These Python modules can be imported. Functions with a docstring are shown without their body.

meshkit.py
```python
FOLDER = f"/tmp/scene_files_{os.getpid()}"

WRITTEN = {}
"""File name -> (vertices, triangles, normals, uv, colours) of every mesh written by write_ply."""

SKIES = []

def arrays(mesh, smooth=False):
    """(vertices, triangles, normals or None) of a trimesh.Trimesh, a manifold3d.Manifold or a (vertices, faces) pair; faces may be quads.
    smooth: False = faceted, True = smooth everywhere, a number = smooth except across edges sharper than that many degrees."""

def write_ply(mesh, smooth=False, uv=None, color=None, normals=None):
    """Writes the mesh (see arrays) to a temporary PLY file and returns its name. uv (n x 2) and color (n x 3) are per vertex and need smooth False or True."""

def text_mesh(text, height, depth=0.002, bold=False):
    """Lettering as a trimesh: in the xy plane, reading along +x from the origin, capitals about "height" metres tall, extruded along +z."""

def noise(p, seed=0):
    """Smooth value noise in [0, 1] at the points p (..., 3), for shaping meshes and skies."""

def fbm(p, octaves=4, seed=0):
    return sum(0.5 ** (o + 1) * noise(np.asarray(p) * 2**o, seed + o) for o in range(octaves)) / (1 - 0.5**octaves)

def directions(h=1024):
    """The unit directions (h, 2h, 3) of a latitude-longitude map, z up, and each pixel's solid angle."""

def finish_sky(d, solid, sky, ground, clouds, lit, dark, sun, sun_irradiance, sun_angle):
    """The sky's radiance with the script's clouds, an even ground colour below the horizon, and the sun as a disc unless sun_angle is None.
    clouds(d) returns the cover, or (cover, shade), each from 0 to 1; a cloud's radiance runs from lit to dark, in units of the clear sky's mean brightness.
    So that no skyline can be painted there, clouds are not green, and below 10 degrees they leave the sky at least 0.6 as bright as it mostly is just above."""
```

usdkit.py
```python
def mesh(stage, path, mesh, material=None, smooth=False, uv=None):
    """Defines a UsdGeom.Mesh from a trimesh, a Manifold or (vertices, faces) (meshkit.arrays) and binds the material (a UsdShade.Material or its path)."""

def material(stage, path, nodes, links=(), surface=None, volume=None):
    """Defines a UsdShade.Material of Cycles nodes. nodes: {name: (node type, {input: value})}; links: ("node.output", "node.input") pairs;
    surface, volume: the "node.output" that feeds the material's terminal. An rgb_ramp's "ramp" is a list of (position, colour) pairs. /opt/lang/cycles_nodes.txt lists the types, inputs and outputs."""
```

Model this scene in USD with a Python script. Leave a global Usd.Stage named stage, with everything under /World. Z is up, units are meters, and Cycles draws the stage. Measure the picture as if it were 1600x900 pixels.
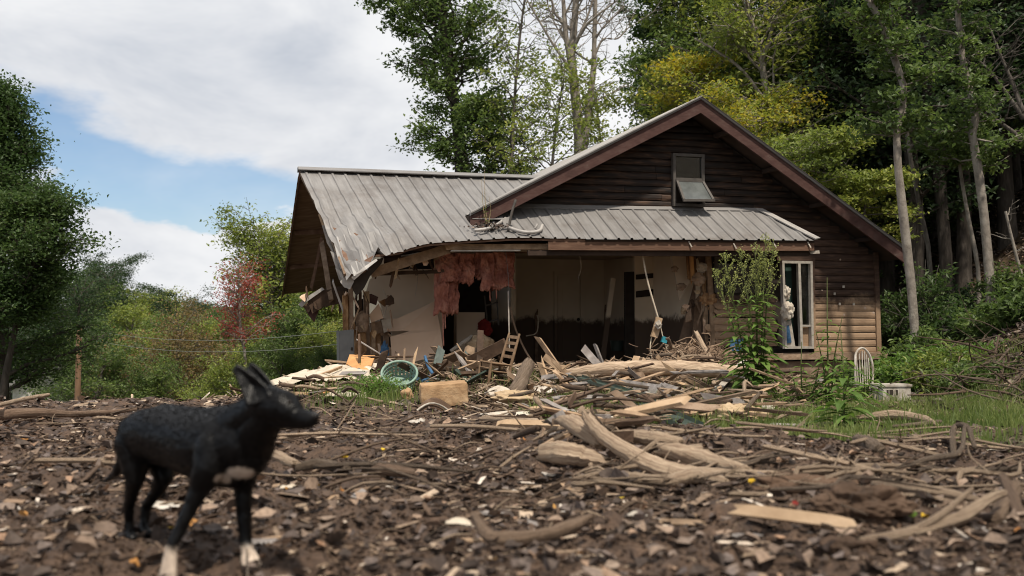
import math, random, zlib, numpy as np, trimesh, usdkit, meshkit
import manifold3d as m3
from pxr import Usd, UsdGeom, UsdLux, UsdShade, Gf, Sdf, Vt

stage = Usd.Stage.CreateInMemory()
UsdGeom.SetStageUpAxis(stage, UsdGeom.Tokens.z)
UsdGeom.SetStageMetersPerUnit(stage, 1.0)
UsdGeom.Xform.Define(stage, '/World')
stage.SetDefaultPrim(stage.GetPrimAtPath('/World'))
UsdGeom.Scope.Define(stage, '/World/Looks')

# ------------------------------------------------------------------ camera
CAM_Z, PITCH, FPX = 0.89, math.radians(2.725), 35 / 36 * 1600
cam = UsdGeom.Camera.Define(stage, '/World/camera')
cam.AddTranslateOp().Set(Gf.Vec3d(0, 0, CAM_Z))
cam.AddRotateXOp().Set(90 + math.degrees(PITCH))
cam.CreateHorizontalApertureAttr(36.0); cam.CreateVerticalApertureAttr(20.25)
cam.CreateFocalLengthAttr(35.0); cam.CreateClippingRangeAttr(Gf.Vec2f(0.05, 3000))
cam.CreateFStopAttr(1.6); cam.CreateFocusDistanceAttr(14.5)
cam.CreateExposureAttr(0.05)

# ------------------------------------------------------------------ sky and sun
SUN_AZ, SUN_EL = math.radians(160), math.radians(62)      # azimuth from +y towards +x: behind the camera, to its right
SUN_DIR = np.array([math.sin(SUN_AZ) * math.cos(SUN_EL), math.cos(SUN_AZ) * math.cos(SUN_EL), math.sin(SUN_EL)])
SKY_STRENGTH = 0.10
sky_nodes = {
    'tc': ('texture_coordinate', {}), 'xyz': ('separate_xyz', {}),
    'sky': ('sky_texture', {'sky_type': 'single_scattering', 'sun_disc': False, 'sun_elevation': SUN_EL, 'sun_rotation': SUN_AZ}),
    'mp': ('mapping', {'scale': (1, 1, 2.6)}), 'mp2': ('mapping', {'scale': (1, 1, 2.2), 'location': (3.1, 1.7, 0.4)}),
    'n1': ('noise_texture', {'scale': 5.5, 'detail': 9, 'roughness': 0.56}),
    'n2': ('noise_texture', {'scale': 4.6, 'detail': 9, 'roughness': 0.55, 'distortion': 0.25}),
    # height of the gap between the high cloud sheet and the low cumulus, its edges ragged by the noise
    'nz': ('math', {'math_type': 'multiply_add', 'value2': 0.17, 'value3': -0.085}),
    'z': ('math', {'math_type': 'add'}),
    'top': ('math', {'math_type': 'multiply_add', 'value2': -0.20, 'value3': 0.114}),
    'above': ('math', {'math_type': 'subtract'}),
    'hi': ('map_range', {'range_type': 'smoothstep', 'from_min': -0.018, 'from_max': 0.026, 'clamp': True}),
    'lo': ('map_range', {'range_type': 'smoothstep', 'from_min': 0.126, 'from_max': 0.112, 'clamp': True}),
    'side': ('map_range', {'range_type': 'smoothstep', 'from_min': -0.20, 'from_max': -0.12, 'clamp': True}),
    'm1': ('math', {'math_type': 'maximum'}), 'm2': ('math', {'math_type': 'maximum'}),
    'wisp': ('map_range', {'from_min': 0.35, 'from_max': 0.75, 'to_min': 0.0, 'to_max': 0.35, 'clamp': True}),
    'm3': ('math', {'math_type': 'maximum'}),
    'shade': ('rgb_ramp', {'ramp': [(0.28, (5.4, 5.8, 6.5)), (0.43, (7.2, 7.4, 7.8)), (0.55, (8.4, 8.5, 8.7)), (0.74, (9.5, 9.5, 9.55))]}),
    'mix': ('mix', {'use_clamp': False}), 'clr': ('mix', {'mix_type': 'multiply', 'fac': 1.0, 'use_clamp': False, 'color2': (1.14, 1.21, 1.27)}),
    'bg': ('background_shader', {'strength': SKY_STRENGTH}),
}
sky_links = [('tc.generated', 'xyz.vector'), ('tc.generated', 'mp.vector'), ('tc.generated', 'mp2.vector'), ('mp.vector', 'n1.vector'), ('mp2.vector', 'n2.vector'),
             ('n1.fac', 'nz.value1'), ('nz.value', 'z.value1'), ('xyz.z', 'z.value2'), ('xyz.x', 'top.value1'),
             ('z.value', 'above.value1'), ('top.value', 'above.value2'), ('above.value', 'hi.value'), ('z.value', 'lo.value'), ('xyz.x', 'side.value'),
             ('hi.result', 'm1.value1'), ('lo.result', 'm1.value2'), ('m1.value', 'm2.value1'), ('side.result', 'm2.value2'),
             ('n2.fac', 'wisp.value'), ('wisp.result', 'm3.value1'), ('m2.value', 'm3.value2'),
             ('n2.fac', 'shade.fac'), ('sky.color', 'clr.color1'), ('clr.color', 'mix.color1'), ('shade.color', 'mix.color2'), ('m3.value', 'mix.fac'), ('mix.color', 'bg.color')]
sky_mat = usdkit.material(stage, '/World/Looks/sky_with_clouds', sky_nodes, sky_links, surface='bg.background')
dome = UsdLux.DomeLight.Define(stage, '/World/sky')
UsdShade.MaterialBindingAPI.Apply(dome.GetPrim()).Bind(sky_mat)
sun = UsdLux.DistantLight.Define(stage, '/World/sun')
sun.CreateIntensityAttr(1.2); sun.CreateAngleAttr(2.5); sun.CreateNormalizeAttr(True); sun.CreateColorAttr(Gf.Vec3f(1.0, 0.91, 0.78))
zax = SUN_DIR; xax = np.cross([0, 0, 1.0], zax); xax /= np.linalg.norm(xax); yax = np.cross(zax, xax)
sun.AddTransformOp().Set(Gf.Matrix4d(*xax, 0, *yax, 0, *zax, 0, 0, 0, 0, 1))

# ------------------------------------------------------------------ helpers: naming and objects
_used = {}
def numbered(parent, name):
    k = _used.get((parent, name), 0); _used[(parent, name)] = k + 1
    return f'{parent}/{name}' if k == 0 else f'{parent}/{name}_{k:03d}'
def tag(p, label=None, cat=None, group=None, kind=None):
    for k, v in (('label', label), ('category', cat), ('group', group), ('kind', kind)):
        if v: p.SetCustomDataByKey(k, v)
def vf(m):
    if isinstance(m, MB): return m.arrays()
    if isinstance(m, tuple): return np.asarray(m[0], float), np.asarray(m[1], int)
    v, f, _ = meshkit.arrays(m); return v, f
def tone(p, n, tones=None):
    """a number from 0 to 1 on every vertex that the materials take their variation from: one for the piece, or one for each of its leaves or chips."""
    path = p.GetPath().pathString if hasattr(p, 'GetPath') else p
    t = np.full(n, (zlib.crc32(path.encode()) % 9973) / 9973) if tones is None else np.random.default_rng(zlib.crc32(path.encode())).random(n // tones).repeat(tones)
    UsdGeom.PrimvarsAPI(stage.GetPrimAtPath(path)).CreatePrimvar('tone', Sdf.ValueTypeNames.FloatArray, 'vertex').Set(Vt.FloatArray.FromNumpy(t.astype(np.float32)))
class Thing:
    def __init__(s, name, label, cat, base, group=None, kind=None):
        s.base = np.array(base, float); s.path = numbered('/World', name)
        s.x = UsdGeom.Xform.Define(stage, s.path); s.x.AddTranslateOp().Set(Gf.Vec3d(*s.base)); s.prim = s.x.GetPrim()
        tag(s.prim, label, cat, group, kind)
    def part(s, name, m, mat, smooth=False, uv=None, under=None, label=None, kind=None, each=None):
        v, f = vf(m); path = numbered(under or s.path, name)
        p = usdkit.mesh(stage, path, (v - s.base, f), mat, smooth, uv); tone(path, len(p.GetPointsAttr().Get()), each)
        tag(p.GetPrim(), label, None, None, kind)
        return path
def solo(name, label, cat, m, mat, smooth=False, group=None, kind=None, uv=None, base=None, each=None):
    v, f = vf(m)
    b = np.array([v[:, 0].mean(), v[:, 1].mean(), v[:, 2].min()]) if base is None else np.array(base, float)
    p = usdkit.mesh(stage, numbered('/World', name), (v - b, f), mat, smooth, uv); tone(p.GetPrim(), len(p.GetPointsAttr().Get()), each)
    p.AddTranslateOp().Set(Gf.Vec3d(*b)); tag(p.GetPrim(), label, cat, group, kind)
    return p
def copy_thing(src, name, label, cat, loc, rz, sc, group=None):
    x = UsdGeom.Xform.Define(stage, numbered('/World', name))
    x.GetPrim().GetReferences().AddInternalReference(src); x.GetPrim().SetInstanceable(True)
    x.ClearXformOpOrder()
    x.AddTranslateOp().Set(Gf.Vec3d(*loc)); x.AddRotateZOp().Set(rz); x.AddScaleOp().Set(Gf.Vec3f(*(sc if np.ndim(sc) else (sc, sc, sc))))
    tag(x.GetPrim(), label, cat, group)
    return x

# ------------------------------------------------------------------ helpers: meshes
class MB:
    def __init__(s): s.v, s.f, s.n = [], [], 0
    def add(s, v, f):
        v = np.asarray(v, float); f = np.asarray(f, int)
        if f.shape[1] == 4: f = np.vstack([f[:, [0, 1, 2]], f[:, [0, 2, 3]]])
        s.v.append(v); s.f.append(f + s.n); s.n += len(v); return s
    def addm(s, m): v, f = vf(m); return s.add(v, f)
    def arrays(s): return np.vstack(s.v), np.vstack(s.f)
def unit(v): v = np.asarray(v, float); return v / max(np.linalg.norm(v), 1e-12)
def tube(pts, radii, sides=6, cap=True, rng=None, rough=0.0):
    """a tapered round bar along pts; rough makes its surface uneven. Returns (v, f)."""
    P = np.asarray(pts, float); n = len(P); R = np.broadcast_to(np.asarray(radii, float), (n,))
    T = np.gradient(P, axis=0); T /= np.maximum(np.linalg.norm(T, axis=1, keepdims=True), 1e-9)
    a = np.array([0, 0, 1.0]) if abs(T[0][2]) < 0.9 else np.array([1.0, 0, 0])
    U = np.cross(T, a); U /= np.maximum(np.linalg.norm(U, axis=1, keepdims=True), 1e-9); W = np.cross(T, U)
    th = np.linspace(0, 2 * np.pi, sides, endpoint=False)
    rr = R[:, None] * np.ones(sides)
    if rng is not None and rough: rr = rr * (1 + rng.normal(0, rough, rr.shape))
    V = P[:, None] + rr[..., None] * (np.cos(th)[None, :, None] * U[:, None] + np.sin(th)[None, :, None] * W[:, None])
    V = V.reshape(-1, 3); i = np.arange(n - 1)[:, None] * sides; j = np.arange(sides)[None]; k = (j + 1) % sides
    F = np.stack([i + j, i + k, i + sides + k, i + sides + j], -1).reshape(-1, 4)
    F = np.vstack([F[:, [0, 1, 2]], F[:, [0, 2, 3]]])
    if cap:
        V = np.vstack([V, P[0], P[-1]]); j = j[0]; k = k[0]; b = (n - 1) * sides
        F = np.vstack([F, np.stack([k, j, np.full(sides, n * sides)], -1), np.stack([b + j, b + k, np.full(sides, n * sides + 1)], -1)])
    return V, F[:, ::-1]
def smooth_path(pts, n):
    """n points along a Catmull-Rom curve through pts (any number of columns)."""
    P = np.asarray(pts, float)
    if len(P) == 2: return P[0] + (P[1] - P[0]) * np.linspace(0, 1, n)[:, None]
    Q = np.vstack([2 * P[0] - P[1], P, 2 * P[-1] - P[-2]]); t = np.linspace(0, len(P) - 1 - 1e-9, n); i = t.astype(int); u = (t - i)[:, None]
    a, b, c, d = Q[i], Q[i + 1], Q[i + 2], Q[i + 3]
    return 0.5 * (2 * b + (c - a) * u + (2 * a - 5 * b + 4 * c - d) * u ** 2 + (3 * b - a - 3 * c + d) * u ** 3)
def bar(p0, p1, w, t, face=(0, -1, 0), rng=None, broken=0.0, bow=0.0, n=5):
    """a board from p0 to p1, w wide, t thick, its broad face towards `face`; broken jags its ends, bow bends it."""
    p0, p1 = np.asarray(p0, float), np.asarray(p1, float); d = unit(p1 - p0); f = np.asarray(face, float); f = f - d * (f @ d)
    f = unit(f) if np.linalg.norm(f) > 1e-6 else unit(np.cross(d, [0.3, 0.2, 1])); s = np.cross(d, f)
    x = np.linspace(0, 1, n); c = p0 + (p1 - p0) * x[:, None] + f * (bow * 4 * x * (1 - x))[:, None]
    q = np.array([(-1, -1), (1, -1), (1, 1), (-1, 1)]) * 0.5
    V = c[:, None] + (q[:, 0] * w)[None, :, None] * s + (q[:, 1] * t)[None, :, None] * f
    if rng is not None:
        V = V + rng.normal(0, min(w, t) * 0.05, V.shape)
        if broken: V[0] += d * rng.uniform(-broken, broken, (4, 1)); V[-1] += d * rng.uniform(-broken, broken, (4, 1))
    V = V.reshape(-1, 3); i = np.arange(n - 1)[:, None] * 4; j = np.arange(4)[None]; k = (j + 1) % 4
    F = np.stack([i + j, i + k, i + 4 + k, i + 4 + j], -1).reshape(-1, 4); b = (n - 1) * 4
    F = np.vstack([F, [[3, 2, 1, 0], [b, b + 1, b + 2, b + 3]]])
    return V, F
def quadmesh(V, F): return V, np.vstack([F[:, [0, 1, 2]], F[:, [0, 2, 3]]]) if F.shape[1] == 4 else (V, F)
def box(c, size, rz=0.0, rx=0.0, ry=0.0):
    b = trimesh.creation.box(size); R = trimesh.transformations.euler_matrix(rx, ry, rz); b.apply_transform(R); b.apply_translation(c); return np.array(b.vertices), np.array(b.faces)
def sheet(G, thick=0.0, normal=None):
    """grid of points (m, n, 3) as a surface; with a thickness it becomes a closed slab towards -normal."""
    m, n = G.shape[:2]; I = np.arange(m * n).reshape(m, n)
    F = np.stack([I[:-1, :-1], I[1:, :-1], I[1:, 1:], I[:-1, 1:]], -1).reshape(-1, 4)
    if not thick: return quadmesh(G.reshape(-1, 3), F)
    N = np.cross(np.gradient(G, axis=0), np.gradient(G, axis=1)) if normal is None else np.broadcast_to(np.asarray(normal, float), G.shape)
    N = N / np.maximum(np.linalg.norm(N, axis=-1, keepdims=True), 1e-9)
    V = np.vstack([G.reshape(-1, 3), (G - N * thick).reshape(-1, 3)]); k = m * n
    rim = np.concatenate([I[0, :], I[1:, -1], I[-1, -2::-1], I[-2:0:-1, 0]]); r2 = np.roll(rim, -1)
    return quadmesh(V, np.vstack([F, F[:, ::-1] + k, np.stack([rim, r2, r2 + k, rim + k], -1)]))
def slab(poly, back, bulge=0.0):
    """a flat piece cut to the outline poly (points in space, in order), with the thickness vector back."""
    P = np.asarray(poly, float); n = len(P); back = np.asarray(back, float)
    o = P.mean(0); x = unit(P[1] - P[0]); nn = np.zeros(3)
    for i in range(n): nn += np.cross(P[i] - o, P[(i + 1) % n] - o)
    nn = unit(nn); x = unit(x - nn * (x @ nn)); y = np.cross(nn, x)
    q = np.stack([(P - o) @ x, (P - o) @ y], -1)
    import mapbox_earcut as me
    t = me.triangulate_float64(q, np.array([n], np.uint32)).reshape(-1, 3)
    V = np.vstack([P, P + back]); r = np.arange(n); s = (r + 1) % n
    F = np.vstack([t, t[:, ::-1] + n, np.stack([r, r + n, s + n], -1), np.stack([r, s + n, s], -1)])
    return V, F
def blob(c, r, sub=3, amp=0.25, freq=2.0, seed=0, squash=(1, 1, 1)):
    m = trimesh.creation.icosphere(sub); v = np.array(m.vertices)
    k = 1 + amp * (meshkit.fbm(v * freq + seed * 7.3 + 20, 4, seed) * 2 - 1)[:, None]
    return v * k * r * np.asarray(squash) + np.asarray(c), np.array(m.faces)

# ------------------------------------------------------------------ helpers: where the photograph's points lie in the place
def ray(px, py):
    u, v = (px - 800) / FPX, (450 - py) / FPX
    return np.array([u, math.cos(PITCH) - v * math.sin(PITCH), math.sin(PITCH) + v * math.cos(PITCH)])
EYE = np.array([0, 0, CAM_Z])
def at(px, py, Y): d = ray(px, py); return EYE + d * (Y / d[1])

# house axes: a runs along the front, s into the house, z up
TR, TN = math.radians(13), math.radians(18)
HR, HN, HO = np.array([math.cos(TR), math.sin(TR), 0]), np.array([-math.sin(TN), math.cos(TN), 0]), np.array([0, 16.0, 0])
FACE = np.array([-math.sin(TR), math.cos(TR), 0])           # square to the front, pointing inwards
def hp(a, s, z): return HO + HR * a + HN * s + np.array([0, 0, z])
def inv(px, py, s=0.0):
    d = ray(px, py); t = ((HO + HN * s - EYE) @ FACE) / (d @ FACE); p = EYE + d * t
    return np.array([(p - HO - HN * s) @ HR / (HR @ HR) if True else 0, p[2]])
def on(px, py, s=0.0): a, z = inv(px, py, s); return hp(a, s, z)

# ------------------------------------------------------------------ materials
def srgb(r, g, b): return tuple(((c / 255 + 0.055) / 1.055) ** 2.4 if c > 10 else c / 255 / 12.92 for c in (r, g, b))
def look(name, ramp, scale=6.0, stretch=(1, 1, 1), rough=0.85, bump=0.3, bscale=None, coord='object', vary=0.0, spec=0.3, metallic=0.0, distort=0.0, detail=6, dist=0.02, extra=None, sheen=0.0):
    """a material: noise through a colour ramp, fine relief, and a tone that differs from piece to piece."""
    nodes = {'tc': ('texture_coordinate', {}), 'geo': ('geometry', {}), 'mp': ('mapping', {'scale': stretch}),
             'n': ('noise_texture', {'scale': scale, 'detail': detail, 'roughness': 0.62, 'distortion': distort}),
             'r': ('rgb_ramp', {'ramp': ramp}), 'p': ('principled_bsdf', {'roughness': rough, 'specular_ior_level': spec, 'metallic': metallic, 'sheen_weight': sheen}),
             'n2': ('noise_texture', {'scale': bscale or scale * 3, 'detail': 6, 'roughness': 0.65}), 'b': ('bump', {'strength': bump, 'distance': dist})}
    src = {'object': 'tc.object', 'uv': 'tc.UV', 'world': 'geo.position'}[coord]
    links = [(src, 'mp.vector'), ('mp.vector', 'n.vector'), ('mp.vector', 'n2.vector'), ('n.fac', 'r.fac'), ('n2.fac', 'b.height'), ('b.normal', 'p.normal')]
    col = 'r.color'
    if vary:
        nodes.update({'oi': ('attribute', {'attribute': 'tone'}),
                      'mr': ('map_range', {'to_min': 1 - vary, 'to_max': 1 + vary}), 'h': ('hsv', {})})
        links += [('oi.fac', 'mr.value'), ('mr.result', 'h.value'), (col, 'h.color')]
        col = 'h.color'
    if extra: col = extra(nodes, links, col)
    links.append((col, 'p.base_color'))
    return usdkit.material(stage, '/World/Looks/' + name, nodes, links, surface='p.BSDF')
def leaf_look(name, cols, trans=0.42, rough=0.5, clump=0.6):
    """leaves: each takes its own tone from the ramp, shifted from clump to clump; light passes through."""
    nodes = {'geo': ('geometry', {}), 'oi': ('attribute', {'attribute': 'tone'}), 'n': ('noise_texture', {'scale': clump, 'detail': 3}),
             'a': ('math', {'math_type': 'multiply_add', 'value2': 0.45}), 
             'nn': ('math', {'math_type': 'multiply_add', 'value2': 1.1, 'value3': -0.28}),
             'r': ('rgb_ramp', {'ramp': cols}), 'p': ('principled_bsdf', {'roughness': rough, 'specular_ior_level': 0.35}),
             't': ('translucent_bsdf', {}), 'h': ('hsv', {'value': 1.25, 'saturation': 1.1}), 'm': ('mix_closure', {'fac': trans})}
    links = [('geo.position', 'n.vector'), ('n.fac', 'nn.value1'), ('oi.fac', 'a.value1'), ('nn.value', 'a.value3'),
             ('a.value', 'sc.value1'), ('sc.value', 'r.fac'), ('r.color', 'p.base_color'), ('r.color', 'h.color'), ('h.color', 't.color'), ('p.BSDF', 'm.closure1'), ('t.BSDF', 'm.closure2')]
    nodes['sc'] = ('math', {'math_type': 'multiply_add', 'value2': 0.9, 'value3': -0.05, 'use_clamp': True})
    return usdkit.material(stage, '/World/Looks/' + name, nodes, links, surface='m.closure')
def plain(name, col, rough=0.6, var=0.25, scale=8, bump=0.15, **k):
    c = np.array(col); return look(name, [(0.3, tuple(c * (1 - var))), (0.7, tuple(np.minimum(c * (1 + var), 0.95)))], scale=scale, rough=rough, bump=bump, **k)

M = {}
M['drift'] = look('driftwood', [(0.28, (0.16, 0.11, 0.075)), (0.42, (0.28, 0.20, 0.138)), (0.55, (0.40, 0.30, 0.21)), (0.72, (0.53, 0.42, 0.31))], scale=3.0, stretch=(8, 1.6, 1), coord='uv', rough=0.9, bump=0.9, bscale=9, vary=0.25, dist=0.02)
M['drift_dark'] = look('wet_driftwood', [(0.25, (0.045, 0.03, 0.022)), (0.5, (0.13, 0.085, 0.058)), (0.75, (0.25, 0.18, 0.13))], scale=3.0, stretch=(9, 1.2, 1), coord='uv', rough=0.85, bump=0.9, bscale=9, vary=0.35, dist=0.02)
M['bark_log'] = look('barky_log', [(0.25, (0.07, 0.05, 0.038)), (0.5, (0.17, 0.125, 0.09)), (0.8, (0.32, 0.25, 0.19))], scale=4.0, stretch=(7, 1.5, 1), coord='uv', rough=0.95, bump=1.0, bscale=11, vary=0.2, dist=0.03)
M['board'] = look('weathered_board', [(0.25, (0.12, 0.08, 0.05)), (0.5, (0.28, 0.19, 0.12)), (0.75, (0.42, 0.31, 0.21))], scale=5, stretch=(1, 1, 1), rough=0.85, bump=0.4, bscale=30, vary=0.35)
M['board_grey'] = look('grey_board', [(0.25, (0.10, 0.085, 0.08)), (0.5, (0.22, 0.195, 0.18)), (0.75, (0.36, 0.33, 0.31))], scale=5, rough=0.85, bump=0.4, bscale=30, vary=0.25)
M['board_dark'] = look('dark_board', [(0.25, (0.03, 0.019, 0.012)), (0.5, (0.075, 0.045, 0.028)), (0.75, (0.14, 0.09, 0.06))], scale=5, rough=0.85, bump=0.4, bscale=30, vary=0.3)
M['board_fresh'] = look('fresh_pine', [(0.25, (0.26, 0.17, 0.10)), (0.5, (0.38, 0.265, 0.165)), (0.75, (0.48, 0.355, 0.24))], scale=5, rough=0.8, bump=0.3, bscale=30, vary=0.2)
M['orange_ply'] = look('orange_plywood', [(0.3, (0.42, 0.20, 0.075)), (0.7, (0.58, 0.32, 0.13))], scale=4, rough=0.75, bump=0.2)
def roof_extra(nodes, links, col):
    nodes.update({'w': ('noise_texture', {'scale': 1.1, 'detail': 5, 'roughness': 0.7}), 'wr': ('rgb_ramp', {'ramp': [(0.33, (0.72, 0.68, 0.65)), (0.48, (0.97, 0.965, 0.96)), (0.7, (1.08, 1.08, 1.08))]}), 'mm': ('mix', {'mix_type': 'multiply', 'fac': 1.0})})
    links += [('geo.position', 'w.vector'), ('w.fac', 'wr.fac'), (col, 'mm.color1'), ('wr.color', 'mm.color2')]
    return 'mm.color'
M['roof'] = look('roof_metal', [(0.3, (0.15, 0.142, 0.137)), (0.55, (0.205, 0.196, 0.189)), (0.75, (0.26, 0.25, 0.242))], scale=2.2, stretch=(5, 0.6, 1), coord='uv', rough=0.48, spec=0.5, bump=0.10, bscale=5, extra=roof_extra, vary=0.08)
M['flash'] = plain('pale_flashing', (0.33, 0.31, 0.29), 0.45, 0.3, 6)
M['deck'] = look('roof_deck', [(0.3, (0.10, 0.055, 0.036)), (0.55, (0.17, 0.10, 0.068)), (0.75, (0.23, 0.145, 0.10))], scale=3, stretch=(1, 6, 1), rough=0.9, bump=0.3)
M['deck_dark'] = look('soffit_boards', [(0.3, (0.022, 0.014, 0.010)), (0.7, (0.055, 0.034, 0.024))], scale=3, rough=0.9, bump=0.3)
M['fascia'] = look('red_brown_fascia', [(0.28, (0.0416, 0.018, 0.0144)), (0.5, (0.0661, 0.0307, 0.025)), (0.66, (0.0808, 0.0451, 0.0371)), (0.8, (0.1567, 0.1326, 0.1114))], scale=5, stretch=(1, 1, 2), rough=0.75, bump=0.3, detail=9)
M['fascia_eave'] = look('brown_eave_board', [(0.28, (0.078, 0.0396, 0.0245)), (0.55, (0.126, 0.0693, 0.0442)), (0.8, (0.18, 0.1122, 0.0748))], scale=4, stretch=(0.6, 0.6, 4), rough=0.8, bump=0.3)
def siding_extra(nodes, links, col):
    # the flood left a coat of pale mud on the lower courses, ragged at its top
    nodes.update({'sx': ('separate_xyz', {}), 'wn': ('noise_texture', {'scale': 1.6, 'detail': 7, 'roughness': 0.7}), 'wz': ('math', {'math_type': 'multiply_add', 'value2': -1.5}),
                  'mk': ('map_range', {'range_type': 'smoothstep', 'from_min': 0.95, 'from_max': 0.55, 'clamp': True}), 'mudn': ('rgb_ramp', {'ramp': [(0.3, (0.20, 0.125, 0.075)), (0.7, (0.34, 0.23, 0.145))]}), 'mm': ('mix', {}),
                  'sp': ('voronoi_texture', {'scale': 3.4}), 'spn': ('math', {'math_type': 'less_than', 'value2': 0.085}), 'm9': ('mix', {'color2': (0.36, 0.27, 0.21)})})
    links += [('geo.position', 'sx.vector'), ('geo.position', 'wn.vector'), ('wn.fac', 'wz.value1'), ('sx.z', 'wz.value3'), ('wz.value', 'mk.value'), ('wn.fac', 'mudn.fac'), (col, 'mm.color1'), ('mudn.color', 'mm.color2'), ('mk.result', 'mm.fac'),
              ('geo.position', 'sp.vector'), ('sp.distance', 'spn.value1'), ('mm.color', 'm9.color1'), ('spn.value', 'm9.fac')]
    return 'm9.color'
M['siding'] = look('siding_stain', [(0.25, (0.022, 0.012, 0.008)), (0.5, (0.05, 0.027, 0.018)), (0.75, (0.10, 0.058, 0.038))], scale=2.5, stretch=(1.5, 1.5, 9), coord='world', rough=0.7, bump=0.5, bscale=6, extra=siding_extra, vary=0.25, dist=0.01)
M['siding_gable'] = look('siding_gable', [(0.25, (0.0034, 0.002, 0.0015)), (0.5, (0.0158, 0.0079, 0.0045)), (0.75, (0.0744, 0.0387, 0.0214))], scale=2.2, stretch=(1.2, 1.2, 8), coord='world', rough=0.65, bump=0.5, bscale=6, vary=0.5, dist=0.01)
def mud_wall(name, c0, c1, z, mud=(0.085, 0.058, 0.040)):
    def ex(nodes, links, col):
        nodes.update({'sx': ('separate_xyz', {}), 'wn': ('noise_texture', {'scale': 1.4, 'detail': 9, 'roughness': 0.72}), 'wz': ('math', {'math_type': 'multiply_add', 'value2': -0.9}),
                      'mk': ('map_range', {'range_type': 'smoothstep', 'from_min': z - 0.34, 'from_max': z - 0.50, 'clamp': True}), 'mm': ('mix', {'color2': mud})})
        links += [('geo.position', 'sx.vector'), ('geo.position', 'wn.vector'), ('wn.fac', 'wz.value1'), ('sx.z', 'wz.value3'), ('wz.value', 'mk.value'), (col, 'mm.color1'), ('mk.result', 'mm.fac')]
        return 'mm.color'
    return look(name, [(0.3, c0), (0.7, c1)], scale=1.5, coord='world', rough=0.9, bump=0.1, extra=ex)
M['cream'] = mud_wall('cream_wall_with_mud_line', (0.68, 0.57, 0.42), (0.80, 0.69, 0.53), 1.20, (0.115, 0.08, 0.056))
M['cream_clean'] = look('cream_wall', [(0.3, (0.50, 0.41, 0.31)), (0.7, (0.62, 0.52, 0.41))], scale=1.2, rough=0.9, bump=0.1)
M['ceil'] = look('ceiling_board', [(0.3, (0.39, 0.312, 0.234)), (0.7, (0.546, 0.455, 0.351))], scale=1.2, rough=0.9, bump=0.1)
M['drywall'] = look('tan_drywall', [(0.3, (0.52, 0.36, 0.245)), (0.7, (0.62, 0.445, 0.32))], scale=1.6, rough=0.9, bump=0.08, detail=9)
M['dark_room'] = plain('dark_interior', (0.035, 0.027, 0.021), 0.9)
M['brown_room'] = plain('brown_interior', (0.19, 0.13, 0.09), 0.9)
M['pink'] = look('pink_insulation', [(0.25, (0.19, 0.068, 0.052)), (0.5, (0.40, 0.165, 0.12)), (0.75, (0.58, 0.32, 0.24))], scale=5, stretch=(1, 1, 0.6), rough=1.0, bump=1.0, bscale=22, coord='world', dist=0.04)
M['foam'] = look('yellow_foam', [(0.3, (0.34, 0.235, 0.135)), (0.7, (0.50, 0.385, 0.25))], scale=7, rough=0.95, bump=0.9, bscale=25)
M['foam_white'] = look('white_foam', [(0.3, (0.4125, 0.345, 0.27)), (0.7, (0.57, 0.525, 0.45))], scale=7, rough=0.95, bump=0.6, bscale=25)
M['rot'] = look('rotten_sheathing', [(0.25, (0.07, 0.035, 0.02)), (0.45, (0.24, 0.13, 0.06)), (0.6, (0.42, 0.27, 0.14)), (0.8, (0.55, 0.42, 0.27))], scale=4, stretch=(1.5, 1.5, 0.7), rough=0.9, bump=0.8, bscale=14, coord='world')
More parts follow.
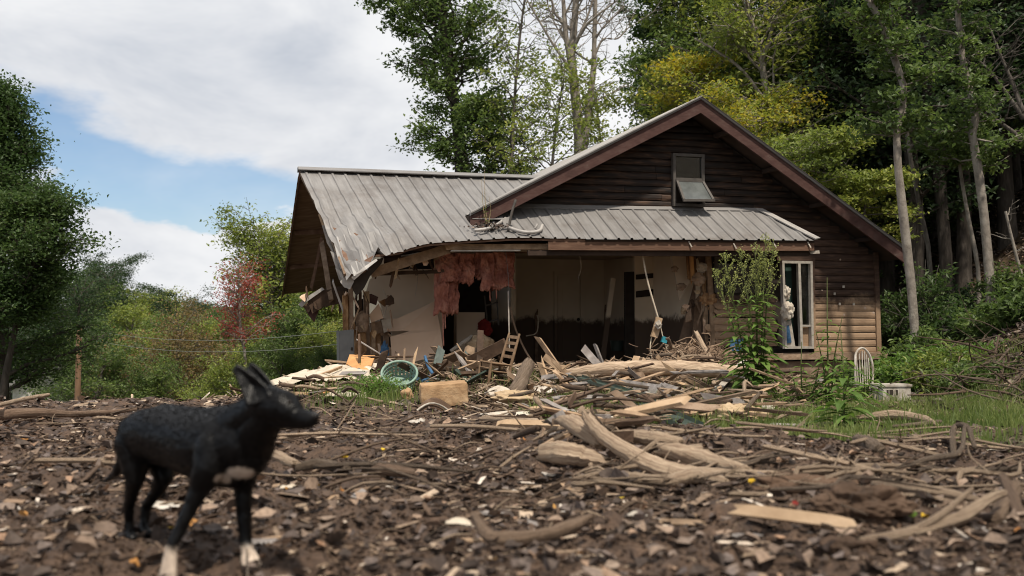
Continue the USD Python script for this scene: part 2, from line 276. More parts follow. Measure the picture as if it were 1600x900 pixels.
M['mudwood'] = look('muddy_wood', [(0.25, (0.10, 0.065, 0.042)), (0.5, (0.22, 0.15, 0.10)), (0.75, (0.34, 0.25, 0.18))], scale=5, rough=0.95, bump=0.7, bscale=16, vary=0.3)
M['panelgrey'] = plain('grey_painted_steel', (0.155, 0.155, 0.15), 0.5, 0.18, 5)
M['white'] = look('dirty_white', [(0.25, (0.2296, 0.1927, 0.1517)), (0.5, (0.41, 0.369, 0.3157)), (0.75, (0.5576, 0.5248, 0.4756))], scale=5, rough=0.8, bump=0.4, vary=0.12)
M['white_mud'] = look('muddy_white_paint', [(0.28, (0.15, 0.115, 0.085)), (0.48, (0.36, 0.32, 0.27)), (0.7, (0.55, 0.51, 0.46))], scale=7, rough=0.8, bump=0.4, detail=9)
M['cloth'] = look('cream_cloth', [(0.25, (0.24, 0.185, 0.125)), (0.42, (0.45, 0.385, 0.30)), (0.7, (0.60, 0.535, 0.44))], scale=6, rough=0.95, bump=0.6, detail=9)
M['teal'] = plain('pale_teal_plastic', (0.19, 0.275, 0.225), 0.45, 0.2, 9)
M['green'] = plain('green_plastic', (0.03, 0.27, 0.07), 0.35, 0.25)
M['yellow'] = plain('yellow_plastic', (0.70, 0.52, 0.05), 0.4, 0.15)
M['blue'] = plain('blue_fabric', (0.04, 0.10, 0.19), 0.8, 0.4, 10, 0.6)
M['teal_box'] = plain('blue_green_plastic', (0.04, 0.24, 0.30), 0.4, 0.3)
M['red'] = plain('red_cloth', (0.20, 0.022, 0.017), 0.9, 0.35, 6, 0.5)
M['darkgreen'] = look('dark_green_metal', [(0.3, (0.022, 0.036, 0.028)), (0.7, (0.06, 0.085, 0.07))], scale=6, rough=0.38, bump=0.15, spec=0.5)
M['rope'] = plain('pale_rope', (0.52, 0.45, 0.35), 0.9, 0.25, 30)
M['wire'] = plain('grey_wire', (0.16, 0.16, 0.16), 0.6); M['wire_pale'] = plain('pale_wire', (0.22, 0.23, 0.21), 0.7)
M['stone'] = look('tan_sandstone', [(0.25, (0.22, 0.13, 0.065)), (0.5, (0.38, 0.24, 0.13)), (0.75, (0.50, 0.36, 0.22))], scale=5, rough=0.95, bump=0.8, bscale=14)
M['glass'] = usdkit.material(stage, '/World/Looks/window_glass', {'f': ('fresnel', {'IOR': 1.6}), 't': ('transparent_bsdf', {'color': (0.72, 0.78, 0.74)}), 'g': ('glossy_bsdf', {'roughness': 0.08, 'color': (0.9, 0.9, 0.9)}), 'm': ('mix_closure', {})},
                             [('f.fac', 'm.fac'), ('t.BSDF', 'm.closure1'), ('g.BSDF', 'm.closure2')], surface='m.closure')
M['dirty_glass'] = plain('dirty_glass', (0.10, 0.108, 0.105), 0.12, 0.35, 5, 0.05, spec=0.7)
M['frame'] = plain('weathered_window_frame', (0.34, 0.31, 0.27), 0.6, 0.25, 12)
M['frame_dark'] = plain('dark_window_frame', (0.075, 0.066, 0.058), 0.6, 0.25, 12)
M['curtain'] = plain('dark_green_curtain', (0.03, 0.06, 0.048), 0.9)
M['bark'] = look('grey_bark', [(0.25, (0.05, 0.042, 0.034)), (0.5, (0.115, 0.10, 0.085)), (0.75, (0.21, 0.19, 0.165))], scale=4, stretch=(3, 3, 0.7), rough=0.95, bump=0.9, bscale=12, coord='object', dist=0.04)
M['bark_pale'] = look('pale_bark', [(0.25, (0.1152, 0.0972, 0.0792)), (0.5, (0.2304, 0.2016, 0.1692)), (0.75, (0.3312, 0.3024, 0.2592))], scale=4, stretch=(2, 2, 1.4), rough=0.9, bump=0.6, bscale=14, coord='object', dist=0.03)
M['bark_dark'] = look('dark_bark', [(0.25, (0.028, 0.023, 0.019)), (0.5, (0.065, 0.054, 0.044)), (0.75, (0.12, 0.10, 0.085))], scale=4, stretch=(3, 3, 0.7), rough=0.95, bump=0.9, bscale=12, coord='object', dist=0.04)
M['l_green'] = leaf_look('leaf_green', [(0.0, (0.0485, 0.075, 0.0239)), (0.4, (0.0993, 0.1518, 0.0439)), (0.75, (0.1875, 0.2411, 0.0638)), (1.0, (0.3087, 0.3034, 0.0899))])
M['l_deep'] = leaf_look('leaf_deep_green', [(0.0, (0.0173, 0.0334, 0.0152)), (0.45, (0.0394, 0.0689, 0.0283)), (0.8, (0.0739, 0.1096, 0.0392)), (1.0, (0.1109, 0.1357, 0.049))])
M['l_mid'] = leaf_look('leaf_mid_green', [(0.0, (0.0291, 0.0575, 0.0176)), (0.45, (0.065, 0.1092, 0.033)), (0.8, (0.1232, 0.1667, 0.0495)), (1.0, (0.1792, 0.2012, 0.066))])
M['l_olive'] = leaf_look('leaf_olive', [(0.0, (0.1002, 0.1367, 0.0353)), (0.4, (0.2114, 0.2622, 0.0619)), (0.75, (0.3783, 0.3762, 0.0883)), (1.0, (0.6008, 0.456, 0.1104))])
M['l_gold'] = leaf_look('leaf_gold', [(0.0, (0.1174, 0.1792, 0.0371)), (0.35, (0.2852, 0.3057, 0.0556)), (0.7, (0.5535, 0.4321, 0.0649)), (1.0, (0.7381, 0.4637, 0.074))])
M['l_rust'] = leaf_look('leaf_rust', [(0.0, (0.09, 0.0825, 0.036)), (0.4, (0.1875, 0.1403, 0.06)), (0.75, (0.3, 0.1733, 0.075)), (1.0, (0.36, 0.2063, 0.075))])
M['l_red'] = leaf_look('leaf_red', [(0.0, (0.1521, 0.0468, 0.039)), (0.5, (0.351, 0.0858, 0.0702)), (0.8, (0.468, 0.156, 0.1092)), (1.0, (0.3978, 0.312, 0.1092))])
M['l_weed'] = leaf_look('leaf_weed', [(0.0, (0.07, 0.126, 0.0277)), (0.5, (0.1487, 0.2436, 0.0539)), (1.0, (0.28, 0.3528, 0.1001))], clump=3)
M['l_seed'] = leaf_look('weed_heads', [(0.0, (0.1932, 0.2208, 0.06)), (0.5, (0.3312, 0.3588, 0.12)), (1.0, (0.4968, 0.4968, 0.216))], clump=3)
M['grass'] = leaf_look('grass_blades', [(0.0, (0.0693, 0.1061, 0.0299)), (0.35, (0.126, 0.1747, 0.046)), (0.65, (0.2394, 0.2652, 0.092)), (1.0, (0.4536, 0.4446, 0.1955))], clump=1.2)
M['stem'] = plain('green_stem', (0.10, 0.115, 0.04), 0.8)
M['stem_dry'] = plain('dry_stem', (0.28, 0.21, 0.12), 0.9)
def litter_look(name, cols, rough=0.85):
    nodes = {'geo': ('geometry', {}), 'oi': ('attribute', {'attribute': 'tone'}), 'n': ('noise_texture', {'scale': 40, 'detail': 3}), 'r': ('rgb_ramp', {'ramp': cols}), 'p': ('principled_bsdf', {'roughness': rough, 'specular_ior_level': 0.25}),
             'm': ('mix', {'mix_type': 'multiply', 'fac': 1.0}), 'nr': ('rgb_ramp', {'ramp': [(0.3, (0.6, 0.6, 0.6)), (0.7, (1.1, 1.1, 1.1))]}), 'b': ('bump', {'strength': 0.4, 'distance': 0.004})}
    links = [('oi.fac', 'r.fac'), ('geo.position', 'n.vector'), ('n.fac', 'nr.fac'), ('r.color', 'm.color1'), ('nr.color', 'm.color2'), ('m.color', 'p.base_color'), ('n.fac', 'b.height'), ('b.normal', 'p.normal')]
    return usdkit.material(stage, '/World/Looks/' + name, nodes, links, surface='p.BSDF')
M['chips'] = litter_look('wood_chips', [(0, (0.028, 0.018, 0.013)), (0.45, (0.065, 0.042, 0.029)), (0.7, (0.125, 0.083, 0.057)), (0.86, (0.27, 0.195, 0.135)), (0.95, (0.48, 0.37, 0.27)), (1, (0.68, 0.61, 0.53))])
M['crumbs'] = litter_look('mud_crumbs', [(0, (0.03, 0.019, 0.013)), (0.7, (0.07, 0.045, 0.031)), (1, (0.15, 0.10, 0.07))])
M['splinters'] = litter_look('heap_splinters', [(0, (0.07, 0.046, 0.03)), (0.4, (0.16, 0.11, 0.074)), (0.7, (0.30, 0.22, 0.15)), (0.92, (0.46, 0.36, 0.26)), (1, (0.6, 0.52, 0.43))])
M['deadleaf'] = litter_look('dead_leaves', [(0, (0.04, 0.028, 0.022)), (0.4, (0.09, 0.066, 0.053)), (0.68, (0.165, 0.13, 0.115)), (0.88, (0.29, 0.215, 0.16)), (1, (0.33, 0.20, 0.125))], rough=0.7)
M['leaf_yellow'] = litter_look('fallen_yellow_leaf', [(0, (0.62, 0.40, 0.03)), (1, (0.72, 0.52, 0.06))])
M['leaf_orange'] = litter_look('fallen_orange_leaf', [(0, (0.36, 0.15, 0.05)), (1, (0.44, 0.24, 0.07))])
M['leaf_brown'] = litter_look('fallen_brown_leaf', [(0, (0.12, 0.085, 0.066)), (0.6, (0.22, 0.16, 0.12)), (1, (0.34, 0.245, 0.18))])
M['cream_house'] = plain('cream_house_paint', (0.55, 0.53, 0.47), 0.8)
M['grey_roof'] = plain('grey_shingles', (0.18, 0.175, 0.17), 0.9)
M['pole'] = look('pole_wood', [(0.3, (0.17, 0.10, 0.06)), (0.7, (0.30, 0.19, 0.12))], scale=3, stretch=(4, 4, 0.6), rough=0.9, bump=0.4)
M['chairwood'] = look('chair_wood', [(0.3, (0.13, 0.08, 0.045)), (0.7, (0.27, 0.175, 0.105))], scale=8, rough=0.7, bump=0.3)

# ------------------------------------------------------------------ ground
def S(x, a=0.0, b=1.0):
    t = np.clip((np.asarray(x, float) - a) / (b - a), 0, 1); return t * t * (3 - 2 * t)
def bank_edge(y):
    """x where the wooded bank on the right begins, by distance."""
    return np.interp(y, [-50, 0, 8, 12, 14, 16, 18, 20, 24, 34, 50, 80, 200], [9, 7.5, 6.0, 5.5, 5.7, 6.2, 7.1, 7.3, 8.0, 7.5, 8.0, 12, 30])
def H(x, y):
    """height of the ground, without its clods."""
    x, y = np.asarray(x, float), np.asarray(y, float); p = np.stack([x, y, 0 * x], -1)
    z = 0.05 * (meshkit.noise(p * 0.5, 3) - 0.5) + 0.05 * (meshkit.noise(p * 1.3, 5) - 0.5) * S(y, 4.5, 7)
    drop = S(y, 12.2, 27) * S(-x, 2.6, 6.5)
    z = z - 5.0 * drop - 2.0 * S(y, 30, 60) * S(-x, 2, 14)
    z = z + 0.36 * np.exp(-((y - 15.2) / 1.9) ** 2) * S(x, -3.9, -2.2) * S(-x, -4.6, -3.0)          # the debris heap before the house
    z = z + 0.14 * np.exp(-((y - 7.1) / 0.9) ** 2) * S(x, -0.6, 0.6) * S(-x, -2.9, -1.6)              # silt under the stranded logs
    z = z + 0.10 * np.exp(-(((y - 4.75) / 0.35) ** 2 + ((x - 1.45) / 0.55) ** 2))                         # clod heap at the right
    z = z + 0.05 * np.exp(-((y - 12.2) / 0.8) ** 2) * S(-x, 2.2, 3.4)
    d = np.maximum(x - bank_edge(y), 0); z = z + 0.76 * (np.sqrt(d * d + 0.36) - 0.6) * (1 - 0.5 * S(d, 15, 60)) + 0.35 * (meshkit.noise(p * 0.6, 9) - 0.5) * S(d, 0.3, 2.5)
    z = z + 16 * S(np.hypot(x, y), 90, 300) * S(y, 0, 60)                                            # far wooded ridge
    return z
def gp(px, py, lift=0.0):
    """the point of the ground seen at a pixel."""
    d = ray(px, py); t = np.concatenate([np.arange(2.5, 30, 0.02), np.arange(30, 200, 0.5)]) / d[1]; P = EYE + t[:, None] * d
    hit = np.nonzero(P[:, 2] <= H(P[:, 0], P[:, 1]))[0]
    p = P[hit[0]] if len(hit) else P[-1]
    return np.array([p[0], p[1], float(H(p[0], p[1])) + lift])
def grass_mask(x, y):
    x, y = np.asarray(x, float), np.asarray(y, float); p = np.stack([x, y, 0 * x], -1)
    yb = np.interp(x, [-0.9, -0.5, 0.5, 1.6, 1.95, 2.5, 3.7, 6], [13.5, 11.7, 9.9, 9.5, 9.2, 8.0, 7.2, 6.6])
    n = meshkit.fbm(p * 1.1, 3, 4)
    right = S(y - yb + (n - 0.5) * 1.6, 0, 0.5) * S(x, -0.9, -0.3) * (1 - S(y, 13.2, 15))
    gap = np.exp(-((y - 13.4) / 1.6) ** 2) * np.exp(-((x - 1.6) / 1.7) ** 2)
    left = np.exp(-(((y - 13.2) / 1.2) ** 2 + ((x + 1.75) / 0.65) ** 2)) + S(-x, 3.4, 4.2) * S(y, 14.5, 17)
    beyond = S(-x, 3.0, 6.0) * S(y, 15, 20)
    return np.clip(right * (1 - 0.85 * gap) * S(n, 0.28, 0.5) + left + beyond, 0, 1)
th = np.concatenate([np.linspace(-180, -45, 50, endpoint=False), np.linspace(-45, 45, 640, endpoint=False), np.linspace(45, 180, 50, endpoint=False)])
rad = np.concatenate([[0.05, 0.6, 1.2, 1.8], np.geomspace(2.4, 24, 330), np.geomspace(24.8, 900, 60)])
A, R = np.meshgrid(np.radians(th), rad); GX, GY = R * np.sin(A), R * np.cos(A)
GZ = H(GX, GY); gpn = np.stack([GX, GY, 0 * GX], -1)
near = 1 - S(R, 18, 40); mudmask = near * (1 - 0.75 * grass_mask(GX, GY))
GZ = GZ + mudmask * (0.19 * (meshkit.fbm(gpn * 3.1, 4, 11) - 0.5) + 0.10 * np.maximum(meshkit.fbm(gpn * 11, 3, 17) - 0.5, -0.04))
I = np.arange(GX.size).reshape(GX.shape); J = np.roll(I, -1, axis=1)
gf = np.stack([I[:-1], J[:-1], J[1:], I[1:]], -1).reshape(-1, 4)
gv, gf = quadmesh(np.stack([GX, GY, GZ], -1).reshape(-1, 3), gf[:, ::-1])
gm = grass_mask(GX, GY)[..., None]; bd = S(GX - bank_edge(GY), -0.2, 1.2)[..., None]; far = S(R, 22, 45)[..., None]
tint = np.array([0.080, 0.051, 0.035]) * (1 - gm) + np.array([0.075, 0.072, 0.032]) * gm
tint = tint * (1 - bd) + np.array([0.085, 0.055, 0.034]) * bd
tint = tint * (1 - far) + np.array([0.05, 0.06, 0.025]) * far
M['ground'] = usdkit.material(stage, '/World/Looks/muddy_ground', {
    'a': ('attribute', {'attribute': 'soil'}), 'geo': ('geometry', {}), 'n': ('noise_texture', {'scale': 5.0, 'detail': 9, 'roughness': 0.7}), 'n2': ('noise_texture', {'scale': 34.0, 'detail': 6, 'roughness': 0.7}),
    'r': ('rgb_ramp', {'ramp': [(0.28, (0.42, 0.40, 0.40)), (0.5, (0.95, 0.95, 0.95)), (0.7, (1.7, 1.68, 1.62))]}), 'r2': ('rgb_ramp', {'ramp': [(0.3, (0.6, 0.6, 0.6)), (0.7, (1.45, 1.45, 1.45))]}),
    'm': ('mix', {'mix_type': 'multiply', 'fac': 1.0}), 'm2': ('mix', {'mix_type': 'multiply', 'fac': 1.0}), 'b': ('bump', {'strength': 0.8, 'distance': 0.03}),
    'rr': ('map_range', {'from_min': 0.35, 'from_max': 0.65, 'to_min': 0.38, 'to_max': 0.9, 'clamp': True}), 'p': ('principled_bsdf', {'specular_ior_level': 0.3})},
    [('geo.position', 'n.vector'), ('geo.position', 'n2.vector'), ('n.fac', 'r.fac'), ('n2.fac', 'r2.fac'), ('a.color', 'm.color1'), ('r.color', 'm.color2'), ('m.color', 'm2.color1'), ('r2.color', 'm2.color2'), ('m2.color', 'p.base_color'),
     ('n2.fac', 'b.height'), ('b.normal', 'p.normal'), ('n.fac', 'rr.value'), ('rr.result', 'p.roughness')], surface='p.BSDF')
gmesh = usdkit.mesh(stage, '/World/ground', (gv, gf), M['ground'], True)
UsdGeom.PrimvarsAPI(gmesh).CreatePrimvar('soil', Sdf.ValueTypeNames.Color3fArray, 'vertex').Set(Vt.Vec3fArray.FromNumpy(tint.reshape(-1, 3).astype(np.float32)))
tag(gmesh.GetPrim(), 'muddy yard strewn with debris, running to a wooded bank and a valley', 'ground', kind='structure')
from scipy.interpolate import RegularGridInterpolator
_gi = RegularGridInterpolator((rad, th), GZ, bounds_error=False, fill_value=None)
def HF(x, y):
    """height of the ground as it is built, clods included."""
    x, y = np.asarray(x, float), np.asarray(y, float)
    return _gi(np.stack([np.hypot(x, y), np.degrees(np.arctan2(x, y))], -1))

# ------------------------------------------------------------------ litter that nobody could count: chips and bark, dead leaves, grass
def wedge(rng, n, y0, y1, half=0.56, power=1.0):
    """random spots of the ground in front of the camera, denser near it."""
    u = rng.random(n); r = (y0 ** (2 - power) + u * (y1 ** (2 - power) - y0 ** (2 - power))) ** (1 / (2 - power))
    x = rng.uniform(-half, half, n) * r; return x, r
def chips_mesh(rng, x, y, L, Wd, T, tilt=0.25, lift=0.3):
    n = len(x); yaw = rng.uniform(0, 2 * np.pi, n); c, s_ = np.cos(yaw), np.sin(yaw)
    ux = np.stack([c, s_, rng.normal(0, tilt, n)], -1); ux /= np.linalg.norm(ux, axis=1, keepdims=True)
    uy = np.stack([-s_, c, rng.normal(0, tilt, n)], -1); uy -= ux * (ux * uy).sum(1, keepdims=True); uy /= np.linalg.norm(uy, axis=1, keepdims=True)
    uz = np.cross(ux, uy)
    o = np.array([[a, b, d] for d in (-.5, .5) for a, b in ((-.5, -.5), (.5, -.5), (.5, .5), (-.5, .5))])
    k = o[None] * np.stack([L, Wd, T], -1)[:, None]; k = k * rng.uniform(0.45, 1.25, k.shape)
    z = HF(x, y) + lift * T + np.abs(ux[:, 2]) * L * 0.3
    V = np.stack([x, y, z], -1)[:, None] + k[..., :1] * ux[:, None] + k[..., 1:2] * uy[:, None] + k[..., 2:] * uz[:, None]
    q = np.array([[3, 2, 1, 0], [4, 5, 6, 7], [0, 1, 5, 4], [1, 2, 6, 5], [2, 3, 7, 6], [3, 0, 4, 7]])
    F = (np.arange(n)[:, None, None] * 8 + q[None]).reshape(-1, 4)
    return quadmesh(V.reshape(-1, 3), F)
def leaves_mesh(rng, x, y, size, curl=0.35, z=None, up=0.012):
    """curled leaves lying about: each a pointed blade of six faces folded along its rib."""
    n = len(x); yaw = rng.uniform(0, 2 * np.pi, n); c, s_ = np.cos(yaw), np.sin(yaw)
    ux = np.stack([c, s_, rng.normal(0, 0.22, n)], -1); ux /= np.linalg.norm(ux, axis=1, keepdims=True)
    uy = np.stack([-s_, c, rng.normal(0, 0.3, n)], -1); uy -= ux * (ux * uy).sum(1, keepdims=True); uy /= np.linalg.norm(uy, axis=1, keepdims=True); uz = np.cross(ux, uy)
    o = np.array([(-.5, 0), (-.2, -.36), (.2, -.30), (.5, 0), (.2, .30), (-.2, .36), (-.15, 0), (.2, 0)])
    k = o[None] * rng.uniform(0.75, 1.2, (n, 8, 2)) * size[:, None, None]
    h = (np.abs(o[None, :, 1]) * rng.normal(curl, 0.5, (n, 1)) + o[None, :, 0] ** 2 * rng.normal(0.5, 0.6, (n, 1))) * size[:, None]
    V = np.stack([x, y, (HF(x, y) if z is None else z) + up + size * 0.08], -1)[:, None] + k[..., :1] * ux[:, None] + k[..., 1:] * uy[:, None] + h[..., None] * uz[:, None]
    t = np.array([[0, 1, 6], [1, 2, 7], [1, 7, 6], [2, 3, 7], [3, 4, 7], [4, 5, 6], [4, 6, 7], [5, 0, 6]])
    return V.reshape(-1, 3), (np.arange(n)[:, None, None] * 8 + t[None]).reshape(-1, 3)
rng = np.random.default_rng(7)
x, y = wedge(rng, 66000, 2.6, 17.0, 0.60, 0.95); cl = meshkit.fbm(np.stack([x, y, 0 * x], -1) * 1.7, 3, 61); keep = rng.random(len(x)) > 0.92 * grass_mask(x, y); keep &= rng.random(len(x)) < 0.16 + 0.80 * S(cl, 0.40, 0.64) + 0.3 * S(y, 8, 13); keep &= (x < bank_edge(y) + 0.3) & ((y < 13) | (x > -4)); x, y = x[keep], y[keep]
big = rng.random(len(x)) ** 5; L = (0.008 + 0.075 * rng.random(len(x)) ** 1.8 + 0.22 * big) * (0.55 + 0.45 * S(y, 3.2, 6.5))
solo('wood_chip_litter', 'splintered wood chips and bark scraps strewn over the mud of the yard', 'litter', chips_mesh(rng, x, y, L, (0.08 + 0.40 * rng.random(len(x)) ** 3) * L + 0.003, rng.uniform(0.003, 0.010, len(x)), 0.14, 0.1), M['chips'], kind='stuff', base=(0, 0, 0), each=8)
# crumbs of mud and rotten wood, and the splintered stuff of the heap
n = 46000; x, y = wedge(rng, n, 2.6, 9.0, 0.60, 1.0); L = .004 + .02 * rng.random(n) ** 2
solo('mud_crumbs', 'dark crumbs of mud and rotten wood covering the trodden yard', 'mud', chips_mesh(rng, x, y, L, L * rng.uniform(.5, 1, n), L * rng.uniform(.4, .8, n), 0.4), M['crumbs'], kind='stuff', base=(0, 0, 0), each=8)
n = 9000; x = rng.uniform(-4.2, 4.6, n); y = rng.normal(14.3, 1.25, n) - .25 * np.abs(x - 1.5); cl = meshkit.fbm(np.stack([x, y, 0 * x], -1) * 1.4, 3, 63); keep = (rng.random(n) < S(cl, .3, .55)) & (y > 9) & (y < 16.4) & ((x > -.6) | (y > 13.2)); x, y = x[keep], y[keep]; L = rng.uniform(.05, .26, len(x)) + .25 * rng.random(len(x)) ** 6
solo('splinter_heap', 'tangled splinters, twigs and fibre filling the heap of wreckage before the house', 'wreckage', chips_mesh(rng, x, y, L, (.05 + .16 * rng.random(len(x)) ** 3) * L + .006, rng.uniform(.006, .016, len(x)), 0.28, 2 + rng.uniform(0, 6)), M['splinters'], kind='stuff', base=(0, 0, 0), each=8)
x, y = wedge(rng, 7000, 2.6, 15.0, 0.60, 0.8); keep = rng.random(len(x)) > 0.8 * grass_mask(x, y); keep &= (x < bank_edge(y)) & ((y < 12.6) | (x > -4)); x, y = x[keep], y[keep]
solo('dead_leaf_litter', 'curled dead leaves trodden into the dark mud of the yard', 'litter', leaves_mesh(rng, x, y, rng.uniform(0.03, 0.075, len(x)) + .07 * rng.random(len(x)) ** 6), M['deadleaf'], kind='stuff', base=(0, 0, 0), each=8)
# leaf litter on the bank, under the trees
n = 26000; y = rng.uniform(8, 34, n); x = bank_edge(y) - 0.6 + rng.random(n) ** 1.4 * 16
solo('bank_leaf_litter', 'brown fallen leaves covering the steep wooded bank at right', 'litter', leaves_mesh(rng, x, y, rng.uniform(0.07, 0.16, n)), M['deadleaf'], kind='stuff', base=(0, 0, 0), each=8)
def blades(rng, x, y, h, w, lean=0.35, z=None):
    n = len(x); yaw = rng.uniform(0, 2 * np.pi, n); s = np.stack([np.cos(yaw), np.sin(yaw), 0 * yaw], -1) * w[:, None]; az = rng.uniform(0, 2 * np.pi, n)
    l = np.stack([np.cos(az), np.sin(az), 0 * az], -1) * (h * rng.uniform(0, 2 * lean, n))[:, None]
    b = np.stack([x, y, (HF(x, y) if z is None else z) - 0.01], -1); up = np.array([0, 0, 1.0]) * h[:, None]
    V = np.stack([b - s, b + s, b + l * 0.3 + up * 0.6 - s * 0.7, b + l * 0.3 + up * 0.6 + s * 0.7, b + l + up * 0.95], 1)
    t = np.array([[0, 1, 3], [0, 3, 2], [2, 3, 4]]); return V.reshape(-1, 3), (np.arange(n)[:, None, None] * 5 + t[None]).reshape(-1, 3)
n = 240000; x = rng.uniform(-7, 8.5, n); y = rng.uniform(6.5, 18, n); g = grass_mask(x, y) * S(meshkit.fbm(np.stack([x, y, 0 * x], -1) * 2.1, 3, 31), 0.27, 0.52); keep = (rng.random(n) < g) & (x < bank_edge(y) + 1.5); x, y = x[keep], y[keep]
hh = rng.uniform(0.04, 0.16, len(x)) * (0.6 + 1.2 * meshkit.noise(np.stack([x, y, 0 * x], -1) * 0.9, 8)) + 0.12 * (rng.random(len(x)) < 0.05)
solo('grass', 'ragged green and straw coloured grass between the mud and the house', 'grass', blades(rng, x, y, hh, rng.uniform(0.003, 0.006, len(x))), M['grass'], kind='stuff', base=(0, 0, 0), each=5)

# ------------------------------------------------------------------ the damaged house
rng = np.random.default_rng(21)
house = Thing('damaged_house', 'flood wrecked brown wooden house with a torn open front and sagging grey metal roof', 'house', hp(2, 1, 0))
AE = [inv(800, 372)[0], inv(1275, 375)[0]]; ZE = [inv(800, 372)[1], inv(1275, 375)[1]]
def zE(a): return np.interp(a, AE, ZE)
RS, RZ, K2 = 2.5, inv(468, 267, 2.5)[1], 0.615       # ridge of the left wing; pitch of the skirt roof
ec = np.array([inv(px, py, 0) for px, py in ((541, 436), (552, 427), (566, 417), (590, 402), (620, 391), (660, 382.5), (720, 377), (800, 372))])
AL_R, AL_E = inv(468, 267, RS)[0], ec[0][0]; A_SPLIT = AL_R + 19 * 0.229
def wing(t, v, h=0.0):
    """a point of the left wing's front slope: t from its torn left rake to the right, v from ridge to eave, h above the sheet."""
    t, v = np.asarray(t, float), np.asarray(v, float)
    ar, ae = AL_R + (A_SPLIT - AL_R) * t, AL_E + (A_SPLIT - AL_E) * t; a = ar + (ae - ar) * v ** 1.5
    s = RS * (1 - v); w = S(a, -0.6, 0.9)
    zk = ZE[0] + 0.615 * s; z1 = ZE[0] + (RZ - ZE[0]) / RS * s
    z2 = np.where(s < 1.05, zk, ZE[0] + 0.646 + (RZ - ZE[0] - 0.646) * (s - 1.05) / (RS - 1.05))
    z = z1 * (1 - w) + (z2 + np.where(a > 0, zE(a) - ZE[0], 0)) * w
    z = z + (np.interp(a, ec[:, 0], ec[:, 1]) - ZE[0]) * v ** 2.3 * (a < AE[0]) - 0.0
    crump = (1 - S(t, 0.0, 0.36)) * v ** 1.5
    q = np.stack([a * 2.2, s * 2.0, 0 * a], -1)
    z = z + 0.26 * crump * (meshkit.fbm(q * 2.1, 3, 5) - 0.5) * 2 + 0.05 * (1 - S(t, .25, .6)) * v * (meshkit.fbm(q * 1.5 + 5, 3, 15) - 0.5) + 0.014 * (meshkit.noise(q * 1.2, 2) - 0.5)
    s = s - 0.02 * crump
    return HO + a[..., None] * HR + s[..., None] * HN + np.stack([0 * a, 0 * a, z + h], -1)
PER = 0.229
PROF = np.array([(0, 0), (0.075, 0), (0.086, 0.024), (0.118, 0.024), (0.129, 0), (0.205, 0)])
def rib_profile(w0, n): return np.concatenate([PROF + [w0 + k * PER, 0] for k in range(n)] + [[[w0 + n * PER, 0]]])
W = A_SPLIT - AL_R; nper = 19; k = 0
while k < nper:                                             # sheets of four ribs each
    n = min(4, nper - k); pr = rib_profile(k * PER, n); v = np.linspace(0, 1, 22)
    lift = 0.003 * (k // 4 % 2)
    T, V = np.meshgrid(pr[:, 0] / W, v, indexing='ij'); G = wing(T, V, 0) + np.array([0, 0, 1.0]) * (pr[:, 1][:, None, None] + lift)
    uv = np.stack([T * W, V * 3], -1).reshape(-1, 2)
    house.part('roof_panel', sheet(G), M['roof'], False, uv=uv); k += n
T, V = np.meshgrid(np.linspace(0.012, 1, 30), np.linspace(0.0, 0.985, 24), indexing='ij')
house.part('roof_deck', sheet(wing(T, V, -0.03), 0.03, (0, 0, 1)), M['deck'])
def pent(a, s, h=0.0):
    a, s = np.asarray(a, float), np.asarray(s, float); hip = 5.42 - 0.46 * s / 1.05; a = np.minimum(a, hip)
    return HO + a[..., None] * HR + s[..., None] * HN + np.stack([0 * a, 0 * a, zE(a) + K2 * s + h + 0 * a], -1)
npp = 18; k = 0
while k < npp:
    n = min(4, npp - k); pr = rib_profile(A_SPLIT + k * PER, n); s = np.linspace(1.08, -0.02, 5)
    Aa, Ss = np.meshgrid(pr[:, 0], s, indexing='ij'); G = pent(Aa, Ss, 0.003 * (k // 4 % 2)); G[..., 2] += pr[:, 1][:, None]
    house.part('roof_panel', sheet(G), M['roof'], False, uv=np.stack([Aa, Ss * 1.2], -1).reshape(-1, 2)); k += n
Aa, Ss = np.meshgrid(np.linspace(A_SPLIT, 5.4, 6), np.linspace(1.05, 0.02, 3), indexing='ij')
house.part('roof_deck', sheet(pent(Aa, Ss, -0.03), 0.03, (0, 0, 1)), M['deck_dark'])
# flashing where the skirt roof meets the gable wall, its hip cap and the ridge cap
pts = [hp(a, 1.02, zE(a) + K2 * 1.02 + 0.03) for a in np.linspace(0.2, 4.95, 8)]
house.part('wall_flashing', bar(pts[0], pts[-1], 0.14, 0.02, (0.15, -0.8, 1), rng), M['roof'])
house.part('hip_cap', bar(hp(4.95, 1.05, zE(5) + K2 * 1.05 + 0.03), hp(5.43, -0.03, zE(5.4) + 0.02), 0.14, 0.02, (0, -0.3, 1), rng), M['flash'])
r0, r1 = hp(AL_R - 0.03, RS, RZ + 0.035), hp(A_SPLIT + 0.25, RS, RZ + 0.035)
house.part('ridge_cap', bar(r0 - HN * 0.075, r1 - HN * 0.075, 0.17, 0.018, (0, -0.5, 1), rng), M['roof'])
house.part('ridge_cap', bar(r0 + HN * 0.075, r1 + HN * 0.075, 0.17, 0.018, (0, 0.5, 1), rng), M['roof'])
ga_ = inv(1095, 155, 0.5)[0]
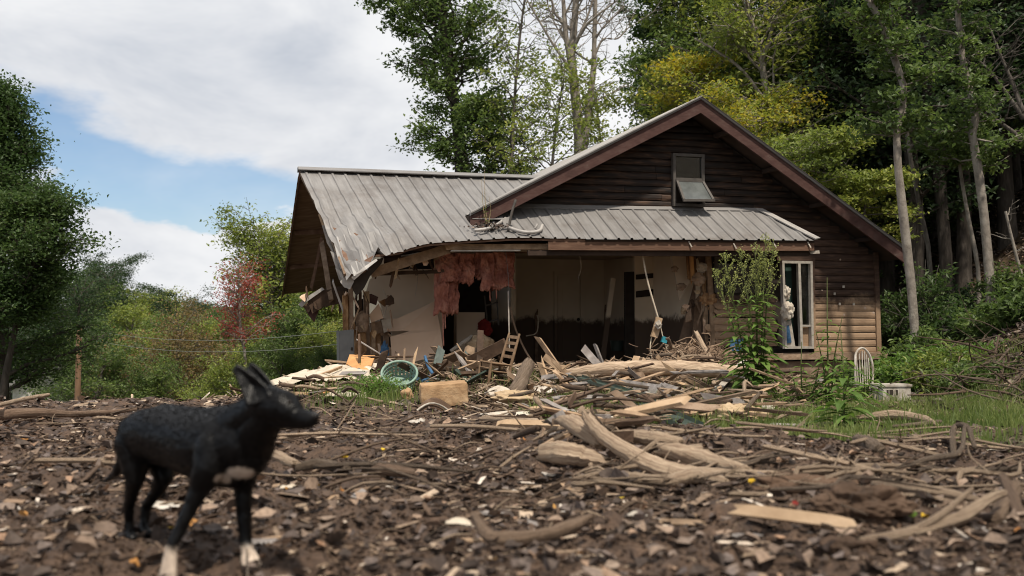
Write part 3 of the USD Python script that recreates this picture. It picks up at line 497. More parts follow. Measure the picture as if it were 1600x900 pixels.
# rear slope of the left wing, seen from beneath through the torn end
re0, re1 = at(442, 458, 22.6), at(560, 436, 23.0)
rl, rr = hp(AL_R, RS, RZ - 0.02), hp(-0.9, RS, RZ - 0.02)
G = np.array([[rl + (re0 - rl) * q, rr + (re1 + HR * 1.2 - rr) * q] for q in np.linspace(0, 1, 6)])
house.part('roof_deck', sheet(G, 0.03, (0, 0, 1)), M['deck'], label='bare brown underside of the rear roof slope')
house.part('roof_panel', sheet(G + [0, 0, 0.035], 0.01, (0, 0, 1)), M['roof'])
for q in (0.42, 0.72):
    p0 = rl + (re0 - rl) * q + [0.06, 0, -0.06]; p1 = rr + (re1 + HR - rr) * q + [0, 0, -0.06]
    house.part('purlin', bar(p0, p1, 0.10, 0.09, (0, 0, 1), rng), M['deck'])
house.part('rake_board', bar(rl + [0.0, 0, -0.05], re0 + [0.0, 0, -0.03], 0.15, 0.035, (1, -0.3, 0), rng), M['fascia_eave'])
house.part('rake_board', bar(hp(AL_R + 0.02, RS, RZ - 0.06), wing(0.0, 0.97, -0.05) + HR * 0.01, 0.14, 0.03, (1, 0.0, 0.1), rng, 0.05, bow=0.04), M['mudwood'], label='splintered rake board of the torn roof edge')
for (p, q, w, m) in (((503, 372, 18.6), (486, 452, 18.8), 0.05, 'fascia_eave'), ((503, 380, 17.2), (518, 470, 16.6), 0.085, 'mudwood'), ((520, 440, 16.2), (536, 485, 16.3), 0.03, 'flash')):
    house.part('rafter', bar(at(*p), at(*q), w, 0.045, (0, -1, 0), rng, 0.05), M[m])
# crumpled scraps hanging from the torn corner
def px_slab(pts, s, thick=0.02, jit=0.0):
    P = [on(px, py, s + (rng.uniform(-jit, jit) if jit else 0)) for px, py in pts]
    return slab(P, FACE * thick)
for pts, s, m in ((((466, 476), (474, 467), (492, 456), (503, 449), (507, 452), (494, 461), (480, 471), (472, 480)), 1.3, 'flash'),
                  (((473, 479), (492, 461), (512, 449), (541, 447), (545, 458), (520, 462), (503, 466), (495, 476), (478, 484)), 1.4, 'board_dark'),
                  (((480, 470), (500, 455), (543, 447), (549, 462), (533, 474), (505, 480), (488, 490)), 1.35, 'board_dark'),
                  (((476, 482), (496, 470), (503, 464), (497, 488), (491, 504), (483, 494)), 1.45, 'fascia'),
                  (((500, 466), (545, 458), (548, 466), (515, 473)), 1.5, 'mudwood'),
                  (((545, 434), (566, 419), (600, 401), (596, 412), (578, 432), (569, 450), (557, 463), (551, 452)), 0.2, 'dark_room'),
                  (((531, 440), (541, 430), (549, 428), (553, 440), (547, 452), (538, 449)), 0.1, 'flash'),
                  (((648, 397), (668, 396), (662, 403), (649, 405)), 1.0, 'board')):
    house.part('torn_flashing', px_slab(pts, s, 0.02), M[m])
# broken studs and rotten sheathing of the left corner
for px0, y0, px1, y1, s, w, m in ((539, 455, 541, 575, 1.2, 0.09, 'rot'), (548, 450, 549, 520, 1.25, 0.07, 'mudwood'), (557, 452, 556, 512, 1.4, 0.03, 'board_dark'), (563, 450, 561, 575, 1.5, 0.05, 'board_dark'), (572, 456, 574, 575, 1.6, 0.10, 'mudwood'), (583, 490, 584, 575, 1.7, 0.06, 'board'), (603, 500, 604, 575, 2.0, 0.10, 'mudwood')):
    house.part('broken_stud', bar(on(px1, y1, s), on(px0, y0, s), w, 0.06, -FACE, rng, 0.08, bow=rng.uniform(-.03, .03)), M[m])
for pts, s, m in ((((540, 462), (546, 458), (556, 512), (553, 518), (540, 516)), 1.3, 'rot'), (((553, 516), (572, 512), (573, 548), (567, 568), (556, 572), (553, 545)), 1.45, 'rot'),
                  (((577, 492), (592, 474), (599, 497), (580, 504)), 1.5, 'drywall'), (((566, 462), (580, 459), (591, 464), (588, 477), (575, 472)), 1.55, 'fascia'),
                  (((573, 520), (594, 516), (598, 560), (592, 575), (574, 575)), 1.9, 'rot'), (((596, 500), (612, 497), (612, 516), (600, 520)), 1.75, 'foam_white'), (((578, 505), (600, 500), (602, 520), (580, 522)), 1.8, 'mudwood'),
                  (((556, 470), (570, 466), (577, 486), (574, 500), (565, 505), (556, 515)), 1.7, 'dark_room')):
    house.part('torn_sheathing', px_slab(pts, s, 0.03), M[m])
house.part('torn_sheathing', blob(on(566, 504, 1.35), 0.14, 3, 0.5, 2.0, 4, (0.8, 0.5, 1.3)), M['mudwood'], True)
for i in range(5): house.part('splinter', bar(on(540 + i * 3, 575, 1.25), on(538 + i * 3.2, 462 + 14 * (i % 2), 1.25), 0.022, 0.02, -FACE, rng, 0.1), M['board_fresh' if i % 2 else 'rot'])

# the roof edge torn at its corner: scraped strips curling away, splintered wood beneath
for pts, s, m in ((((503, 352), (509, 352), (517, 377), (527, 398), (524, 402), (511, 380)), 1.05, 'flash'), (((516, 392), (524, 396), (541, 426), (549, 432), (541, 443), (527, 425)), 0.5, 'flash'), (((497, 335), (502, 334), (512, 362), (508, 366)), 1.4, 'board_fresh'),
                  (((524, 418), (534, 425), (546, 440), (541, 449), (530, 437)), 0.35, 'flash'), (((549, 433), (570, 416), (588, 404), (590, 407), (572, 421), (553, 438)), -0.03, 'flash')):
    house.part('torn_panel', px_slab(pts, s, 0.012, 0.06), M[m])
house.part('attic_wall', slab([hp(-1.7, RS - 0.12, 2.42), hp(1.5, RS - 0.12, 2.42), hp(1.5, RS - 0.12, RZ - 0.14), hp(-1.7, RS - 0.12, RZ - 0.14)], HN * 0.04), M['board_dark'])
house.part('attic_wall', slab([hp(-1.7, 6.45, 2.5), hp(7.3, 6.45, 2.5), hp(7.3, 6.45, 2.6), hp(ga_, 6.45, 4.8), hp(1.0, 6.45, 3.5), hp(-1.7, 6.45, 2.9)], HN * 0.04), M['board_dark'])
# eave boards
house.part('eave_board', bar(hp(0.62, 0.05, zE(0.62) - 0.115), hp(5.40, 0.05, zE(5.4) - 0.115), 0.145, 0.035, -FACE, rng), M['fascia_eave'])
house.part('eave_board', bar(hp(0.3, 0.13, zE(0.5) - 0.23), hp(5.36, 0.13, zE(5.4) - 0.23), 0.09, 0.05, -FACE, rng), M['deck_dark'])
house.part('eave_board', bar(on(700, 386, 0.22), on(880, 385, 0.22), 0.09, 0.03, -FACE, rng, 0.06), M['board'])
house.part('eave_board', bar(on(705, 392, 0.15), on(812, 391.5, 0.15), 0.022, 0.06, -FACE, rng, 0.02), M['frame'])
house.part('eave_board', bar(on(585, 425, 0.5), on(705, 387, 0.4), 0.16, 0.04, -FACE, rng, 0.08), M['board'])
for px, py, r in ((1078, 381, 0.2), (1148, 384, 0.4), (1210, 382, 0.35), (1264, 382, 0.3)):
    house.part('nail_strip', bar(on(px - 2, py - 4, 0.02), on(px + 3, py + 5, 0.0), 0.022, 0.006, -FACE), M['white'])
house.part('torn_flashing', px_slab(((1265, 393), (1280, 391), (1281, 396), (1267, 397)), 0.1, 0.01), M['white'])
# joists of the torn ceiling
for px, y0, y1 in ((600, 423, 418), (640, 405, 428), (668, 398, 425)):
    house.part('joist', bar(on(px, y0, 0.6), on(px + 12, y1, 2.4), 0.10, 0.04, HR, rng, 0.06), M['board_dark'])
house.part('joist', bar(on(585, 428, 1.0), on(692, 424, 1.0), 0.06, 0.05, -FACE, rng, 0.05), M['board_dark'])

# gable roof on the right
ga, gz = inv(1095, 155, 0.5); la, lz = inv(735, 337, 0.5); ra, rz_ = inv(1421, 396, 0.5)
SL, SR = (gz - lz) / (ga - la), (gz - rz_) / (ra - ga)
for a_end, z_end, sgn in ((la, lz, -1), (ra, rz_, 1)):
    for k in range(9):
        pr = rib_profile(0.44 + k * 4 * PER, 4); u = np.linspace(0, 1, 4)
        Sg, U = np.meshgrid(pr[:, 0], u, indexing='ij')
        G = HO + (ga + (a_end - ga) * U)[..., None] * HR + Sg[..., None] * HN; G[..., 2] += gz + (z_end - gz) * U + 0.035 + pr[:, 1][:, None] + 0.003 * (k % 2)
        house.part('roof_panel', sheet(G if sgn < 0 else G[:, ::-1]), M['roof'], False, uv=np.stack([Sg, U * 4], -1).reshape(-1, 2))
    G = np.array([[hp(ga + (a_end - ga) * u, s, gz + (z_end - gz) * u + 0.02) for s in (0.56, 8.7)] for u in (0, 1)])
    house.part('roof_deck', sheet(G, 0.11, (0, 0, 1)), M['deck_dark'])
    A0, A1 = hp(ga, 0.5, gz - 0.005), hp(a_end, 0.5, z_end - 0.005); hgt = 0.235
    E0, E1 = A1 - [0, 0, hgt], A0 - [0, 0, hgt]
    house.part('rake_fascia', slab([A0, A1, E0, E1], FACE * 0.045), M['fascia'])
    A0, A1 = A0 + [0, 0, 0.006] - FACE * 0.03, A1 + [0, 0, 0.006] - FACE * 0.03
    house.part('rake_trim', slab([A0 + [0, 0, .055], A1 + [0, 0, .055], A1, A0], FACE * 0.10), M['roof'])
    for k in range(4):
        u = (k + 0.6) / 4.3; p = hp(ga + (a_end - ga) * u, 0.56, gz + (z_end - gz) * u - 0.16)
        house.part('lookout', bar(p, p + HN * 0.5, 0.07, 0.09, HR), M['deck_dark'])
def on_roof(px, py, lift=0.03):
    for s in np.linspace(-0.1, 1.2, 400):
        a, z = inv(px, py, s)
        if z <= zE(a) + K2 * s + lift: return hp(a, s, z)
    return on(px, py, 0.4)
house.part('valley_flashing', slab([on_roof(738, 341, .06), on_roof(745, 334, .06), on_roof(786, 336, .06), on_roof(786, 342, .06)][::-1], [0, 0, -0.012]), M['roof'])
# wall behind the boards: gable, right wall, and what is left of the middle
def aL(z, d=0.14): return ga - (gz - d - z) / SL
def aR(z, d=0.14): return np.minimum(ga + (gz - d - z) / SR, 7.36)
TA1 = inv(1266, 470, 1.0)[0] + 0.09; TA0 = inv(1219, 470, 1.0)[0] - 0.07
wall = [hp(0.55, 1.09, 2.5), hp(TA1, 1.09, 2.5), hp(TA1, 1.09, 0.05), hp(7.33, 1.09, 0.05), hp(7.33, 1.09, gz - 0.12 - (7.33 - ga) * SR), hp(ga, 1.09, gz - 0.13), hp(0.55, 1.09, gz - 0.12 - (ga - 0.55) * SL)]
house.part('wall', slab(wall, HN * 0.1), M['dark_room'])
house.part('side_wall', slab([hp(7.34, 1.1, 0), hp(7.34, 8.5, 0.4), hp(7.34, 8.5, 2.5), hp(7.34, 1.1, 2.5)], -HR * 0.1), M['siding'])
def siding(a0, a1, z0, h, mat, sag=0.0, rag=0.0):
    prof = np.array([(0.0, 0.0), (0.036, 0.0), (0.043, 0.3), (0.036, 0.68), (0.012, 1.0)]); n = max(3, int((a1 - a0) / 0.3) + 1)
    a = np.linspace(a0, a1, n); sg = sag * np.sin(np.linspace(0, math.pi, n)) + rng.normal(0, 0.003, n)
    G = np.array([[hp(x + (rng.uniform(-rag, rag) if i in (0, n - 1) else 0), 1.075, z0 + f * h * 1.02 + sg[i]) - FACE * o for o, f in prof] for i, x in enumerate(a)])
    house.part('siding_board', sheet(G, 0.02, -FACE), mat)
def course(a0, a1, z0, h, mat, skip=(), **k):
    cuts = [a0]; x = a0
    while x < a1: x += rng.uniform(1.2, 2.6); cuts.append(x)
    cuts = sorted({c for c in cuts if a0 <= c < a1 - 0.5} | {a0, a1})
    for c0, c1 in zip(cuts[:-1], cuts[1:]):
        segs = [(c0, c1)]
        for s0, s1 in skip: segs = [q for (p0, p1) in segs for q in (((p0, min(p1, s0)), (max(p0, s1), p1)) if p0 < s1 and p1 > s0 else ((p0, p1),)) if q[1] - q[0] > 0.06]
        for p0, p1 in segs: siding(p0 + 0.003, p1 - 0.003, z0, h, mat, **k)
uw = [inv(1051, 240, 1.05), inv(1099, 322, 1.05)]; tw = [inv(1217, 408, 1.05), inv(1268, 543, 1.05)]
z = 0.56
while z < gz - 0.3:
    h = 0.132 if z < 2.6 else 0.125; top = z + h
    if z > 2.95:
        sk = [(uw[0][0] - 0.02, uw[1][0] + 0.02)] if uw[1][1] - 0.1 < top and z < uw[0][1] else []
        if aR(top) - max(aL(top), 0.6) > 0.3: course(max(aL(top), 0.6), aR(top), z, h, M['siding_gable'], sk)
    else:
        course(TA1 if z < 2.35 else 5.2, aR(top), z, h, M['siding'], sag=rng.uniform(-0.01, 0.005))
    z += h
for i in range(10):                                        # the middle: courses torn off ragged at the left, broken above
    z0 = 0.30 + i * 0.132; left = 4.02 + rng.uniform(-0.1, 0.12)
    if i == 2: continue
    siding(left, TA0 + rng.uniform(-0.05, 0.03), z0, 0.128, M['siding'], sag=rng.uniform(-0.02, 0.01), rag=0.05)
house.part('corner_board', bar(hp(7.36, 1.03, 0.5), hp(7.33, 1.03, 2.45), 0.09, 0.05, -FACE), M['siding'])
house.part('foundation', slab([hp(4.75, 1.06, -0.2), hp(7.30, 1.06, -0.2), hp(7.30, 1.06, 0.44), hp(4.75, 1.06, 0.40)], HN * 0.12), M['brown_room' if False else 'mudwood'])
house.part('sill_beam', bar(hp(4.7, 1.03, 0.50), hp(7.52, 1.03, 0.52), 0.13, 0.10, -FACE, rng), M['mudwood'])
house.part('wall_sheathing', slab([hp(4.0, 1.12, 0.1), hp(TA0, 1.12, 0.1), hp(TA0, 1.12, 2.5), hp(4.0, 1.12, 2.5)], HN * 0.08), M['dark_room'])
house.part('wall_header', bar(hp(3.5, 1.1, 2.42), hp(5.4, 1.1, 2.42), 0.2, 0.1, -FACE, rng), M['deck_dark'])
# little fixtures on the right wall
for px, py in ((1312, 475), (1334, 475), (1318, 448), (1304, 459)):
    house.part('wall_hook', box(on(px, py, 1.0), (0.035, 0.03, 0.045)), M['white'])
# upper window, its lower sash propped open
def frame_rect(P, w, d, mat, nm, under):
    """four bars round the quadrilateral P (top left, top right, bottom right, bottom left)."""
    for i in range(4):
        p, q = np.array(P[i]), np.array(P[(i + 1) % 4]); e = unit(q - p) * (w / 2 if i % 2 == 0 else -w / 2)
        house.part(nm, bar(p - e, q + e, w, d, -FACE), mat, under=under)
wa0, wa1 = inv(1052, 242, 1.0)[0], inv(1097, 242, 1.0)[0]; wz0, wzm, wz1 = inv(1075, 243, 1.0)[1], inv(1075, 281, 1.0)[1], inv(1075, 321, 1.0)[1]
win = house.part('window', slab([hp(wa0, 1.07, wz0), hp(wa1, 1.07, wz0), hp(wa1, 1.07, wz1), hp(wa0, 1.07, wz1)], HN * 0.02), M['dark_room'])
P = [hp(wa0, 0.99, wz0), hp(wa1, 0.99, wz0), hp(wa1, 0.99, wz1), hp(wa0, 0.99, wz1)]
frame_rect(P, 0.05, 0.09, M['frame_dark'], 'frame', win)
house.part('rail', bar(hp(wa0 + 0.03, 0.985, wzm), hp(wa1 - 0.03, 0.985, wzm), 0.05, 0.08, -FACE), M['frame_dark'], under=win)
house.part('pane', slab([hp(wa0 + .03, 1.0, wz0 - .03), hp(wa1 - .03, 1.0, wz0 - .03), hp(wa1 - .03, 1.0, wzm + .03), hp(wa0 + .03, 1.0, wzm + .03)], HN * 0.006), M['glass'], under=win)
sash = [hp(wa0 + 0.03, 0.93, wzm - 0.03), hp(wa1 - 0.03, 0.93, wzm - 0.03), on(1115, 313, 0.66), on(1069, 313, 0.66)]
frame_rect(sash, 0.04, 0.04, M['frame_dark'], 'sash_frame', win)
house.part('sash_pane', slab(sash, unit(np.cross(sash[1] - sash[0], sash[3] - sash[0])) * 0.006), M['dirty_glass'], under=win)
# tall window of the right wall
ta0, ta1, tm = inv(1221, 410, 1.0)[0], inv(1265, 410, 1.0)[0], inv(1246.5, 410, 1.0)[0]; tz0, tz1, tzb = inv(1240, 410, 1.0)[1], inv(1240, 543, 1.0)[1], inv(1250, 509, 1.0)[1]
win2 = house.part('window', slab([hp(ta0, 1.30, tz0), hp(ta1, 1.30, tz0), hp(ta1, 1.30, tz1), hp(ta0, 1.30, tz1)], HN * 0.02), M['dark_room'])
frame_rect([hp(ta0, 0.98, tz0), hp(ta1, 0.98, tz0), hp(ta1, 0.98, tz1), hp(ta0 + 0.03, 0.98, tz1)], 0.045, 0.10, M['frame'], 'frame', win2)
house.part('mullion', bar(hp(tm - 0.01, 0.97, tz0), hp(tm + 0.02, 0.97, tz1), 0.05, 0.08, -FACE), M['frame'], under=win2)
house.part('rail', bar(hp(tm + .03, 0.98, tzb), hp(ta1 - .02, 0.98, tzb), 0.035, 0.05, -FACE), M['frame'], under=win2)
house.part('pane', slab([hp(tm + .02, 1.02, tz0 - .02), hp(ta1 - .02, 1.02, tz0 - .02), hp(ta1 - .02, 1.02, tzb), hp(tm + .02, 1.02, tzb)], HN * 0.006), M['glass'], under=win2)
house.part('curtain', slab([hp(tm - .14, 1.18, tz0), hp(tm - .02, 1.18, tz0), hp(tm + .02, 1.18, tz1), hp(tm - .10, 1.18, tz1)], HN * 0.01), M['curtain'], under=win2)
house.part('lower_panel', slab([hp(tm + .02, 1.03, tzb - .02), hp(ta1 - .02, 1.03, tzb - .02), hp(ta1 - .02, 1.03, tz1), hp(tm + .02, 1.03, tz1)], HN * 0.02), M['siding'], under=win2)
house.part('window_trim', bar(hp(ta1 + 0.05, 1.0, tz0 + 0.03), hp(ta1 + 0.06, 1.0, tz1), 0.07, 0.05, -FACE), M['siding'])
house.part('window_trim', bar(hp(ta0 - 0.1, 1.0, tz0 + 0.09), hp(ta1 + 0.1, 1.0, tz0 + 0.09), 0.12, 0.05, -FACE), M['siding'])
house.part('dark_window', slab([hp(4.12, 1.05, 2.28), hp(4.95, 1.05, 2.28), hp(4.95, 1.05, 1.66), hp(4.12, 1.05, 1.66)], HN * 0.02), M['glass'])
house.part('dark_window_frame', bar(hp(4.08, 1.03, 2.28), hp(4.86, 1.03, 2.28), 0.05, 0.05, -FACE), M['frame_dark'])
house.part('dark_window_frame', bar(hp(4.10, 1.03, 2.25), hp(4.10, 1.03, 1.66), 0.05, 0.05, -FACE), M['frame_dark'])
house.part('foam_tuft', blob(on(1229, 458, 0.95), 0.08, 3, 0.7, 2.5, 3, (0.8, 0.7, 1.5)), M['foam_white'], True)
house.part('foam_tuft', blob(on(1230, 487, 0.92), 0.105, 3, 0.8, 2.6, 8, (1.0, 0.7, 1.4)), M['foam_white'], True)
house.part('torn_wrap', px_slab(((1222, 505), (1236, 500), (1243, 543), (1224, 545)), 0.95, 0.015), M['white'])
house.part('torn_wrap', px_slab(((1225, 510), (1233, 508), (1237, 535), (1228, 537)), 0.93, 0.01), M['blue'])

# rooms behind the torn front
house.part('floor', slab([hp(-2.35, 1.0, 0.26), hp(4.0, 1.0, 0.26), hp(4.0, 6.6, 0.26), hp(-1.65, 6.6, 0.26), hp(-1.65, 2.4, 0.26), hp(-2.35, 2.2, 0.26)], [0, 0, -0.12]), M['brown_room'])
house.part('ceiling', slab([hp(-0.55, 0.5, 2.36), hp(4.0, 0.3, 2.36), hp(4.0, 6.4, 2.62), hp(-0.55, 6.4, 2.62)], [0, 0, 0.03]), M['ceil'])
bw = inv(775, 450, 6)[0]; bx = inv(1000, 450, 6)[0]
house.part('back_wall', slab([hp(bw, 6.0, 2.75), hp(bx + 1.2, 6.0, 2.75), hp(bx + 1.2, 6.0, 0.2), hp(bw, 6.0, 0.2)], HN * 0.1), M['cream'])
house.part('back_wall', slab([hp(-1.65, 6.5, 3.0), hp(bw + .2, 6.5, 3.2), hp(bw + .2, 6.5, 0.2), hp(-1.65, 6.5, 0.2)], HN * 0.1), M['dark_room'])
house.part('partition', slab([hp(bw, 6.0, 2.75), hp(bw, 6.0, 0.2), hp(bw, 4.6, 0.2), hp(bw, 4.6, 2.75)], -HR * 0.1), M['cream'])
da0, da1, dz = inv(871, 432, 5.97)[0], inv(905, 432, 5.97)[0], inv(880, 432, 5.97)[1]
door = house.part('inner_door', slab([hp(da0, 5.94, dz), hp(da1, 5.94, dz), hp(da1, 5.94, 0.25), hp(da0, 5.94, 0.25)], HN * 0.05), M['cream'])
house.part('knob', blob(hp(da1 - 0.05, 5.9, 1.25), 0.035, 2, 0), M['dark_room'], True, under=door)
for a in (da0 - 0.05, da1 + 0.05): house.part('door_trim', bar(hp(a, 5.95, 0.25), hp(a, 5.95, dz + 0.05), 0.075, 0.06, -FACE), M['cream'])
house.part('door_trim', bar(hp(da0 - 0.09, 5.945, dz + 0.08), hp(da1 + 0.09, 5.945, dz + 0.08), 0.07, 0.06, -FACE), M['cream'])
for q0, q1 in ((0.08, 0.30), (0.36, 0.62), (0.68, 0.95)): house.part('door_panel', slab([hp(da0 + .1, 5.925, dz - q0 * (dz - .3)), hp(da1 - .1, 5.925, dz - q0 * (dz - .3)), hp(da1 - .1, 5.925, dz - q1 * (dz - .3)), hp(da0 + .1, 5.925, dz - q1 * (dz - .3))], HN * 0.012), M['cream'], under=door)
w0, w1 = inv(992, 450, 3.5)[0], inv(1082, 450, 3.5)[0]
house.part('partition', slab([hp(w0, 3.5, 2.6), hp(w1 + .2, 3.5, 2.6), hp(w1 + .2, 3.5, 0.2), hp(w0, 3.5, 0.2)], HN * 0.1), M['cream'])
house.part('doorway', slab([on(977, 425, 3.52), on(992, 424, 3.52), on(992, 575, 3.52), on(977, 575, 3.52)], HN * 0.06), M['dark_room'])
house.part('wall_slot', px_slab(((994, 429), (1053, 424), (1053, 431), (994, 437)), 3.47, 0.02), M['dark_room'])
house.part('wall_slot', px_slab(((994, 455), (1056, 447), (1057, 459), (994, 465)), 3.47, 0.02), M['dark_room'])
house.part('side_wall', slab([hp(4.05, 1.2, 0.2), hp(4.05, 6.2, 0.2), hp(4.05, 6.2, 2.6), hp(4.05, 1.2, 2.6)], HR * 0.06), M['cream'])
house.part('side_wall', slab([hp(-1.62, 2.35, 0.2), hp(-1.62, 6.5, 0.2), hp(-1.62, 6.5, 2.6), hp(-1.62, 2.35, 2.3)], -HR * 0.06), M['cream'])
house.part('partition', px_slab(((578, 436), (600, 425), (640, 420), (690, 421), (692, 578), (612, 578), (612, 505), (600, 497), (594, 474), (584, 462), (572, 455)), 2.25, 0.05), M['cream_clean'])
# studs and wires bared in the torn walls
for i, px in enumerate((800, 838, 946)):
    house.part('wall_stud', bar(on(px, 575, 5.9), on(px + (i - 1), 500 - 12 * i, 5.9), .07, .05, -FACE, rng, .1), M['mudwood'])
for pts in ([(640, 404), (652, 430), (649, 462)], [(905, 396), (908, 418), (903, 436)], [(1048, 396), (1052, 420), (1060, 452)], [(598, 452), (606, 470), (601, 492)]):
    house.part('loose_wire', tube([on(px, py, 1.6) for px, py in smooth_path(pts, 10)], .006, 5), M['white'], True)
house.part('leaning_post', bar(at(958, 435, 20.6), at(940, 570, 20.4), 0.10, 0.05, -FACE, rng), M['cream'])
# torn wall at the right of the opening
for pts, s, m in ((((1072, 392), (1086, 392), (1090, 430), (1084, 440), (1075, 436)), 1.25, 'rot'), (((1050, 395), (1076, 392), (1078, 440), (1062, 470), (1056, 440)), 1.6, 'cream_clean'),
                  (((1086, 470), (1100, 452), (1110, 478), (1112, 530), (1106, 548), (1082, 540)), 1.5, 'mudwood'), (((1058, 545), (1075, 480), (1086, 440), (1094, 446), (1088, 500), (1080, 560)), 1.7, 'brown_room'),
                  (((1100, 420), (1112, 410), (1116, 470), (1104, 486), (1098, 450)), 1.2, 'rot'), (((1090, 400), (1108, 395), (1112, 420), (1100, 428)), 1.3, 'mudwood'), (((1098, 500), (1104, 470), (1114, 486), (1118, 560), (1108, 566)), 1.15, 'board')):
    house.part('torn_sheathing', px_slab(pts, s, 0.03), M[m])
for px0, y0, px1, y1, s, w, m in ((1106, 395, 1118, 565, 1.1, 0.09, 'board'), (1112, 490, 1114, 565, 1.05, 0.07, 'board'), (1122, 430, 1124, 560, 1.08, 0.08, 'mudwood'), (1080, 395, 1083, 440, 1.2, 0.06, 'orange_ply')):
    house.part('broken_stud', bar(on(px1, y1, s), on(px0, y0, s), w, 0.05, -FACE, rng, 0.08), M[m])
for i, (px, py, r) in enumerate(((1092, 436, .10), (1107, 468, .12), (1098, 418, .08), (1122, 480, .10), (1140, 486, .07), (1064, 448, .07), (1054, 420, .05))):
    house.part('torn_sheathing', blob(on(px, py, 1.12), r, 3, 0.7, 2.2, i + 30, (1.2, 0.5, 1.0)), M[('mudwood', 'rot', 'foam_white')[i % 3 if i < 4 else 0]], True)
# ragged bits all round the torn opening
tr_ = np.random.default_rng(88)
for x0, x1, y0, y1, s0, s1, n in ((538, 618, 452, 578, 1.1, 2.0, 34), (1070, 1122, 396, 560, 1.0, 1.5, 26), (585, 700, 398, 430, .4, 1.4, 14), (470, 545, 448, 482, 1.2, 1.7, 10)):
    for i in range(n):
        c = np.array([tr_.uniform(x0, x1), tr_.uniform(y0, y1)]); s = tr_.uniform(s0, s1); m = M[tr_.choice(['mudwood', 'rot', 'board', 'board_dark', 'mudwood', 'drywall', 'foam'])]
        if tr_.random() < .5:
            q = tr_.uniform(3, 9); px_pts = [(c[0] + q * k * math.cos(a), c[1] + q * 1.3 * k * math.sin(a)) for a, k in zip(np.sort(tr_.uniform(0, 6.28, 6)), tr_.uniform(.5, 1.3, 6))]
            try: house.part('torn_piece', slab([on(px, py, s + tr_.uniform(-.06, .06)) for px, py in px_pts][::-1], FACE * .015), m)
            except Exception: pass
        else:
            l = tr_.uniform(8, 34); an = tr_.normal(1.57, .35); house.part('splinter', bar(on(c[0], c[1], s), on(c[0] + l * math.cos(an), c[1] + l * math.sin(an), s + tr_.uniform(-.2, .2)), tr_.uniform(.012, .05), tr_.uniform(.01, .03), tr_.normal(size=3), tr_, .04), m)
# pink insulation hanging from the torn ceiling, in batts
def batt(px0, px1, y0, y1, s, seed):
    r_ = np.random.default_rng(seed); n, m = 30, 34; G = np.zeros((n, m, 3)); lo = y1 + r_.uniform(-10, 8, n); lo = np.convolve(np.pad(lo, 3, 'edge'), np.ones(7) / 7, 'valid') + r_.uniform(-1.5, 1.5, n)
    for i in range(n):
        for j in range(m):
            px = px0 + (px1 - px0) * i / (n - 1); py = y0 + (lo[i] - y0) * j / (m - 1); G[i, j] = on(px, py, s)
    d = (meshkit.fbm(G * np.array([8, 8, 6.0]) + seed, 5, seed) - 0.5) * 0.34 + 0.03 * np.sin(np.linspace(0, math.pi, n))[:, None]
    G = G - d[..., None] * FACE; G[:, :, 0] += (meshkit.noise(G * 7, seed) - 0.5) * 0.05
    return sheet(G, 0.07, -FACE)
for i, q in enumerate(((679, 701, 400, 492, 1.05), (699, 717, 400, 490, 1.15), (686, 722, 395, 440, 1.0), (718, 742, 396, 444, 1.0), (740, 760, 395, 434, 1.1), (752, 772, 395, 452, 0.95), (768, 804, 394, 452, 1.1))):
    house.part('insulation_batt', batt(*q, 40 + i), M['pink'], True)
for px, y0, y1 in ((695, 485, 512), (775, 448, 466), (765, 450, 470), (692, 490, 540)):
    house.part('hanging_shred', bar(on(px, y0, 1.1), on(px + 1, y1, 1.1), 0.02, 0.015, -FACE, rng, 0.03), M['pink'])
# things dimly seen in the dark room
for (p, q, w) in (((757, 462, 19.5), (762, 508, 19.5), 0.03), ((776, 462, 19.4), (779, 508, 19.4), 0.03), ((758, 478, 19.4), (778, 472, 19.4), 0.03), ((759, 505, 19.4), (779, 498, 19.4), 0.03)):
    house.part('shelf_bar', bar(at(*p), at(*q), w, 0.03, (0, -1, 0)), M['frame_dark'])

# ------------------------------------------------------------------ things on and against the house
G_ = [on(603, 500, 1.95), on(622, 497, 1.93), on(640, 489, 1.92), on(660, 480, 1.9), on(680, 470, 1.9), on(688, 515, 1.6), on(693, 550, 1.32), on(660, 562, 1.28), on(613, 574, 1.2), on(610, 526, 1.55), on(628, 521, 1.6), on(641, 517, 1.64), (on(628, 516.5, 1.66)), on(606, 518, 1.7)]
solo('drywall_sheet', 'large torn sheet of tan drywall leaning in the left of the opening', 'drywall', slab(G_, FACE * 0.014), M['drywall'])
ep = Thing('electrical_panel', 'grey steel electrical panel box standing at the torn left corner', 'panel box', on(541, 572, 0.9))
P = [on(529, 517, 0.9), on(553, 515, 0.9), on(554, 568, 0.9), on(530, 573, 0.9)]
ep.part('box', slab(P, FACE * 0.12 + HR * -0.03), M['panelgrey'])
ep.part('door', slab([p - FACE * 0.012 + (np.mean(P, 0) - p) * 0.1 for p in P], FACE * 0.01), M['panelgrey'])
ep.part('latch', box(on(550, 545, 0.88), (0.03, 0.02, 0.05)), M['dark_room'])
wr = Thing('hanging_wire', 'pale rope hung from the eave holding a wood block and a small blue box', 'rope', on(1038, 560, 0.3))
def rope(pts, s, r=0.012, n=14): return tube([on(px, py, s) for px, py in smooth_path(pts, n)], r, 6)
wr.part('rope', rope([(1003, 392), (1012, 440), (1028, 496)], 0.3, 0.016), M['rope'], True)
wr.part('rope', rope([(1030, 500), (1038, 535), (1050, 560), (1068, 590)], 0.25, 0.011), M['rope'], True)
wr.part('rope', rope([(1022, 510), (1016, 540), (1019, 560), (1029, 582)], 0.25, 0.011), M['rope'], True)
wr.part('wood_block', bar(on(1030, 496, 0.22), on(1022, 527, 0.22), 0.115, 0.05, -FACE, rng), M['board_fresh'])
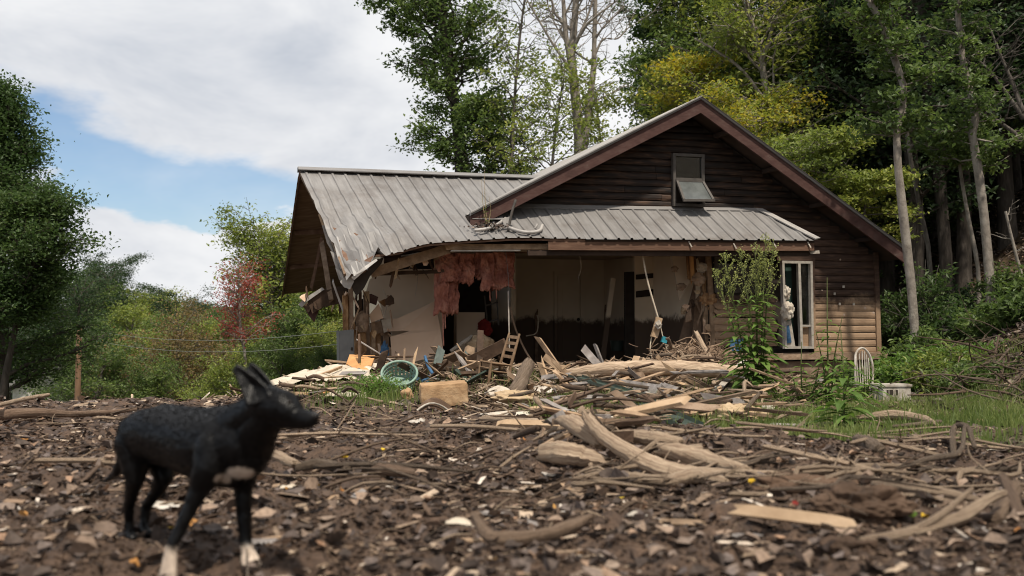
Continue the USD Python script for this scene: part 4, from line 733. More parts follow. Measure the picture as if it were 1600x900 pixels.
wr.part('cloth_knot', blob(on(1029, 508, 0.15), 0.055, 3, 0.8, 2.5, 2, (1, 0.7, 1.2)), M['white'], True)
wr.part('box', box(on(1038, 531, 0.2), (0.09, 0.06, 0.10), 0.2, 0, 0.3), M['teal_box'])
hw = Thing('hanging_conduit', 'thin pale conduit hanging by the pink insulation with a loose grey cable', 'conduit', on(796, 560, 0.5))
hw.part('pipe', rope([(794, 455), (795, 500), (796, 545)], 0.6, 0.013), M['white'], True)
hw.part('wire', rope([(790, 392), (794, 430), (796, 470)], 0.6, 0.005), M['wire'], True)
hw.part('cable', rope([(797, 480), (806, 515), (825, 555), (842, 576)], 1.0, 0.018), M['mudwood'], True)
hw.part('wire', rope([(822, 525), (838, 520), (841, 500), (839, 492)], 4.0, 0.012), M['rope'], True)
inv_s = float((on_roof(796, 356, .06) - HO) @ FACE / (HN @ FACE))
bg = Thing('bent_gutter', 'bent grey lengths of gutter lying on the skirt roof', 'gutter', on(800, 360, 0.4))
bg.part('gutter', tube([on_roof(px, py, .06) for px, py in smooth_path([(742, 360), (762, 357), (778, 350), (790, 341)], 10)], 0.026, 8), M['flash'], True)
bg.part('gutter', tube([on_roof(px, py, .07) for px, py in smooth_path([(795, 356), (815, 362), (832, 363), (844, 360), (847, 352)], 12)], 0.03, 8), M['flash'], True)
bg.part('strut', tube([on(px, py, inv_s) for px, py in smooth_path([(794, 361), (799, 335), (806, 312)], 8)], 0.022, 8), M['frame_dark'], True)
bg.part('bracket', px_slab(((785, 342), (797, 338), (797, 350), (787, 351)), inv_s, 0.02), M['flash'])
bg.part('strut', tube([on(px, py, inv_s - .05) for px, py in ((836, 357), (840, 350))], 0.018, 7), M['flash'], True)

# ------------------------------------------------------------------ stranded wood
rng = np.random.default_rng(5)
def log_mesh(P, R, n=22, sides=14, rough=0.18, seed=0, ragged=0.0):
    """a log along P (radii R): knobbly, cracked along its length. Returns mesh and uv."""
    P = np.asarray(P, float); R = np.broadcast_to(np.asarray(R, float), (len(P),)); Q = smooth_path(np.column_stack([P, R]), n); kn = np.random.default_rng(seed + 5)
    if n > 10: Q[1:-1, :3] += kn.normal(0, .045, (n - 2, 3)) * Q[1:-1, 3:4]; Q[:, 3] *= 1 + .06 * np.maximum(kn.normal(-.6, 1, n), 0) * (np.arange(n) % 3 == 0)
    C, r = Q[:, :3], np.maximum(Q[:, 3], 0.002)
    T = np.gradient(C, axis=0); T /= np.linalg.norm(T, axis=1, keepdims=True); a = np.array([0, 0, 1.0]) if abs(T[0][2]) < 0.9 else np.array([1.0, 0, 0])
    U = np.cross(T, a); U /= np.linalg.norm(U, axis=1, keepdims=True); W = np.cross(T, U); t = np.linspace(0, 2 * np.pi, sides + 1); L = np.concatenate([[0], np.cumsum(np.linalg.norm(np.diff(C, axis=0), axis=1))])
    q = np.stack([np.cos(t)[None] * 1.3 + 0 * L[:, None], np.sin(t)[None] * 1.3 + 0 * L[:, None], L[:, None] * 1.6 + 0 * t[None]], -1) + seed * 3.7
    k = 1 + rough * 2 * (meshkit.fbm(q, 3, seed % 97) - 0.5) - 0.12 * (meshkit.noise(q * np.array([4, 4, 0.6]), seed % 89) > 0.72)
    V = C[:, None] + (r[:, None] * k)[..., None] * (np.cos(t)[None, :, None] * U[:, None] + np.sin(t)[None, :, None] * W[:, None])
    if ragged: rg = np.random.default_rng(seed); e = rg.uniform(-ragged, ragged, (2, sides)); e = np.column_stack([e, e[:, 0]]); V[0] -= T[0] * e[0][:, None]; V[-1] += T[-1] * e[1][:, None]
    uv = np.stack([np.broadcast_to(t / (2 * np.pi), k.shape), np.broadcast_to(L[:, None], k.shape)], -1).reshape(-1, 2); m = sides + 1
    i = np.arange(n - 1)[:, None] * m; j = np.arange(sides)[None]; F = np.stack([i + j, i + m + j, i + m + j + 1, i + j + 1], -1).reshape(-1, 4); F = np.vstack([F[:, [0, 1, 2]], F[:, [0, 2, 3]]])
    V = V.reshape(-1, 3); c = len(V); b = (n - 1) * m; jj = np.arange(sides); V = np.vstack([V, C[0], C[-1]]); uv = np.vstack([uv, [0.5, 0], [0.5, L[-1]]])
    F = np.vstack([F, np.stack([jj, jj + 1, np.full(sides, c)], -1), np.stack([b + jj + 1, b + jj, np.full(sides, c + 1)], -1)])
    return (V, F), uv
def gpts(pts, lift=0.035): return [gp(px, py, lift + (e[0] if e else 0)) for px, py, *e in pts]
def log(name, label, cat, P, R, mat='drift', group=None, n=22, seed=None, twigs=0, **k):
    m, uv = log_mesh(P, R, n=n, seed=seed if seed is not None else int(rng.integers(1e6)), **k)
    for i in range(twigs):                                  # snapped side shoots
        P_ = np.asarray(P, float); q = rng.uniform(.15, .9) * (len(P_) - 1); c = P_[int(q)] + (P_[int(q) + 1] - P_[int(q)]) * (q % 1); d = unit(P_[-1] - P_[0]) * .6 + rng.normal(0, .6, 3) * [1, 1, .6]; d[2] = abs(d[2]); l = np.linalg.norm(P_[-1] - P_[0]) * rng.uniform(.12, .35); r = float(np.mean(R)) * rng.uniform(.35, .65)
        m2, uv2 = log_mesh([c, c + d * l * .5 + rng.normal(0, .08 * l, 3), c + d * l], [r, r * .8, r * .5], n=5, sides=5, seed=i, ragged=.01); m = (np.vstack([m[0], m2[0]]), np.vstack([m[1], m2[1] + len(m[0])])); uv = np.vstack([uv, uv2])
    return solo(name, label, cat, m, M[mat], True, group, uv=uv)
# the big forked trunk in the middle, with its side limb
fl = Thing('forked_log', 'long pale forked driftwood trunk with one end raised, lying across the middle of the mud', 'log', gp(1080, 750))
Pm = [at(915, 648, 6.55), at(930, 668, 6.45), at(960, 694, 6.3), at(1010, 722, 6.1), at(1060, 740, 5.95), at(1130, 744, 5.88), at(1216, 743, 5.85)]
m, uv = log_mesh(Pm, [.036, .042, .050, .058, .058, .046, .028], 40, 18, 0.11, 11, 0.05); fl.part('trunk', m, M['drift'], True, uv=uv)
Pm = [at(1172, 738, 5.95), at(1135, 728, 6.1), at(1100, 716, 6.25), at(1065, 708, 6.35), at(1035, 702, 6.45)]
m, uv = log_mesh(Pm, [.03, .045, .055, .06, .04], 24, 16, 0.4, 12, 0.06); fl.part('limb', m, M['drift'], True, uv=uv)
m, uv = log_mesh([at(1050, 724, 6.45), at(1068, 712, 6.5), at(1095, 706, 6.55)], [.03, .06, .05], 14, 12, 0.5, 14, 0.03); fl.part('root_flare', m, M['drift'], True, uv=uv)
log('split_log', 'split log with bright broken face under the raised end of the forked trunk', 'log', [gp(846, 722, .06), gp(880, 728, .08), gp(915, 730, .06), gp(945, 732, .04)], [.05, .072, .06, .03], 'drift', seed=3, rough=0.4, ragged=0.06)
log('split_log', 'shorter split log leaning on the stump left of the forked trunk', 'log', [gp(872, 695, .18), gp(900, 704, .17), gp(940, 722, .12)], [.025, .06, .045], 'drift', seed=8, rough=0.5, ragged=0.05)
log('driftwood_log', 'low pale limb with a dark end lying in front of the forked trunk', 'log', [gp(1045, 764, .04), gp(1085, 760, .06), gp(1135, 768, .05)], [.035, .042, .028], 'drift', seed=21, ragged=0.03)
log('driftwood_log', 'thin flat log running left from the forked trunk over leaves', 'log', [gp(915, 752, .04), gp(960, 758, .05), gp(1048, 764, .04)], [.03, .035, .028], 'drift', seed=22, ragged=0.03)
log('driftwood_log', 'long straight pale log along the far edge of the mud by the grass', 'log', [gp(752, 662, .05), gp(800, 668, .07), gp(850, 674, .05), gp(880, 672, .05)], [.03, .05, .06, .03], 'drift', seed=23, ragged=0.05)
log('driftwood_log', 'grey limb lying behind the forked trunk', 'log', [gp(962, 690, .05), gp(1020, 702, .07), gp(1065, 706, .05)], [.03, .055, .04], 'drift', seed=24, ragged=0.03)
log('long_log', 'long thick barkless log lying level across the front of the house opening', 'log', [gp(885, 602, .16), gp(960, 604, .24), gp(1060, 604, .25), gp(1160, 606, .2)], [.06, .105, .11, .085], 'drift', n=34, seed=31, ragged=0.15)
log('long_log', 'second log tucked below the long barkless log, its left end splintered', 'log', [gp(905, 607, .05), gp(960, 610, .06), gp(1040, 607, .05)], [.05, .075, .04], 'drift', seed=32, ragged=0.2, rough=0.3)
log('tilted_log', 'grey tilted log propped up beside the wooden chair', 'log', [gp(798, 626, .02), at(812, 600, gp(798, 626)[1] + .15), at(827, 568, gp(798, 626)[1] + .5)], [.10, .10, .085], 'bark_log', seed=33, ragged=0.03)
M['mudlog'] = look('muddy_branch', [(0.3, (0.075, 0.05, 0.035)), (0.55, (0.16, 0.11, 0.075)), (0.78, (0.29, 0.215, 0.155))], scale=3, stretch=(7, 1.2, 1), coord='uv', rough=0.85, bump=0.8, bscale=9, vary=0.15)
log('curved_branch', 'thick dark curved branch with upturned ends in the near foreground mud', 'branch', [gp(742, 842, .10), gp(765, 858, .055), gp(800, 860, .05), gp(850, 855, .055), gp(895, 848, .07), gp(924, 842, .10)], [.018, .028, .032, .026, .029, .013], 'mudlog', n=40, seed=41, rough=.34, sides=16, ragged=.012)
bb = Thing('branching_limb', 'long curving pale limb with side shoots running to the right edge of the mud', 'branch', gp(1440, 860))
for pts, R in (([(1345, 872, .03), (1420, 862, .04), (1500, 846, .06), (1540, 832, .10), (1570, 824, .12)], [.016, .026, .030, .026, .018]), ([(1420, 862, .04), (1470, 852, .09), (1520, 826, .14)], [.016, .016, .010])):
    m, uv = log_mesh(gpts(pts), R, 26, 10, 0.2, int(rng.integers(999))); bb.part('limb', m, M['drift'], True, uv=uv)
log('long_pole', 'long thin bent pole crossing the right foreground', 'branch', gpts([(1365, 782, .05), (1420, 792, .06), (1480, 800, .05), (1530, 806, .04)]), [.018, .027, .026, .014], 'drift', seed=43)
log('long_pole', 'thin pole lying left of the dark clod heap', 'branch', gpts([(1255, 762, .05), (1310, 766, .07), (1380, 776, .05)]), [.012, .02, .013], 'drift', seed=44)
log('pale_stick', 'straight pale stick lying across the mud right of the forked trunk', 'branch', gpts([(1298, 750, .03), (1345, 748, .04), (1412, 745, .03)]), [.012, .018, .014], 'drift', seed=45)
log('crooked_root', 'crooked dark root lying at the edge of the grass on the right', 'branch', gpts([(1425, 742, .03), (1455, 738, .05), (1500, 728, .06), (1508, 708, .16)]), [.014, .02, .02, .013], 'bark_log', seed=46)
log('bent_root', 'short bent root standing up from the mud near the right edge', 'branch', gpts([(1492, 728, .02), (1489, 714, .06), (1492, 704, .14), (1512, 708, .16), (1524, 722, .06)]), [.02, .022, .022, .02, .016], 'bark_log', seed=47)
log('stump', 'cut stump end tilted up at the right edge of the picture', 'stump', [gp(1556, 826, .03), gp(1574, 812, .08), gp(1588, 790, .10)], [.035, .04, .032], 'mudlog', seed=48, rough=0.4, ragged=0.03)
log('stump', 'dark wet stump leaning beside the cut stump at the right edge', 'stump', [gp(1600, 836, .02), gp(1585, 815, .10), gp(1568, 788, .14)], [.03, .028, .024], 'drift_dark', seed=49, rough=0.4)
log('leaning_pole', 'slim pale pole leaning upright on the heap before the broken wall', 'pole', [at(1119, 582, 15.9), at(1100, 543, 16.3), at(1087, 518, 16.6)], [.05, .045, .035], 'drift', seed=50, n=12, ragged=0.04)
log('bank_log', 'pale weathered log lying in the grass before the white chair', 'log', gpts([(1345, 664, .03), (1390, 664, .06), (1440, 668, .05), (1466, 674, .02)]), [.03, .05, .04, .02], 'drift', seed=51, ragged=0.06)
log('bank_log', 'dark thin log lying just behind the pale one in the grass', 'log', gpts([(1395, 676, .02), (1440, 674, .03), (1470, 670, .03)]), [.015, .025, .02], 'bark_log', seed=52)
log('grey_log', 'grey stub of a log at the front edge of the grass', 'log', gpts([(1341, 702, .03), (1358, 712, .05), (1374, 722, .03)]), [.045, .05, .045], 'bark_log', seed=53, ragged=0.02)
log('long_branch', 'long dark branch running along the far left edge of the muddy yard', 'branch', gpts([(-30, 668, .06), (50, 665, .09), (100, 662, .06), (150, 658, .05), (214, 652, .05)]), [.04, .05, .035, .03, .02], 'drift_dark', seed=54)
log('long_branch', 'slender pale branch above the dark one at far left', 'branch', gpts([(0, 668, .18), (40, 652, .16), (75, 642, .15)]), [.02, .024, .02], 'drift', seed=55)
log('wet_log', 'dark wet log half sunk in the mud right of the dog', 'log', gpts([(560, 745, .02), (600, 752, .035), (648, 754, .02)]), [.03, .04, .03], 'drift_dark', seed=56)
log('short_log', 'short bright split log lying right behind the chest of the dog', 'log', gpts([(398, 728, .05), (430, 738, .07), (462, 748, .05)]), [.022, .034, .03], 'drift', seed=57, rough=0.35, ragged=0.03)
log('short_log', 'grey log lying right of the bright split log beside the dog', 'log', gpts([(460, 748, .03), (500, 746, .05), (545, 752, .03)]), [.025, .036, .03], 'bark_log', seed=58, rough=0.3)
# planks and slats with places of their own
def gplank(name, label, cat, a, b, w, t, mat, lift=(0.03, 0.03), face=(0, -0.3, 1), br=0.05, group=None):
    m = bar(gp(*a, lift[0]), gp(*b, lift[1]), w, t, face, rng, br, bow=rng.uniform(-.01, .01)); return solo(name, label, cat, m, M[mat], False, group)
gplank('plank', 'flat pale splintered plank in the near right foreground', 'plank', (1160, 828), (1325, 842), 0.06, 0.014, 'board_fresh', (0.085, 0.06), (0, -0.8, 0.7), 0.08)
gplank('plank', 'dark plank standing tilted behind the head of the dog', 'plank', (494, 610), (459, 596), 0.16, 0.03, 'board_dark', (0.02, 0.28), (0.2, -1, .5), 0.02)
gplank('beam', 'grey squared beam lying on the heap, left of its twin', 'beam', (962, 614), (1034, 632), 0.17, 0.09, 'board_grey', (0.10, 0.14), (0, -1, 0.2), 0.02)
gplank('beam', 'grey squared beam end beyond the twin, right of it', 'beam', (1030, 622), (1060, 634), 0.17, 0.09, 'board_grey', (0.12, 0.12), (0, -1, 0.2), 0.02)
gplank('siding_plank', 'white painted slat slanting up beside the tall weed', 'plank', (1118, 616), (1164, 588), 0.10, 0.025, 'white', (0.04, 0.22), (0, -0.6, 1))
gplank('plank', 'bright bent plank on the heap in the dark of the opening', 'plank', (948, 572), (965, 552), 0.10, 0.04, 'board_fresh', (0.1, 0.32), (0.3, -1, 0.2))
gplank('plank', 'long horizontal board resting inside the opening above the heap', 'plank', (962, 556), (1042, 552), 0.09, 0.04, 'board', (0.30, 0.30), (0, -1, 0.2))
gplank('plank', 'long thin lath lying on the heap left of the long log', 'plank', (862, 588), (945, 596), 0.06, 0.03, 'board_fresh', (0.14, 0.16), (0, -1, 0.4))
gplank('plank', 'stubby broken board pointing up left in the heap', 'plank', (898, 572), (925, 590), 0.13, 0.03, 'board', (0.34, 0.12), (0.2, -1, 0.3))
gplank('plank', 'split board end pointing up behind the long log', 'plank', (931, 566), (955, 590), 0.14, 0.05, 'board', (0.38, 0.10), (0.2, -1, 0.2), 0.08)
gplank('plank', 'white painted strip lying in leaves in the middle of the mud', 'plank', (846, 747), (894, 753), 0.03, 0.012, 'white', (0.02, 0.02), (0, -0.3, 1))
gplank('plank', 'small pale slat lying at the far side of the grass', 'plank', (1222, 618), (1262, 600), 0.07, 0.03, 'board', (0.05, 0.12))
gplank('plank', 'orange lath lying flat before the white sheet', 'plank', (480, 620), (512, 617), 0.06, 0.015, 'orange_ply', (0.03, 0.03))
gplank('plank', 'grey plank lying below the white sheet', 'plank', (440, 615), (555, 605), 0.20, 0.03, 'board_grey', (0.05, 0.05))
gplank('plank', 'grey plank half under the green basket', 'plank', (550, 612), (640, 608), 0.14, 0.03, 'board_grey', (0.04, 0.04))
gplank('plank', 'brown board on top of the pile left of the leaning drywall', 'plank', (510, 578), (620, 571), 0.12, 0.03, 'fascia_eave', (0.22, 0.20))
gplank('plank', 'brown board under the grey electrical box', 'plank', (512, 585), (600, 580), 0.14, 0.03, 'board', (0.14, 0.14))
gplank('plank', 'thin light lath lying in front of the white sheet', 'plank', (432, 607), (560, 600), 0.05, 0.03, 'board', (0.08, 0.08))
solo('plywood_sheet', 'orange plywood sheet lying on the pile below the electrical box', 'plywood', slab([gp(533, 603, .10), gp(574, 598, .10), gp(586, 583, .26), gp(546, 582, .27)], [0, 0.02, -0.02]), M['orange_ply'])
# green laundry basket on its side
def basket():
    c = gp(624, 612, 0.20); t = Thing('laundry_basket', 'round pale green plastic laundry basket tipped over on the pile', 'basket', c - [0, 0, .2])
    ax = unit([0.05, -0.62, 0.72]); u = unit(np.cross(ax, [0, 0, 1.0])); w = np.cross(ax, u)
    def ring(r, h, rr, nm):
        a = np.linspace(0, 2 * np.pi, 29); t.part(nm, tube([c + ax * h + r * (math.cos(q) * u + math.sin(q) * w) for q in a], rr, 6), M['teal'], True)
    ring(0.235, 0.06, 0.018, 'rim'); ring(0.222, 0.01, 0.012, 'hoop'); ring(0.212, -0.045, 0.010, 'hoop'); ring(0.20, -0.10, 0.010, 'hoop'); ring(0.185, -0.16, 0.014, 'hoop')
    for q in np.linspace(0, 2 * np.pi, 25)[:-1]:
        d = math.cos(q) * u + math.sin(q) * w; t.part('slat', bar(c + ax * 0.06 + d * 0.232, c - ax * 0.16 + d * 0.186, 0.032, 0.006, d), M['teal'])
    a = np.linspace(0, 2 * np.pi, 25)[:-1]; t.part('base', slab([c - ax * 0.165 + 0.185 * (math.cos(q) * u + math.sin(q) * w) for q in a], -ax * 0.01), M['teal'])
basket()
bt = Thing('detergent_bottle', 'green plastic bottle with a yellow cap lying on the pile left of the basket', 'bottle', gp(585, 604))
p0, p1 = gp(568, 603, .09), gp(603, 604, .09); d = p1 - p0
bt.part('cap', tube([p0, p0 + d * .2, p0 + d * .24], [.045, .05, .05], 12), M['yellow'], 30)
bt.part('body', tube([p0 + d * .22, p0 + d * .26, p0 + d * .34, p0 + d * .5], [.03, .055, .066, .064], 12), M['green'], 30)
bt.part('label', tube([p0 + d * .5, p0 + d * .62, p0 + d * .9, p0 + d * 1.0], [.066, .07, .068, .04], 12), M['rope'], 30)
# ladder back chair
def chair(c, yaw, tilt, sc):
    t = Thing('wooden_chair', 'small ladder back wooden chair with a woven seat tipped in front of the dark opening', 'chair', c)
    Rm = trimesh.transformations.euler_matrix(tilt[0], tilt[1], yaw)[:3, :3]; L = lambda x, y, z: c + Rm @ (np.array([x, y, z]) * sc)
    for x in (-.2, .2):
        t.part('leg', tube([L(x, -.2, 0), L(x, -.2, .25), L(x, -.2, .47)], [.017, .021, .018], 8), M['chairwood'], True)
        t.part('back_post', tube([L(x, .18, 0), L(x, .19, .45), L(x * .97, .24, .75), L(x * .95, .28, 1.0)], [.018, .021, .019, .015], 8), M['chairwood'], True)
        for z in (.16, .30): t.part('stretcher', tube([L(x, -.2, z), L(x, .19, z)], .011, 6), M['chairwood'], True)
    for y, zs in ((-.2, (.2, .34)), (.19, (.22,))):
        for z in zs: t.part('stretcher', tube([L(-.2, y, z), L(.2, y, z)], .011, 6), M['chairwood'], True)
    g = np.array([[L(x, y, .45 - .03 * (1 - (x / .21) ** 2) * (1 - (y / .2) ** 2)) for y in np.linspace(-.22, .2, 6)] for x in np.linspace(-.22, .22, 7)]); t.part('seat', sheet(g, .03 * sc, (0, 0, 1)), M['chairwood'], True, label='woven splint seat')
    for z in (.58, .70, .82, .93): t.part('back_slat', bar(L(-.19, .205 + (z - .5) * .15, z), L(.19, .205 + (z - .5) * .15, z), .055 * sc, .010, Rm @ [0, -1, .15]), M['chairwood'])
chair(gp(770, 607, 0.0), math.radians(-62), (math.radians(-7), math.radians(3)), 0.78)
# white wooden spindle chair and white box by the bank
def white_chair(c, yaw):
    t = Thing('white_chair', 'white spindle back chair left standing in the grass before the bank', 'chair', c)
    Rm = trimesh.transformations.euler_matrix(0.12, 0.1, yaw)[:3, :3]; L = lambda x, y, z: c + Rm @ np.array([x, y, z])
    hoop = [L(-.19, .16, .22), L(-.2, .20, .45), L(-.15, .25, .62), L(0, .27, .70), L(.15, .25, .62), L(.2, .20, .45), L(.19, .16, .22)]
    t.part('back_hoop', tube(smooth_path(hoop, 22), .016, 8), M['white_mud'], True)
    for x in np.linspace(-.13, .13, 6): t.part('spindle', tube([L(x, .16, .22), L(x * 1.05, .25, .68 - abs(x) * .8)], .008, 6), M['white_mud'], True)
    t.part('seat', sheet(np.array([[L(x, y, .22) for y in np.linspace(-.2, .19, 4)] for x in np.linspace(-.21, .21, 4)]), .03, (0, 0, 1)), M['white_mud'])
    for x in (-.17, .17):
        for y in (-.16, .15): t.part('leg', tube([L(x, y, .2), L(x * 1.15, y * 1.15, -.12)], .014, 6), M['white_mud'], True)
white_chair(gp(1362, 627, 0.0) + [0, 0, 0.0], math.radians(35))
cr = Thing('white_crate', 'white box with dark marks standing right of the white chair', 'crate', gp(1393, 629))
c = gp(1393, 630); Rz = 0.15
cr.part('body', box(c + [0, 0, .12], (.40, .28, .26), Rz), M['white_mud']); cr.part('rim', box(c + [0, 0, .245], (.43, .31, .03), Rz), M['white_mud'])
for dx, wd in ((-.11, .03), (-.06, .05), (.02, .03)): cr.part('mark', box(c + [dx, -.138 + dx * .15, .15], (wd, .012, .07), Rz), M['dark_room'])
# rocks and lumps
def stone(): 
    c = gp(693, 632, .13); m = m3.Manifold.cube((.58, .42, .27), True).refine_to_length(0.05); mm = m.to_mesh(); v = np.array(mm.vert_properties[:, :3]); q = v / [.29, .21, .135]
    v = v * (1 - 0.05 * (np.sort(np.abs(q), axis=1)[:, 1:2] ** 6)); v = v * (1 + .10 * (meshkit.fbm(v * 6 + 9, 4, 3) - .5))[:, None]
    R_ = trimesh.transformations.euler_matrix(0.05, -0.06, 0.12)[:3, :3]; solo('stone_block', 'squared tan sandstone block lying before the opening', 'stone', (v @ R_.T + c, np.array(mm.tri_verts)), M['stone'])
stone()
solo('stone_block', 'small squared tan stone left of the big sandstone block', 'stone', blob(gp(636, 624, .06), .09, 3, .4, 1.6, 5, (.8, .7, 1.0)), M['stone'], 40)
solo('foam_lump', 'long yellowish foam lump with a pale end lying in the grass below the tilted log', 'foam', blob(gp(803, 634, .07), .22, 4, .6, 1.9, 2, (1.25, .8, .55)), M['foam'], True)
solo('foam_lump', 'pale rounded foam lump left of the long yellowish one', 'foam', blob(gp(778, 628, .08), .16, 4, .4, 1.7, 6, (1.1, .8, .7)), M['foam_white'], True)
solo('foam_lump', 'flat pale foam slab in the grass below the yellowish lump', 'foam', blob(gp(796, 655, .04), .2, 4, .4, 1.7, 9, (1.4, .8, .25)), M['foam_white'], True)
solo('wrapped_bundle', 'tan crumpled sack lying at the edge of the grass', 'sack', blob(gp(1152, 662, .06), .25, 4, .55, 2.6, 12, (1.2, .7, .55)), M['drift'] if False else M['foam'], True)
solo('root_clod', 'big dark clod of earth and roots in the right foreground', 'clod', blob(gp(1345, 818, .05), .155, 5, .62, 2.3, 15, (1.3, .8, .75)), M['drift_dark'] if False else M['board_dark'], True)
solo('root_clod', 'flat dark clod left of the big clod of roots', 'clod', blob(gp(1250, 778, .03), .17, 5, .6, 2.3, 16, (1.6, .8, .5)), M['board_dark'], True)
solo('root_clod', 'muddy clod at the bottom edge below the big clod of roots', 'clod', blob(gp(1320, 878, .02), .10, 5, .62, 2.3, 18, (1.3, .8, .7)), M['board_dark'], True)
hs = Thing('warped_sheet', 'thin warped white edged sheet lying hollow side down before the sandstone block', 'sheet', gp(685, 650))
hs.part('sheet', sheet(np.array([[gp(650 + 62 * u, 648 - 6 * u, 0.14 * math.sin(math.pi * min(1, u + .12)) + .02) + [0, -.25 * v + .3, -.10 * v * v] for v in np.linspace(0, 1, 4)] for u in np.linspace(0, 1, 10)]), .014, (0, 0, 1)), M['board_dark'])
hs.part('edge', tube([gp(648 + 66 * u, 648 - 6 * u, .14 * math.sin(math.pi * min(1, u + .12)) + .03) + [0, .05, -.06] for u in np.linspace(0, 1, 10)], .012, 6), M['white'], True)
# crumpled sheets, rags and wraps
def rag(c, wx, wy, h, seed, mat, name, label, cat, fx=3.0, yaw=0.0):
    n = 34; h = h * .75; x, y = np.meshgrid(np.linspace(-.5, .5, n), np.linspace(-.5, .5, n), indexing='ij'); r_ = np.random.default_rng(seed)
    q = np.stack([x * wx * fx, y * wy * fx, 0 * x], -1); edge = 1 + 0.35 * (meshkit.fbm(np.stack([np.arctan2(y, x) * 1.2, 0 * x + seed, 0 * x], -1), 3, seed) - .5)
    X, Y = x * wx * edge, y * wy * edge; Xr, Yr = X * math.cos(yaw) - Y * math.sin(yaw), X * math.sin(yaw) + Y * math.cos(yaw)
    Z = h * (1 - (2 * np.maximum(abs(x), abs(y))) ** 2) * 0.8 + h * 0.9 * (1 - np.abs(2 * meshkit.fbm(q + seed, 4, seed) - 1) * 2.2)
    P = np.stack([c[0] + Xr, c[1] + Yr, H(c[0] + Xr, c[1] + Yr) + (c[2] - float(H(c[0], c[1]))) + np.maximum(Z, 0.0) + .012], -1)
    return solo(name, label, cat, sheet(P, .004, (0, 0, 1)), M[mat], True)
rag(gp(488, 601, .06), 1.75, 1.2, .13, 3, 'cloth', 'white_sheet', 'stained white sheet spread in a heap on the boards at left', 'sheet')
for i, (px, py, w, h, m, lb) in enumerate(((872, 612, .36, .12, 'white', 'white rag crumpled in the heap left of the long log'), (848, 618, .3, .10, 'white', 'small white scrap left of the crumpled rag in the heap'), (1050, 646, .34, .12, 'cloth', 'cream rag caught on the dark green gutter'), (1008, 644, .2, .08, 'white', 'small white rag above the dark green gutter'),
                                    (668, 600, .34, .12, 'cloth', 'white plastic tub crumpled right behind the basket'), (1065, 592, .30, .09, 'white', 'white scrap where the hanging rope meets the long log'), (1200, 648, .2, .1, 'white', 'white scrap of packaging at the right end of the heap'), (940, 660, .3, .08, 'white', 'pale scrap in the heap above the forked trunk'),
                                    (717, 826, .12, .03, 'cloth', 'whitish torn paper scrap in the near mud'), (995, 812, .10, .035, 'white', 'white plastic scrap beside a stick in the right foreground'), (258, 796, .17, .02, 'white', 'white plastic strip lying between the legs of the dog'), (652, 664, .15, .05, 'white', 'white tissue scrap on the mud below the sandstone block'),
                                    (545, 622, .5, .07, 'cloth', 'printed pale wrapper in the grass at left'), (445, 768, .10, .03, 'cloth', 'pale leaf shaped scrap beside the dog'), (1310, 772, .09, .02, 'white', 'small white lid in the right foreground'))):
    rag(gp(px, py, .0), w, w * .7, h, 60 + i, m, 'rag', lb, 'scrap', 5 if w > .2 else 9)
solo('blue_cloth', 'blue cloth hanging in the torn left wall', 'cloth', blob(at(601, 552, 16.6), .10, 3, .7, 2.4, 77, (.7, .5, 1.9)), M['blue'], True)
solo('blue_bag', 'blue bag lying beyond the basket', 'bag', blob(gp(659, 603, .06), .13, 3, .5, 2.0, 78, (1.2, .8, .7)), M['blue'], True)
solo('blue_tarp', 'flat blue board standing against the wall behind the tall weed', 'board', slab([on(1141, 531, .85), on(1161, 529, .85), on(1162, 548, .85), on(1141, 550, .85)], FACE * .03), M['blue'])
solo('red_cloth', 'dark red cloth in the dim room behind the drywall', 'cloth', blob(at(757, 512, 19.4), .14, 3, .6, 2.2, 79, (1, .6, 1.1)), M['red'], True)
solo('white_appliance', 'pale upright appliance standing in the dim room', 'appliance', box(at(733, 518, 19.6), (.55, .4, .75), .2), M['cream_clean'])
solo('lamp_tube', 'blue and white tube lying tilted in the dim room', 'tube', tube([at(705, 548, 17.2), at(728, 532, 17.6), at(737, 526, 17.7)], [.03, .035, .04], 8), M['white'], True)
solo('tan_bag', 'tan bag in the clutter below the red cloth', 'bag', blob(at(752, 540, 17.6), .2, 3, .5, 2.0, 80, (1.1, .7, .9)), M['foam'], True)
solo('bucket', 'dark bucket standing deep in the opening', 'bucket', tube([at(964, 548, 21.0), at(964, 532, 21.0)], [.12, .15], 14), M['darkgreen'], 30)
# dark green metal gutters lying across the heap
for (a, b, w, m, lb) in (((898, 612, .20), (1095, 658, .06), .20, 'darkgreen', 'long dark green metal strip lying across the front of the heap'), ((985, 640, .12), (1078, 672, .03), .26, 'darkgreen', 'wide dark green metal sheet lying below the long strip')):
    p, q = gp(*a), gp(*b); n = unit(q - p); side = unit(np.cross(n, [0, 0, 1.0])); prof = [(-.5, .25), (-.48, 0), (0, -.05), (.48, 0), (.5, .3)]
    G = np.array([[c + side * (o * w) + np.array([0, 0, h * w * .6]) for o, h in prof] for c in np.linspace(p, q, 10)]); solo('metal_gutter', lb, 'gutter', sheet(G, .006, (0, 0, 1)), M[m], 30)
gplank('plank', 'pale edge strip lying on the dark green metal', 'plank', (1000, 632), (1092, 657), .035, .02, 'frame', (.17, .10))
